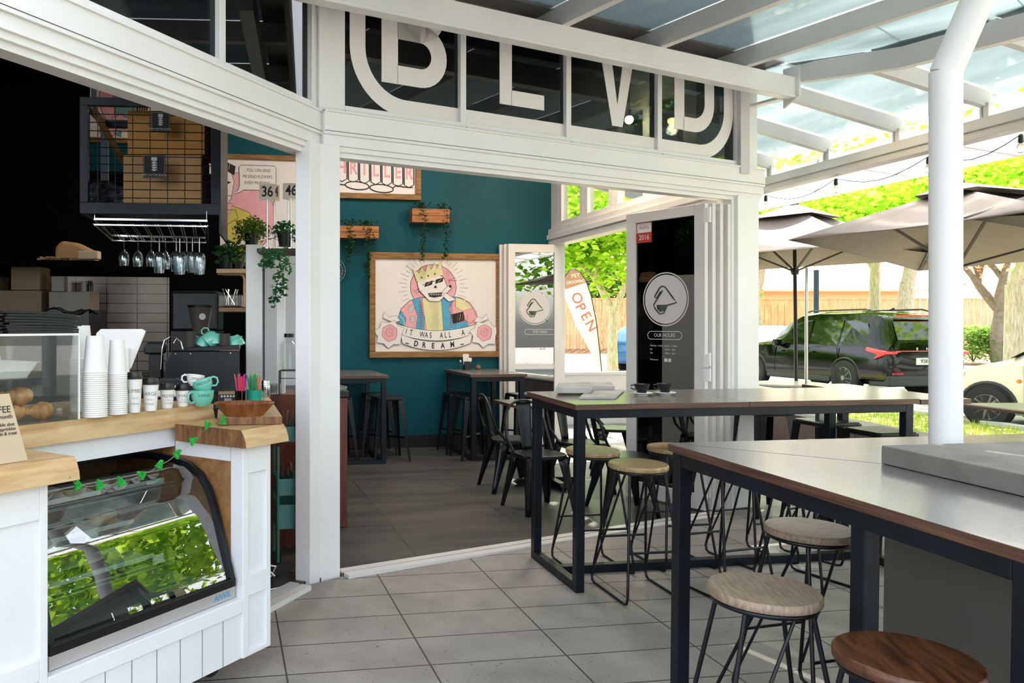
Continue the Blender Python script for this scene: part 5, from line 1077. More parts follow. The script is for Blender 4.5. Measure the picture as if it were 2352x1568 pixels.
def box_thing(name, label, cat, px0, px1, py0, py1, D, dep, m, group=None, tape=None, z0=None):
    p, w, d, h = bxat(px0, px1, py0, py1, D, dep)
    if z0 is not None: h += p.z-z0; p.z = z0
    t = thing(name, label, cat, p, 0, group); obj('body', MB().box(0, w, 0, d, 0, h), m, t, bev=.003)
    if tape: obj('seam', MB().box(.0, w, -.001, 0, h*.48, h*.5), tape, t)
    return t
box_thing('carton', 'pale cardboard carton at the bottom of the hanging cage', 'carton', 283, 462, 356, 472, 5.10, .3, 'carton', 'cartons in the cage', 'kraft', z0=a.z+.05)
box_thing('carton', 'cardboard carton coloured as if lit orange, stacked on top inside the hanging cage', 'carton', 293, 470, 254, 354, 5.10, .3, 'carton_lit', 'cartons in the cage', 'kraft')
p, w, d, h = bxat(205, 318, 400, 462, 5.1, .2); random.seed(5)
b = MB().grid(lambda u, v: V(w*u, .02*random.random(), h*v*(.75+.25*math.sin(3*u+1))+.012*random.random()), 14, 8); b.grid(lambda u, v: V(w*u, .2*v, h*(.75+.25*math.sin(3*u+1))+.02*random.random()), 14, 6)
tag(obj('bin_liner_roll', b, 'menu_navy', loc=(p.x, p.y, a.z+.045)), 'crumpled black plastic bags lying in the cage', 'bag')
tag(obj('broom_handle', MB().bar(at(210, 245, 5.15), at(300, 398, 5.3), .035, .03), 'frame_wood'), 'dark wooden batten leaning diagonally inside the cage', 'batten')
# glass rack
rk = thing('glass_rack', 'chrome rack holding hanging wine glasses under the cage', 'rack')
n1, n2, f1, f2 = at(217, 503, 5.0), at(474, 507, 5.0), at(258, 541, 5.75), at(475, 546, 5.75)
b = MB()
for p_, q_ in ((n1, n2), (n2, f2), (f2, f1), (f1, n1)): b.bar(p_, q_, .012, .012).bar(p_-V(0, 0, .035), q_-V(0, 0, .035), .008, .008)
obj('rail', b, 'chrome', rk); b = MB(); RL = 9
for k in range(RL+1):
    u = k/RL
    for o_ in (-.008, .008): b.tube([n1.lerp(n2, u)+V(o_, 0, -.03), f1.lerp(f2, u)+V(o_, 0, -.03)], .003, 5)
obj('runner', b, 'chrome', rk)
b = MB()
for p_ in (n1, n2, f1, f2): b.tube([p_, V(p_.x, min(p_.y, 5.45), a.z+.02)], .004, 6)
obj('hook', b, 'chrome', rk)
m = glass('wine_glass', '#eef4f6', .16); m = MATS['wine_glass']
def wine(label, px, ytop, ybot, D, kind):
    p = at(px, ytop, D); q = at(px, ybot, D); H_ = p.z-q.z; b = MB(); st = H_*.42
    if kind == 0: pr = [(.032, H_), (.030, H_-.003), (.004, H_-.006), (.0035, H_-st), (.012, H_-st-.006), (.030, H_*.42), (.037, H_*.28), (.036, H_*.15), (.031, 0)]
    else: pr = [(.034, H_), (.032, H_-.003), (.0045, H_-.007), (.004, H_-st*.95), (.03, H_-st-.004), (.041, H_*.48), (.042, H_*.4), (.038, H_*.15), (.033, 0)]
    b.lathe(pr+[(r-.0012, z+.0005) for r, z in reversed(pr[4:])], 22); o = obj('wine_glass', b, 'wine_glass', loc=(p.x, p.y, q.z), smooth=60); tag(o, label, 'glass', 'wine glasses hanging from the rack')
for i, (x, D, k, y1) in enumerate(((285, 5.7, 0, 610), (317, 5.7, 0, 612), (347, 5.72, 0, 612), (380, 5.74, 0, 618), (366, 5.5, 1, 627), (405, 5.5, 1, 624), (413, 5.3, 1, 630), (429, 5.55, 1, 622), (442, 5.4, 1, 626), (458, 5.25, 1, 630))):
    wine(['leftmost hanging wine glass with round bowl', 'second hanging wine glass from the left', 'third hanging wine glass, half hidden by a larger one', 'round wine glass hanging behind the larger goblets', 'first large angular goblet from the left', 'second large angular goblet from the left', 'large goblet hanging behind the middle of the group', 'large goblet third from the right on the rack', 'large goblet second from the right on the rack', 'rightmost large goblet on the rack'][i], x, 545, y1, D, k)
# ---------------- kitchen bench and equipment ----------------
mat('bench_dark', '#0e0e0f', .5, var=.2); mat('box_beige', '#8c7a5c', .7, var=.06); mat('appliance_beige', '#8f8478', .4, var=.08); mat('smoke_plastic', '#4d463f', .25, var=.1)
yb_ = -1.45; bl = FB.W(-5.5, -.9); 
tag(obj('back_bench', MB().box(-5.6, KX-.1, -1.55, -.92, 0, .98), 'bench_dark', fr=FB), 'long dark bench along the tiled kitchen wall', 'bench')
DK = 7.5
def onb(px): return at(px, 748, DK)
def kb(*args, **k): return box_thing(*args, z0=.981, **k)
kb('storage_box', 'large beige lidded box on the back bench', 'box', -2, 95, 667, 760, DK, .3, 'box_beige', 'beige boxes on the back bench')
box_thing('storage_box', 'smaller beige box stacked on the large one', 'box', 25, 92, 612, 665.5, DK, .25, 'box_beige', 'beige boxes on the back bench')
kb('storage_box', 'beige box cut by the left edge of the photo', 'box', -40, -6, 634, 760, DK, .25, 'box_beige', 'beige boxes on the back bench')
t = kb('till_printer', 'beige shop microwave with dark window on the back bench', 'microwave', 112, 205, 670, 760, DK, .3, 'appliance_beige')
obj('dark_window', MB().box(.06, .31, -.004, 0, (750-735)*DK/F+.04, .36), 'black_plastic', t); obj('paper_in_window', MB().box(.07, .2, -.006, -.004, .24, .35), 'poster_white', t); obj('vent', MB().box(.02, .12, -.003, 0, .385, .40).box(.22, .33, -.003, 0, .385, .40), 'black_plastic', t)
t.name = 'microwave'
mat('paper_dim', '#a59d92', .7)
box_thing('paper_stack', 'white paper packs standing on the microwave', 'paper', 118, 147, 634, 669, DK+.05, .1, 'paper_dim'); 
for px, r, nm, lab in ((194, .03, 'spice_jar', 'small pale jar on the microwave'), (207, .028, 'spice_jar', 'small dark jar on the edge of the microwave')):
    p = at(px, 669, DK+.1); tag(obj(nm, MB().lathe([(0, 0), (r, 0), (r, .07), (r*.8, .08), (r*.8, .1), (0, .1)], 14, p), 'paper_dim' if px < 200 else 'black_plastic', smooth=35), lab, 'jar', 'jars on the microwave')
kb('tub', 'grey plastic tub behind the dark bags', 'tub', 204, 230, 712, 760, DK-.2, .2, 'bench_dark')
p, w, d, h = bxat(100, 204, 708, 745, 6.6, .2); b = MB().grid(lambda u, v: V(w*u, .25*v, h*(.7+.3*math.sin(7*u)*math.sin(3*v+1))+.02*random.random()), 26, 10)
for u_ in (0,): b.grid(lambda u, v: V(w*u, 0, h*v*(.7+.3*math.sin(7*u)*math.sin(1))), 26, 4)
tag(obj('black_bag', b, 'lid_black', loc=(p.x, p.y, p.z)), 'crumpled black plastic bag behind the menus', 'bag')
tag(obj('bag_stand', MB().box(0, w, 0, .25, 0, p.z), 'bench_dark', loc=(p.x, p.y, 0)), 'dark low bench carrying the crumpled black bag', 'bench')
# shelf with bread
sh = at(84, 597, 7.2); tag(obj('kitchen_shelf', MB().box(-.6, .9, 0, .75, -.03, 0), 'black_wall', loc=(sh.x, sh.y, sh.z), rotz=FB.r), 'black shelf above the beige boxes', 'shelf')
p = at(170, 595, 7.3); b = MB().prism([(-.18, 0), (.18, 0), (.17, .09), (.02, .165), (-.12, .185), (-.18, .13)], 0, .2, 'y'); tag(obj('paper_bag', b, 'carton', loc=(p.x, p.y, sh.z+.002), bev=.03), 'brown paper bag lying on the kitchen shelf', 'bag')
p = at(210, 593, 7.22); tag(obj('foam_tray', MB().box(-.09, .09, 0, .1, 0, .075), 'kraft_pale', loc=(p.x, p.y-.1, sh.z+.002), bev=.01), 'small pale block on the kitchen shelf beside the paper bag', 'block')
p = at(120, 594, 7.25); b = MB(); random.seed(8); [b.tube([(random.uniform(-.16, .16), random.uniform(0, .1), random.uniform(0, .03)) for _ in range(2)], .006, 5) for k in range(40)]; tag(obj('twine_bundle', b, 'kraft', loc=(p.x, p.y, sh.z+.006)), 'brown bundle of twigs on the kitchen shelf', 'bundle')
struct('wall_kitchen_low', MB().box(KX-.02, FB.on(604, 700, -.9).x, -.9, -.82, 0, FB.on(540, 612, -.9).z), 'black_wall', fr=FB)
# espresso machine
Q = at(388, 905, 4.75); t = thing('espresso_machine', 'large black espresso machine with rounded back panel', 'coffee machine', (Q.x, Q.y, 0), .12)
s_ = 4.75/F
def E_(px, py): return ((px-388)*s_, H-(py-748)*s_)
b = MB().prism([E_(380, 905), E_(380, 830), E_(392, 806), E_(548, 806), E_(545, 880), E_(538, 905)], 0, .03, 'y'); obj('back_panel', b, 'black_metal', t, bev=.006)
b = MB().prism([E_(400, 903), E_(400, 808), E_(545, 806), E_(545, 903)], .03, .5, 'y'); obj('machine_body', b, 'black_plastic', t, bev=.01)
b = MB().prism([E_(425, 806), E_(432, 798), E_(548, 792), E_(548, 806)], .0, .45, 'y'); obj('cup_tray', b, 'black_metal', t, bev=.006)
b = MB(); b.tube([V(E_(392, 805)[0], -.006, E_(392, 805)[1]), V(E_(549, 805)[0], -.006, E_(549, 805)[1])], .004, 6); [b.lathe([(0, 0), (.007, 0), (.005, .004)], 10, (E_(x, y)[0], -.001, E_(x, y)[1]), Matrix.Rotation(math.pi/2, 4, 'X')) for x, y in ((403, 812), (437, 812), (528, 811))]; obj('chrome_trim', b, 'chrome', t)
b = MB(); b.tube([V(E_(x, y)[0], .1, E_(x, y)[1]) for x, y in ((366, 850), (369, 800), (374, 782), (386, 775), (400, 776), (411, 786), (416, 806))], .005, 8); b.tube([V(E_(x, y)[0], .2, E_(x, y)[1]) for x, y in ((391, 790), (397, 780), (406, 782), (414, 806))], .004, 8); obj('steam_wand', b, 'chrome', t)
tag(obj('machine_bench', MB().box(-.15, .46, 0, .6, 0, E_(0, 905)[1]-.001), 'bench_dark', loc=(Q.x, Q.y, 0), rotz=.12), 'dark bench beneath the espresso machine', 'bench')
g = at(355, 850, 4.9); t = thing('espresso_tamper_station', 'black grouped device with cups left of the espresso machine', 'machine', (g.x, g.y, g.z), .1)
obj('device_head', MB().prism([(-.055, .10), (.06, .10), (.07, .15), (.05, .17), (-.04, .17), (-.06, .14)], -.05, .05, 'y'), 'black_plastic', t, bev=.01); obj('device_body', MB().box(-.03, .05, -.04, .04, -.05, .10), 'black_plastic', t, bev=.01); obj('device_base', MB().box(-.11, .09, -.07, .07, -.16, -.05), 'black_metal', t, bev=.006)
t.name = 'coffee_grinder_head'
ztop = E_(0, 792)[1]
def topm(label, px, py, r, h, rot, hd, m='teal_ceramic', dz=0):
    p = at(px, py, 4.9); return mug('mug', label, V(p.x, p.y, p.z+dz), r, h, m, rot=rot, handle=hd, group='mugs piled on the espresso machine')
topm('mint mug lying on its side high on the mug pile', 498, 768, .055, .07, (0, -2.3, 0), 0); topm('mint mug upside down at the far right of the machine top', 535, 772, .055, .07, (0, 2.75, 0), .2); topm('mint mug with handle turned left on the machine', 472, 775, .045, .06, (0, -2.7, .3), .3)
topm('mint mug at the foot of the pile, handle out to the left', 497, 792, .05, .06, (0, math.pi, 0), 0.2, dz=.07); topm('mint mug right way up at the right end of the machine', 537, 794, .052, .06, (0, 0, 0), 1.6); topm('small mint mug at the left foot of the pile', 466, 794, .04, .05, (0, math.pi, 0), .2, dz=.055)
for px, n, y in ((437, 6, 796), (516, 5, 794)):
    p = at(px, y, 4.85)
    for k in range(n): tag(obj('dark_cup', MB().lathe([(0, 0), (.028, 0), (.034, .03), (.031, .03), (.026, .004), (0, .004)], 20), 'smoke_plastic', loc=(p.x, p.y, ztop-.02+.014*k), smooth=40), 'dark brown cup in the %s stack on the espresso machine' % ('left' if px < 500 else 'right'), 'cup', '%s stack of dark cups' % ('left' if px < 500 else 'right'))
p = at(461, 760, 5.6); t = thing('bean_grinder', 'coffee grinder with smoky hopper and white dot', 'grinder', (p.x, p.y, 0), .1)
s5 = 5.6/F; b = MB().lathe([(.05, p.z-.02), (.085, p.z+.16), (.087, p.z+.165), (.08, p.z+.165)], 24); obj('hopper', b, 'smoke_plastic', t, smooth=40); obj('hopper_lid', MB().lathe([(.09, p.z+.165), (.092, p.z+.18), (.03, p.z+.185), (0, p.z+.185)], 24), 'black_plastic', t, smooth=40)
obj('white_dot', MB().lathe([(0, 0), (.023, 0)], 20, (.018, -.081, p.z+.10), Matrix.Rotation(math.pi/2+.16, 4, 'X')), 'paper_white', t); obj('grinder_body', MB().box(-.09, .09, -.09, .12, 1.0, p.z-.02), 'black_plastic', t, bev=.01)
tag(obj('grinder_bench', MB().box(-.4, .55, -.2, .3, 0, 1.0), 'bench_dark', loc=(p.x, p.y, 0), rotz=FB.r), 'dark bench beneath the coffee grinder', 'bench')
p, w, d, h = bxat(392, 500, 668, 760, 6.3, .3); tag(obj('blender_station', MB().box(0, w, 0, .3, 0, h), 'black_metal', loc=p, bev=.02), 'dark glossy appliance behind the grinder', 'appliance'); tag(obj('appliance_bench', MB().box(0, w, 0, .3, 0, p.z-.001), 'bench_dark', loc=(p.x, p.y, 0)), 'dark bench beneath the glossy appliance', 'bench')
# open shelves right of the machine
def shelf(px0, px1, py0, py1, D, dep, lab, m='pine'):
    p, w, d, h = bxat(px0, px1, py0, py1, D, dep); return tag(obj('wooden_shelf', MB().box(0, w, 0, dep, 0, h), m, loc=p, bev=.002), lab, 'shelf', 'short wooden shelves beside the white post'), p, w, h
_, p1_, w1_, h1_ = shelf(497, 566, 617, 627, 5.45, .3, 'pale wooden shelf carrying the bushy potted plants'); _, p2_, w2_, h2_ = shelf(502, 566, 706, 716, 5.45, .3, 'lower brown wooden shelf with clear tubs above', 'frame_wood')
b = MB().tube([at(500, 628.5, 5.5), at(552, 628.5, 5.5), at(559, 634, 5.5), at(561, 642, 5.5), at(561, 705, 5.5)], .008, 8); tag(obj('shelf_bracket', b, 'pine'), 'bent pale timber bracket under the plant shelf', 'bracket')
p = at(532, 705, 5.6); tag(obj('clear_tub', MB().box(-.08, .08, -.08, .08, 0, .085), 'acrylic', loc=(p.x, p.y, p.z+.001), bev=.008), 'clear plastic tub with spoons on the lower shelf', 'tub'); b = MB(); [b.tube([(random.uniform(-.05, .05), random.uniform(-.05, .05), .01), (random.uniform(-.07, .07), random.uniform(-.06, .06), .12)], .004, 5) for _ in range(8)]; tag(obj('spoons', b, 'chrome', loc=(p.x, p.y, p.z+.004)), 'shiny spoons standing in the clear tub', 'spoons', kind='stuff')
def potplant(label, px, py, D, r, n, m, potm='black_plastic', s=.03, hang=0):
    p = at(px, py, D); t = thing('potted_plant', label, 'plant', p, 0, 'plants around the white post'); obj('pot', MB().lathe([(0, 0), (.04, 0), (.055, .09), (.05, .09), (.045, .08), (0, .08)], 18), potm, t, smooth=40)
    b = MB(); 
    for k in range(n):
        v = V(random.gauss(0, 1), random.gauss(0, 1), abs(random.gauss(0, 1))+.1).normalized()*r*random.uniform(.5, 1); leafquad(b, V(v.x, v.y, .09+v.z*.9-(.05 if random.random() < .3 else 0)), s)
    if hang:
        for q in range(3): vine(b, V(-.05+.045*q, -.05, .12), hang*(.6+.4*q/2), .04, 80, s)
    tag(obj('plant_foliage', b, m, t), kind='stuff'); return p, t
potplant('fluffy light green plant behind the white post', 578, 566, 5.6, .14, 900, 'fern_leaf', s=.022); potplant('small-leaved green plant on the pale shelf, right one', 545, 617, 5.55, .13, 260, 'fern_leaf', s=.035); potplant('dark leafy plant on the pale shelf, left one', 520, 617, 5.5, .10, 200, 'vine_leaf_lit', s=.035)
# stand board with order numbers
p = at(590, 579, 5.2); q = at(700, 568, 5.2); tag(obj('wooden_shelf', MB().box(0, q.x-p.x, 0, .28, 0, .025), 'timber_brown', loc=(p.x, p.y, p.z)), 'dark board carrying the order number stands', 'shelf'); zb = p.z+.026
tag(obj('board_support', MB().box(.12, .17, .1, .2, 0, p.z-.001), 'white_paint', loc=(p.x+.0, p.y, 0)), 'white upright holding the number stand board', 'post')
pp_, pt_ = potplant('trailing ivy hanging from the number stand board', 655, 566, 5.28, .09, 160, 'vine_leaf_lit', s=.035, hang=.0)
b = MB(); random.seed(12); tp_ = at(640, 572, 5.12)-pp_; st_ = MB()
for dx, l_ in ((-.03, .10), (0, .36), (.03, .30), (-.07, .12)): st_.tube(vine(b, tp_+V(dx, 0, 0), l_, .045, 75, .036), .0018, 5)
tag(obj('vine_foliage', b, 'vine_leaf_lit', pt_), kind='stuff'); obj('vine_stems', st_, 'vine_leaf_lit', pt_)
mat('number_card', '#d9cdbd', .5)
for px, py, num, lab, rz_, hz_ in ((614, 441, '36', 'order number stand showing 36', 0, 0), (630, 440, '24', 'order number stand behind the 36, turned away', 1.0, .05), (669, 438, '46', 'order number stand showing 46 beside the post', 0, 0), (662, 440, '7', 'order number stand hidden behind the 46', .9, .06)):
    c = at(px, py, 5.25+hz_); t = thing('number_stand', lab, 'sign', (c.x, c.y, zb), rz_, 'order number stands'); hh = c.z-zb
    obj('rod', MB().tube([(0, 0, .012), (0, 0, hh-.05)], .006, 10), 'chrome', t, smooth=60); obj('stand_base', MB().lathe([(0, 0), (.04, 0), (.04, .006), (.008, .012), (0, .012)], 20), 'chrome', t, smooth=40)
    obj('ring_clip', MB().tube([(.012*math.cos(k*.52), 0, hh-.045+.012*math.sin(k*.52)) for k in range(12)], .002, 5, closed=True), 'chrome', t); obj('number_plate', MB().box(-.052, .052, -.003, 0, hh-.055, hh+.05), 'number_card', t)
    b = MB(); tomb(b, textmesh('t', num, .095, 'ink', loc=(0, -.004, hh), ext=.0005, bold=.0015, sx=.8, link=False), 0); obj('digits', b, 'ink', t)
# water dispenser and trolley
D_ = 5.25; p = at(664, 905, D_)
t = thing('water_dispenser', 'glass water jar on a black wire stand by the post', 'dispenser', p); zz = [(905-y)*D_/F for y in (850, 785, 778)]
obj('jar', MB().lathe([(0, zz[0]), (.055, zz[0]), (.06, zz[0]+.02), (.06, zz[1]-.01), (.03, zz[1]+.01), (.03, zz[2]+.01)], 24), 'acrylic', t, smooth=50); obj('jar_lid', MB().lathe([(.033, zz[2]+.01), (.033, zz[2]+.035), (0, zz[2]+.035)], 20), 'black_plastic', t, smooth=35)
b = MB(); [b.tube([(x, y, 0), (x, y, zz[0])], .004, 6) for x in (-.06, .06) for y in (-.05, .05)]; b.bar((-.06, -.05, zz[0]), (.06, -.05, zz[0]), .008).bar((-.06, .05, zz[0]), (.06, .05, zz[0]), .008).bar((-.06, -.05, zz[0]-.05), (.06, -.05, zz[0]-.05), .005); obj('wire_stand', b, 'black_plastic', t)
tag(obj('drip_glass', MB().lathe([(0, .002), (.035, .002), (.035, .07), (.033, .07), (.033, .005)], 16, (p.x-.09, p.y, p.z)), 'wine_glass', smooth=40), 'short water glass beside the dispenser', 'glass')
tag(obj('dispenser_cabinet', MB().box(-.14, .2, -.02, .35, .0, p.z-.001), 'red_wood', loc=(p.x, p.y, 0)), 'reddish cabinet under the water dispenser', 'cabinet')
tx = at(662, 960, 4.75); t = thing('utensil_trolley', 'mint green three tier trolley filled with cutlery', 'trolley', (tx.x, tx.y, 0), .2)
for y0_, y1_ in ((975, 1010), (1092, 1130), (1150, 1205)):
    z0 = H-(y1_-748)*4.75/F; z1 = H-(y0_-748)*4.75/F; b = MB().box(-.075, .2, -.1, .15, z0, z0+.004).box(-.075, -.071, -.1, .15, z0, z1).box(-.075, .2, -.1, -.096, z0, z1).box(-.075, .2, .146, .15, z0, z1); tr_ = obj('tray', b, 'teal_bin', t, bev=.01)
    if y0_ < 1100:
        b = MB(); [b.tube([(x, y, z0+.01), (x+random.uniform(-.02, .02), y, z1+random.uniform(.02, .09))], .006, 6) for x, y in [(random.uniform(-.06, .18), random.uniform(-.08, .1)) for _ in range(34)]]
        tag(obj('cutlery', b, 'chrome', loc=(tx.x, tx.y, 0), rotz=.2), 'knives and forks standing in the %s trolley tray' % ('top' if y0_ < 1000 else 'middle'), 'cutlery', kind='stuff')
b = MB(); [b.tube([(x, y, .08), (x, y, .75)], .008, 8) for x in (-.07, .195) for y in (-.095, .145)]; obj('trolley_frame', b, 'teal_bin', t)
for x, y in ((-.06, -.09), (.19, -.09), (-.06, .14)): obj('wheel', MB().lathe([(0, -.012), (.035, -.012), (.035, .012), (0, .012)], 18, (x, y, .037), Matrix.Rotation(math.pi/2, 4, 'X')), 'rubber', t, smooth=30)
b = MB().tube([(tx.x-.05, tx.y-.3, .06), (tx.x-.12, tx.y-.28, .12), (tx.x-.05, tx.y-.25, .10), (tx.x-.08, tx.y-.2, .03), (tx.x-.2, tx.y-.25, .006), (tx.x-.12, tx.y-.4, .006), (tx.x-.02, tx.y-.33, .006)], .005, 6); tag(obj('power_cable', b, 'paper_white'), 'tangled white power cable on the floor by the trolley', 'cable')
# ---------------- things on the long bar table ----------------
def onbt(px, py): return ono(px, py, 1.04)
mat('newsprint', '#b4afac', .8, col2='#99948f', scale=9, var=.2); mat('news_blue', '#2f5f9c', .6)
def paper(label, pts, z, th, m='newsprint', fold=True):
    P_ = [onbt(*p) for p in pts]; b = MB(); n = 4; off = V(0, 0, 1)
    b.add([P_[i]+V(0, 0, z) for i in range(4)]+[P_[i]+V(0, 0, z+th) for i in range(4)], [(3, 2, 1, 0), (4, 5, 6, 7), (0, 1, 5, 4), (1, 2, 6, 5), (2, 3, 7, 6), (3, 0, 4, 7)])
    c = P_[1].lerp(P_[2], .5); d = (P_[2]-P_[1])
    b.tube([P_[1]+V(0, 0, z+th/2), P_[2]+V(0, 0, z+th/2)], th/2, 10); return tag(obj('newspaper', b, m, bev=.002), label, 'newspaper', 'newspapers on the bar table')
paper('folded newspaper lying lowest on the bar table', [(1330, 917), (1412, 917), (1432, 899), (1350, 899)], .001, .012); paper('newspaper folded thick at the left of the pile', [(1276, 908), (1352, 908), (1360, 895), (1283, 895)], .014, .034); paper('newspaper rolled across the back of the pile', [(1330, 902), (1408, 900), (1402, 890), (1332, 891)], .013, .026)
b = MB().box(0, .05, 0, .03, 0, .001); p = onbt(1380, 895); tag(obj('newspaper_photo', b, 'news_blue', loc=(p.x, p.y, p.z+.031)), 'blue printed page corner on the newspaper pile', 'page')
mat('coffee_foam', '#c78b5a', .5, var=.3, scale=40)
def cappuccino(label, px, py):
    p = onbt(px, py); t = thing('saucer', 'white saucer under the '+label, 'saucer', p, 0, 'saucers on the bar table'); obj('dish', MB().lathe([(0, .004), (.032, .004), (.032, 0), (.036, .004), (.05, .012), (.066, .017), (.064, .0195), (.04, .012), (0, .009)], 40), 'white_ceramic', t, smooth=45)
    sp = tag(obj('teaspoon', MB().tube([(-.075, -.01, .024), (-.03, -.035, .018)], .0018, 6).lathe([(0, 0), (.01, .002), (.008, .004)], 12, (-.025, -.037, .016), Matrix.Diagonal((1.4, .9, 1, 1))), 'chrome', loc=p), 'teaspoon on the saucer of the '+label, 'teaspoon', 'teaspoons on the saucers')
    t = thing('coffee_cup', label, 'cup', (p.x, p.y, p.z+.0125), 0, 'black coffee cups on the bar table'); obj('cup_bowl', MB().lathe([(0, .003), (.022, .003), (.022, 0), (.026, .001), (.034, .02), (.043, .045), (.046, .058), (.0435, .058), (.041, .045), (.03, .02), (0, .01)], 36), 'lid_black', t, smooth=50)
    obj('coffee', MB().lathe([(0, .054), (.0425, .053)], 30), 'coffee_foam', t); obj('handle', MB().tube([(.0+.044*math.cos(2.4), .044*math.sin(2.4), .05), (.068*math.cos(2.4), .068*math.sin(2.4), .045), (.066*math.cos(2.4), .066*math.sin(2.4), .028), (.036*math.cos(2.4), .036*math.sin(2.4), .02)], .004, 8), 'lid_black', t, smooth=60)
cappuccino('black cappuccino cup nearer the newspapers', 1474, 908); cappuccino('black cappuccino cup right of the other one', 1527, 907)
# ---------------- parasols and outer tables ----------------
mat('canvas', '#6f655e', .8, var=.08, scale=4); mat('canvas_dark', '#4a4440', .8, var=.08)
MATS['canvas'].node_tree.nodes['Principled BSDF'].inputs['Transmission Weight'].default_value = 0
def parasol(label, apex, corners, pole_r=.022, pole_m='black_metal', lean=None, valance=.0, m='canvas'):
    base = V(apex.x, apex.y, 0) if lean is None else lean; t = thing('parasol', label, 'parasol', (0, 0, 0), 0, 'street parasols')
    n = len(corners); b = MB(); C_ = V(apex.x, apex.y, apex.z)
    for i in range(n):
        p, q = corners[i], corners[(i+1) % n]
        def fn(u, v, p=p, q=q):
            e = p.lerp(q, u); e = e+(V(C_.x, C_.y, e.z)-e)*.05*math.sin(math.pi*u); r = C_.lerp(e, .12+.88*v); r.z -= .10*math.sin(math.pi*v)*math.sin(math.pi*u)+0; return r
        b.grid(fn, 10, 8)
    obj('canopy', b, m, t, smooth=25, solid=.004); b = MB()
    for i in range(n):
        p, q = corners[i], corners[(i+1) % n]; A_ = C_+V(0, 0, .06)
        b.add([A_, C_.lerp(p, .27)+V(0, 0, .05), C_.lerp(q, .27)+V(0, 0, .05)], [(0, 1, 2)])
    obj('canopy_vent', b, m, t, solid=.004); obj('finial', MB().lathe([(.0, 0), (.06, 0), (.05, .03), (0, .045)], 16, (C_.x, C_.y, C_.z+.05)), 'canvas_dark', t, smooth=40)
    tz = C_-V(0, 0, .02); obj('pole', MB().tube([V(base.x, base.y, zo(base.x, base.y) if base.x < 4.9 else 0), tz], pole_r, 16), pole_m, t, smooth=40)
    hub = tz.lerp(V(base.x, base.y, 0), .27)
    obj('hub', MB().lathe([(.04, -.04), (.05, 0), (.04, .04)], 14, hub), 'black_plastic', t, smooth=40)
    for p in corners:
        e = C_.lerp(p, .97)-V(0, 0, .015); obj('rib', MB().bar(tz, e, .02, .02), 'canvas_dark', t); obj('strut', MB().bar(hub, C_.lerp(p, .5)-V(0, 0, .04), .02, .02), 'canvas_dark', t)
    obj('base_plate', MB().box(base.x-.25, base.x+.25, base.y-.25, base.y+.25, .001, .06), 'concrete_dark', t); return t
def sq(cx, cy, hs, z, rot): return [V(cx+hs*math.sqrt(2)*math.cos(rot+math.pi/4+k*math.pi/2), cy+hs*math.sqrt(2)*math.sin(rot+math.pi/4+k*math.pi/2), z) for k in range(4)]
ap = at(1824, 478, 10.3); parasol('smaller grey parasol on a black pole just right of the entrance pillar', ap, sq(ap.x, ap.y, 1.45, 2.30, .62), lean=V(5.75, 10.35, 0))
ap = at(2200, 432, 7.8); parasol('big grey parasol whose canopy spans behind the white round column', ap, [V(3.92, 7.2, 2.22), V(4.5, 5.1, 2.20), V(8.4, 6.4, 2.2), V(7.75, 10.95, 2.2)], m='canvas', lean=V(5.95, 7.9, 0))
ap = V(6.8, 6.2, 3.0); parasol('dark parasol entering the photo from the right edge', ap, [V(4.65, 6.1, 2.27), V(5.7, 4.7, 2.2), V(8.8, 5.7, 2.2), V(7.8, 7.9, 2.2)], m='canvas_dark')
p = at(1852, 895, 9.6); tag(obj('steel_pole', MB().lathe([(.018, 0), (.018, at(0, 615, 9.6).z), (0, at(0, 615, 9.6).z)], 14, (p.x, p.y, 0)), 'chrome', smooth=40), 'thin shiny steel pole beside the black parasol pole', 'pole')
mat('table_pale', '#b9b4ad', .35, var=.05)
p = at(1812, 877, 9.9); t = thing('round_table', 'round pale cafe table in front of the parked black car', 'table', (p.x, p.y, 0)); obj('tabletop', MB().lathe([(0, .72), (.42, .72), (.43, .73), (.42, .745), (0, .745)], 40), 'table_pale', t, smooth=40); obj('pedestal', MB().lathe([(.22, 0), (.22, .015), (.03, .04), (.03, .72)], 20), 'black_metal', t, smooth=40)
p = at(2207, 926, 6.75); t = thing('square_table', 'low table with pale top standing outside the low timber wall, right of the column', 'table', (p.x, p.y, 0), math.radians(2)); b = MB().mi(1).box(0, 1.1, -1.25, 0, .77, .79).mi(0).box(0, 1.1, -1.25, 0, .79, .80); obj('tabletop', b, ['table_pale', 'ply_edge'], t); obj('pedestal', MB().box(.5, .58, -.66, -.58, .02, .77).box(.25, .85, -.9, -.35, 0, .02), 'black_metal', t)
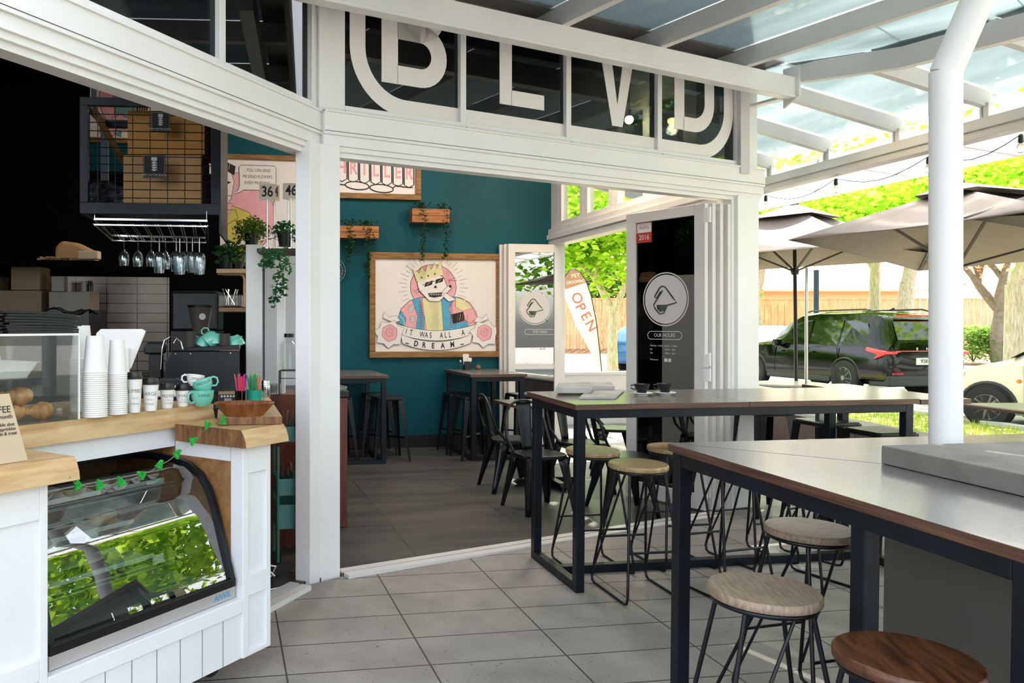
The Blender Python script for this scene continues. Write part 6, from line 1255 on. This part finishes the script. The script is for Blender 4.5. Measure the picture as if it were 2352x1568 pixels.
# ---------------- cars ----------------
mat('car_black', '#050608', .07, metal=.0, var=.1, spec=.4); mat('car_cream', '#d9d2b4', .22, var=.03, coat=.6); mat('car_white', '#eeeeec', .25, var=.02, coat=.5); mat('car_blue', '#2f5f8f', .2, var=.05, coat=.5)
mat('car_glass', '#12181b', .05, var=.2, spec=.8); mat('tyre', '#1b1b1b', .75, var=.2); mat('alloy', '#8a8d90', .3, metal=.8); mat('hubcap', '#9a968f', .4, metal=.5); mat('tail_red', '#d3161d', .2, var=.1, emit=.25, coat=1); mat('plate_white', '#e6e6e2', .4); mat('trim_grey', '#2a2c2e', .5); mat('indicator', '#e08a1e', .3)
def car(label, loc, rz, L, Wd, Ht, prof, body, wheels, wr, glass_, name='car', belt=.95, rimm='alloy', gname='parked cars across the street'):
    """prof: (x, z_bottom, z_top, half_width_top) sections, x forward"""
    t = thing(name, label, 'car', loc, rz, gname); n = 14; vs = []
    hw = Wd/2
    for x, zb, zt, tw, bw in prof:
        ring = []
        zm = min(belt, zt-.02)
        for u, z in ((bw*.86, zb), (bw, zb+.12), (bw*1.0, zb+(zm-zb)*.55), (bw*.965, zm), (bw*.93 if zt > zm+.1 else bw*.9, zm+(zt-zm)*.12), ((bw*.93+tw)/2 if zt > zm+.1 else bw*.8, zm+(zt-zm)*.55), (tw, zt-.045 if zt > zm+.1 else zt-.01), (tw*.80, zt)): ring.append((u, z))
        vs += [V(x, -u, z) for u, z in ring]+[V(x, u, z) for u, z in reversed(ring)]
    m_ = 16; b = MB(); fs = [(i*m_+j, i*m_+(j+1) % m_, (i+1)*m_+(j+1) % m_, (i+1)*m_+j) for i in range(len(prof)-1) for j in range(m_)]
    fs += [tuple(range(m_-1, -1, -1)), tuple((len(prof)-1)*m_+j for j in range(m_))]; b.add(vs, fs); obj('body_shell', b, body, t, smooth=32, sub=1 if False else 0)
    ring_y = hw
    for poly in glass_:
        b = MB(); b.add([V(*p) for p in poly], [tuple(range(len(poly)))]); obj('window_glass', b, 'car_glass', t, solid=.006)
    for wx in wheels:
        for s in (-1, 1):
            y = s*(hw-.10); R_ = Matrix.Rotation(math.pi/2, 4, 'X')
            ar = obj('wheel_arch', MB().tube([(wx+(wr+.055)*math.cos(a), s*(hw-.015), wr+(wr+.055)*math.sin(a)) for a in [math.pi*k/14 for k in range(15)]], .028, 8).lathe([(wr+.03, -.012), (0, -.012), (0, .012), (wr+.03, .012)], 28, (wx, s*(hw-.012), wr+.01), R_), 'trim_grey', t, smooth=50)
            w = obj('wheel', MB().lathe([(wr*.62, -.11), (wr*.93, -.11), (wr, -.08), (wr, .08), (wr*.93, .11), (wr*.62, .11)], 36, (wx, y+s*.03, wr), R_), 'tyre', t, smooth=40)
            b = MB(); b.lathe([(wr*.60, -.02*1), (wr*.66, 0), (wr*.66, .02)], 30, (wx, y+s*.125, wr), R_, cap=False).lathe([(0, -.02), (wr*.14, -.02), (wr*.14, .02), (0, .02)], 14, (wx, y+s*.13, wr), R_)
            for k in range(10): a = k*.628+(.12 if k % 2 else -.12); c_ = V(wx, y+s*.13, wr); b.bar(c_+V(wr*.1*math.cos(a), 0, wr*.1*math.sin(a)), c_+V(wr*.63*math.cos(a-.05*(1 if k % 2 else -1)), 0, wr*.63*math.sin(a-.05*(1 if k % 2 else -1))), .03, .02, (0, 1, 0))
            obj('rim', b, rimm, w); obj('rim_backing', MB().lathe([(0, 0), (wr*.6, 0)], 26, (wx, y+s*.112, wr), R_), 'ink', w)
    return t
# black seven seat suv, x forward
hd_ = math.radians(99); rwp = at(1953, 889, 17.2)
SP = [(-1.10, .42, .86, .70, .80), (-1.06, .30, 1.15, .74, .90), (-.98, .27, 1.28, .66, .93), (-.80, .27, 1.62, .62, .94), (-.62, .27, 1.74, .62, .945), (0, .27, 1.80, .64, .95), (1.0, .27, 1.80, .66, .95), (1.6, .27, 1.76, .66, .95), (2.0, .27, 1.60, .66, .95), (2.55, .27, 1.16, .72, .94), (3.2, .29, 1.06, .74, .93), (3.7, .33, .92, .72, .88), (3.85, .42, .75, .62, .78)]
def sw(x0, x1, zt0, zt1, zb=1.0): return None
gls = []
for s in (-1, 1):
    y = s*.905; yt = s*.70
    gls += [[(-.62, s*.80, 1.22), (-.55, s*.86, 1.10), (.20, y, 1.06), (.20, s*.715, 1.60), (-.05, s*.71, 1.62), (-.40, s*.73, 1.54)], [(.26, y, 1.06), (1.10, y, 1.04), (1.10, s*.725, 1.62), (.26, s*.715, 1.61)], [(1.16, y, 1.04), (2.15, s*.90, 1.02), (1.75, s*.75, 1.50), (1.45, s*.73, 1.60), (1.16, s*.725, 1.62)]]
gls.append([(-1.035, -.62, 1.20), (-1.035, .62, 1.20), (-.83, .54, 1.58), (-.83, -.54, 1.58)])
suv = car('black family SUV seen from behind left with red tail lights, parked on the street', V(rwp.x+.80*math.sin(hd_), rwp.y-.80*math.cos(hd_), -.04), hd_, 4.9, 1.88, 1.78, SP, 'car_black', (0, 2.93), .375, gls, gname='parked cars on the street', belt=1.03)
# x forward, y left => near side (towards us) is +y
for s in (1, -1):
    b = MB().prism([(-1.12, .97), (-.62, 1.05), (-.58, .98), (-.9, .90), (-.78, .80), (-1.12, .92)], s*.70 if s > 0 else -.965, .965 if s > 0 else -.70, 'y'); obj('tail_light', b, 'tail_red', suv, bev=.01)
obj('light_bar', MB().box(-1.085, -1.07, -.70, .70, .95, .985), 'tail_red', suv); obj('brake_light', MB().box(-.90, -.80, -.45, .45, 1.68, 1.71), 'tail_red', suv); obj('reflector', MB().box(-1.10, -1.08, .55, .80, .50, .54).box(-1.10, -1.08, -.80, -.55, .50, .54), 'tail_red', suv)
obj('bumper_trim', MB().box(-1.12, -.6, -.90, .90, .26, .48).box(.42, 2.5, .90, .955, .26, .40).box(.42, 2.5, -.955, -.90, .26, .40), 'trim_grey', suv, bev=.03); obj('roof_rail', MB().tube([(-.5, .66, 1.79), (-.3, .66, 1.84), (1.3, .68, 1.83), (1.5, .68, 1.77)], .018, 8).tube([(-.5, -.66, 1.79), (-.3, -.66, 1.84), (1.3, -.68, 1.83), (1.5, -.68, 1.77)], .018, 8), 'trim_grey', suv)
obj('number_plate', MB().box(-1.115, -1.10, -.26, .26, .70, .84), 'plate_white', suv)
b = MB(); tomb(b, textmesh('t', '938 NP', .11, 'ink', loc=(-1.118, 0, .77), rot=(math.pi/2, 0, -math.pi/2), ext=.001, link=False), 0); obj('plate_digits', b, 'ink', suv)
b = MB(); tomb(b, textmesh('t', 'B N', .08, 'ink', loc=(-1.09, .1, 1.02), rot=(math.pi/2, 0, -math.pi/2), ext=.002, space=3, link=False), 0); obj('tailgate_letters', b, 'plate_white', suv)
obj('mirror', MB().box(1.95, 2.10, .93, 1.10, 1.02, 1.18).box(1.95, 2.10, -1.10, -.93, 1.02, 1.18), 'car_black', suv, bev=.04); obj('door_seam', MB().box(1.125, 1.133, .940, .957, .42, 1.02).box(.20, .208, .940, .957, .7, 1.02).box(2.2, 2.208, .93, .952, .42, 1.0), 'black_plastic', suv); obj('door_pull', MB().box(.9, 1.06, .945, .975, .90, .925).box(1.9, 2.06, .945, .975, .90, .925), 'car_black', suv, bev=.005)
obj('antenna', MB().prism([(-.3, 1.80), (-.1, 1.80), (-.28, 1.87)], -.02, .02, 'y'), 'black_plastic', suv)
# cream hatchback, only its front enters the photo
fw = at(2277, 962, 11.8)
HP = [(-.75, .35, .85, .6, .70), (-.66, .25, 1.0, .66, .80), (-.3, .22, 1.45, .55, .83), (.6, .20, 1.50, .58, .84), (1.2, .20, 1.48, .58, .84), (1.75, .20, 1.30, .60, .83), (2.15, .20, 1.02, .62, .82), (2.7, .20, .88, .62, .81), (3.0, .22, .74, .60, .77), (3.12, .32, .60, .52, .66)]
g2 = []
for s in (-1, 1): g2 += [[(.55, s*.80, .95), (1.35, s*.80, .93), (1.35, s*.62, 1.40), (.55, s*.62, 1.42)], [(1.42, s*.80, .93), (2.0, s*.78, .92), (1.62, s*.66, 1.28), (1.42, s*.62, 1.38)]]
g2.append([(1.82, -.62, 1.25), (1.82, .62, 1.25), (2.17, .70, 1.02), (2.17, -.70, 1.02)])
hx = math.radians(118); hc = V(fw.x, fw.y, -.04)-V(math.cos(hx), math.sin(hx), 0)*2.40-V(-math.sin(hx), math.cos(hx), 0)*.72
hb_ = car('cream hatchback with front wheel and orange indicator at the right edge', hc, hx, 3.9, 1.66, 1.5, HP, 'car_cream', (0, 2.40), .30, g2, gname='parked cars on the street', belt=.92, rimm='hubcap')
obj('side_indicator', MB().lathe([(0, 0), (.03, 0), (.02, .02), (0, .02)], 12, (2.02, .825, .70), Matrix.Rotation(-math.pi/2, 4, 'X')), 'indicator', hb_); obj('door_seam', MB().box(1.95, 1.957, .80, .835, .3, .95), 'black_plastic', hb_); obj('mirror', MB().box(1.75, 1.88, .80, .96, .90, 1.02), 'black_plastic', hb_, bev=.03)
obj('front_lamp', MB().prism([(2.75, .62), (3.02, .60), (2.95, .74), (2.70, .80)], .55, .80, 'y'), 'bulb', hb_, bev=.01)
WP = [(p[0], p[1], p[2]*.93, p[3], p[4]) for p in HP]
p = at(1790, 800, 27); car('white car half hidden behind the black SUV, near the timber fence', V(p.x, p.y, -.04), math.radians(95), 4, 1.7, 1.45, [(x*1.1, zb, zt*1.0, tw, bw) for x, zb, zt, tw, bw in HP], 'car_white', (0, 2.6), .30, g2, gname='parked cars on the street', rimm='hubcap')
p = at(1440, 826, 27.2); car('blue car peeking out behind the open glass door', V(p.x+.2, p.y-.6, -.04), math.radians(20), 4, 1.7, 1.45, HP, 'car_blue', (0, 2.4), .30, g2, gname='parked cars on the street', rimm='hubcap')
p = at(1340, 760, 40); car('white van far across the street behind the feather flag', V(p.x-2, p.y, -.04), math.radians(10), 4, 1.7, 1.45, [(x*1.2, zb, zt*1.15, tw, bw) for x, zb, zt, tw, bw in HP], 'car_white', (0, 2.8), .33, g2, gname='parked cars on the street', rimm='hubcap')
# ---------------- fence, house, lamp post, flag ----------------
mat('fence_wood', '#e3bf9c', .8, kind='wood', scale=3, col2='#cf9f78', stretch=(4, 4, .6))
fy = 35.5; ft = thing('timber_fence', 'long pale paling fence on the far side of the street', 'fence')
b = MB(); x = 9.; k = 0
while x < 50: b.box(x, x+.135, fy+.02*(k % 2), fy+.02+.02*(k % 2), .3, 2.62); x += .15; k += 1
obj('palings', b, 'fence_wood', ft); obj('capping', MB().box(9, 50, fy-.03, fy+.07, 2.62, 2.68), 'fence_wood', ft)
mat('house_wall', '#d9c3a3', .85); mat('house_roof', '#e2b9a6', .8, var=.15)
hs_ = thing('house', 'low cream house with pink tiled roof behind the fence', 'house', (27, 47, 0)); obj('wall', MB().box(-5.5, 6, 0, 8, .5, 3.5), 'house_wall', hs_)
b = MB(); zr = 3.5; b.add([V(-6.2, -.7, zr), V(6.7, -.7, zr), V(6.7, 8.7, zr), V(-6.2, 8.7, zr), V(-2, 4, 6.2), V(3, 4, 6.2)], [(0, 1, 5, 4), (1, 2, 5), (2, 3, 4, 5), (3, 0, 4), (3, 2, 1, 0)]); obj('roof', b, 'house_roof', hs_); obj('gutter', MB().box(-6.25, 6.75, -.78, -.68, zr-.06, zr+.06), 'house_roof', hs_)
obj('window', MB().box(-3, -1.4, -.03, 0, 1.4, 2.7), 'car_glass', hs_)
mat('post_blue', '#2c3f5c', .5); p = at(1875, 700, 30); tag(obj('street_post', MB().lathe([(.09, 0), (.09, at(0, 620, 30).z), (0, at(0, 620, 30).z)], 12, (p.x, p.y, 0)), 'post_blue', smooth=40), 'dark blue street post in front of the fence', 'post')
mat('flag_white', '#efe9e6', .7, var=.03); mat('flag_pink', '#a97672', .7); mat('flag_red', '#d2525a', .7)
MATS['flag_white'].node_tree.nodes['Principled BSDF'].inputs['Transmission Weight'].default_value = 0
D_ = 19.; s_ = D_/F; bx_, bz_ = 1388, 885
def fl_(px, py): return ((px-bx_)*s_, H-(py-748)*s_)
fb = at(bx_, 885, D_); t = thing('feather_flag', 'white feather flag reading PET GROOMING and OPEN on the verge', 'flag', (fb.x, fb.y, 0))
edge = [fl_(x, y) for x, y in ((1383, 862), (1378, 810), (1370, 740), (1358, 680), (1345, 642), (1333, 625), (1320, 617), (1308, 621), (1297, 635), (1291, 655))]
obj('flag_pole', MB().tube([(0, 0, 0)]+[(x, 0, z) for x, z in edge], .012, 8), 'trim_grey', t, smooth=60)
left = [fl_(x, y) for x, y in ((1290, 660), (1300, 690), (1322, 745), (1352, 800), (1378, 850))]
up = [edge[-1], edge[-2], edge[-3], edge[-4], edge[-5], edge[-6], fl_(1352, 660)]
b = MB(); b.mi(0).add([V(x, .004, z) for x, z in edge[::-1]+left[::-1][0:0]+[]+[edge[0]]+left[::-1]], [tuple(range(len(edge)+1+len(left)))])
b.mi(1).add([V(x, -.001, z) for x, z in [fl_(x_, y_) for x_, y_ in ((1291, 657), (1297, 637), (1308, 623), (1320, 619), (1333, 627), (1345, 644), (1347, 648), (1300, 664))]], [tuple(range(8))]); k_nonorm['flag_cloth'] = 1; obj('flag_cloth', b, ['flag_white', 'flag_pink'], t)
b = MB(); a_ = fl_(1322, 633); tomb(b, textmesh('t', 'PET', .13, 'ink', loc=(a_[0], -.004, a_[1]), rot=(math.pi/2, -.15, 0), ext=.001, link=False), 0); a_ = fl_(1322, 647); tomb(b, textmesh('t', 'GROOMING', .10, 'ink', loc=(a_[0], -.004, a_[1]), rot=(math.pi/2, -.15, 0), ext=.001, sx=.8, link=False), 0); obj('flag_words', b, 'plate_white', t)
b = MB()
for ch, px, py in zip('OPEN', (1325, 1333, 1345, 1357), (685, 706, 726, 748)): a_ = fl_(px, py); tomb(b, textmesh('t', ch, .34, 'ink', loc=(a_[0], -.004, a_[1]), rot=(math.pi/2, 1.05, 0), ext=.001, link=False), 0); obj('flag_letter', b, 'flag_red', t); b = MB()
# ---------------- trees and shrubs ----------------
leafmat('leaf_lime', '#7fb82a', '#c6de4f', .55); leafmat('leaf_green', '#3f7a22', '#8fb63a', .5); leafmat('leaf_autumn', '#d9b184', '#efd9b8', .5); leafmat('leaf_shrub', '#5f8f3a', '#a3bf6a', .4)
mat('bark_pale', '#d6c5b5', .85, kind='wood', scale=6, col2='#ad9886', stretch=(6, 6, 1)); mat('bark_grey', '#8d8076', .9, var=.3, scale=8)
def limb(b, p, d, l, r, lev, tips, sh=1):
    q = p+d*l; mid = p.lerp(q, .5)+V(random.gauss(0, .04), random.gauss(0, .04), 0)*l; b.tube([p, mid, q], [r, r*.85, r*.7], 8)
    if lev == 0: tips.append(q); return
    for k in range(3 if lev > 1 else 3):
        a = random.uniform(0, 6.28); e = (d+V(math.cos(a), math.sin(a), random.uniform(-.1, .5))*random.uniform(.45, .8)).normalized(); limb(b, q, e, l*random.uniform(.6, .8)*sh, r*.62, lev-1, tips, sh)
    tips.append(q)
def tree(label, loc, hgt, tr, crown, lm, bark='bark_pale', n=6000, ls=.22, seed=1, lean=(0, 0), group='street trees', lev=3, sh=1):
    random.seed(seed); t = thing('tree', label, 'tree', loc, 0, group); b = MB(); tips = []; d = V(lean[0], lean[1], 1).normalized()
    limb(b, V(0, 0, -.1), d, hgt, tr, lev, tips, sh); obj('trunk', b, bark, t, smooth=50)
    (cx, cy, cz), (rx, ry, rz_) = crown; m = MB(); cl = [V(cx+rx*random.gauss(0, .42), cy+ry*random.gauss(0, .42), cz+rz_*random.gauss(0, .42)) for _ in range(max(14, n//110))]+[q for q in tips if abs(q.z-cz) < rz_*.9]
    for k in range(n):
        c = random.choice(cl); p = c+V(random.gauss(0, 1)*(.16*rx+.12), random.gauss(0, 1)*(.16*rx+.12), random.gauss(0, 1)*(.14*rz_+.1)); leafquad(m, p, ls*random.uniform(.6, 1.3))
    o = tag(obj('crown', m, lm, t), kind='stuff'); return t
def dpos(px, D, z=0): p = at(px, 748, D); return V(p.x, p.y, z)
tree('forked plane tree behind the feather flag, its trunk beside the open glass door', dpos(1408, 23, 0), 1.9, .17, ((0, 0, 4.4), (2.6, 2.6, 1.6)), 'leaf_lime', n=7000, seed=3, ls=.24)
tree('tree with orange-lit limbs low behind the entrance pillar', dpos(1765, 31, .2), 2.3, .22, ((1, 0, 5.2), (3, 3, 1.1)), 'leaf_lime', n=6000, seed=5, lean=(-.25, 0), ls=.26)
tree('stout pale tree standing behind the roof of the black SUV', dpos(2085, 27, .1), 2.9, .33, ((0, 0, 5.4), (3.6, 3, 1.0)), 'leaf_lime', n=6000, seed=8, ls=.28, bark='bark_pale', sh=.6)
tree('grey forked tree in front of the fence at the far right', dpos(2298, 30, .2), 1.9, .30, ((0, 0, 5.), (2.8, 3, 1.6)), 'leaf_autumn', n=2500, seed=12, bark='bark_grey', ls=.22, lev=4)
tree('leafy tree overhanging the parasols on the right', dpos(2330, 14.5, 0), 2.3, .2, ((-.8, 0, 4.15), (3.6, 2.6, .75)), 'leaf_lime', n=9000, seed=15, ls=.15, sh=.62)
tree('leafy tree spreading over the parasols behind the gutter beam', dpos(2010, 20, 0), 3.0, .16, ((0, 0, 4.75), (5.0, 3, .75)), 'leaf_lime', n=11000, seed=18, ls=.17, sh=.5)
tree('bright tree seen through the side clerestory windows', dpos(1215, 15.8, 0), 3.4, .14, ((.9, 0, 5.2), (3.0, 2.2, 1.4)), 'leaf_lime', n=7000, seed=22, ls=.17)
# trees that only the glass mirrors
tree('tall tree beyond the right edge, mirrored in the glass', V(15, 4.5, 0), 2.6, .25, ((0, 0, 4.2), (3.4, 4, 2.2)), 'leaf_lime', n=9000, seed=25, ls=.26)
tree('green tree behind the photographer, mirrored in the glass', V(13, -3.5, 0), 2.6, .25, ((0, 0, 4.2), (3.6, 4, 2.2)), 'leaf_green', n=8000, seed=28, ls=.26)
tree('yellow green tree beyond the right edge near the hatchback', V(19, 10, 0), 2.8, .25, ((0, 0, 4.6), (4, 4, 2.4)), 'leaf_green', n=7000, seed=31, ls=.3)
def shrub(label, loc, rx, ry, h, n, lm, ls=.12, seed=1, group='shrubs along the fence'):
    random.seed(seed); m = MB(); st = MB()
    for k in range(n):
        a = random.uniform(0, 6.28); r = random.random()**.5; z = h*random.random()**.6; s_ = 1-.35*(z/h)**2; leafquad(m, V(rx*r*math.cos(a)*s_, ry*r*math.sin(a)*s_, z), ls*random.uniform(.6, 1.3))
    t = thing('shrub', label, 'shrub', loc, 0, group)
    for k in range(5): st.tube([(0, 0, -.05), (rx*.5*math.cos(k*1.3), ry*.4*math.sin(k*1.3), h*.8)], .02, 5)
    obj('stems', st, 'bark_grey', t); tag(obj('shrub_foliage', m, lm, t), kind='stuff')
for k, (px, D, rx, h, lm) in enumerate(((2235, 31, 1.3, 1.35, 'leaf_shrub'), (2300, 30.5, 1.4, 1.3, 'leaf_shrub'), (2368, 30, 1.5, 1.45, 'leaf_shrub'), (1755, 30, 1.2, .8, 'leaf_shrub'), (1905, 33.5, 1.8, 1.6, 'leaf_autumn'), (1960, 33, 1.6, 1.4, 'leaf_autumn'))):
    shrub(['round green shrub right beside the column', 'middle green shrub of the three right of the column', 'green shrub cut by the right edge', 'low bright shrub beside the entrance pillar', 'straw coloured shrub against the fence, left one', 'straw coloured shrub against the fence above the SUV'][k], dpos(px, D, .05 if D < 31 else .1), rx, .9, h, 2200, lm, seed=40+k)
for k, (x, y, r) in enumerate(((13, 41, 3.2), (18.5, 42, 3.4), (38, 43, 3.6), (44, 40, 3.5), (6, 37, 3.0))):
    shrub(['tall pale foliage mass behind the fence, far left', 'tall pale foliage mass behind the fence by the street post', 'tall pale foliage behind the fence, right of the house', 'tall pale foliage behind the fence at the right edge', 'tall pale foliage far beyond the white low wall'][k], V(x, y, .6), r, 1.6, 4.2+.5*(k % 2), 5200, 'leaf_autumn' if k in (2, 3) else 'leaf_shrub', ls=.3, seed=60+k, group='tall shrubs behind the fence')
for k, (x, y) in enumerate(((3.5, 33), (-2, 35), (-8, 36), (-14, 38))):
    tree(['dense green tree beyond the terrace, mirrored in the car door', 'dense green tree hidden behind the teal wall', 'dense green tree behind the kitchen wall', 'dense green tree far left behind the building'][k], V(x, y, -.05), 2., .22, ((0, 0, 3.6), (3.6, 2.4, 2.8)), 'leaf_green', n=5000, seed=80+k, ls=.32)
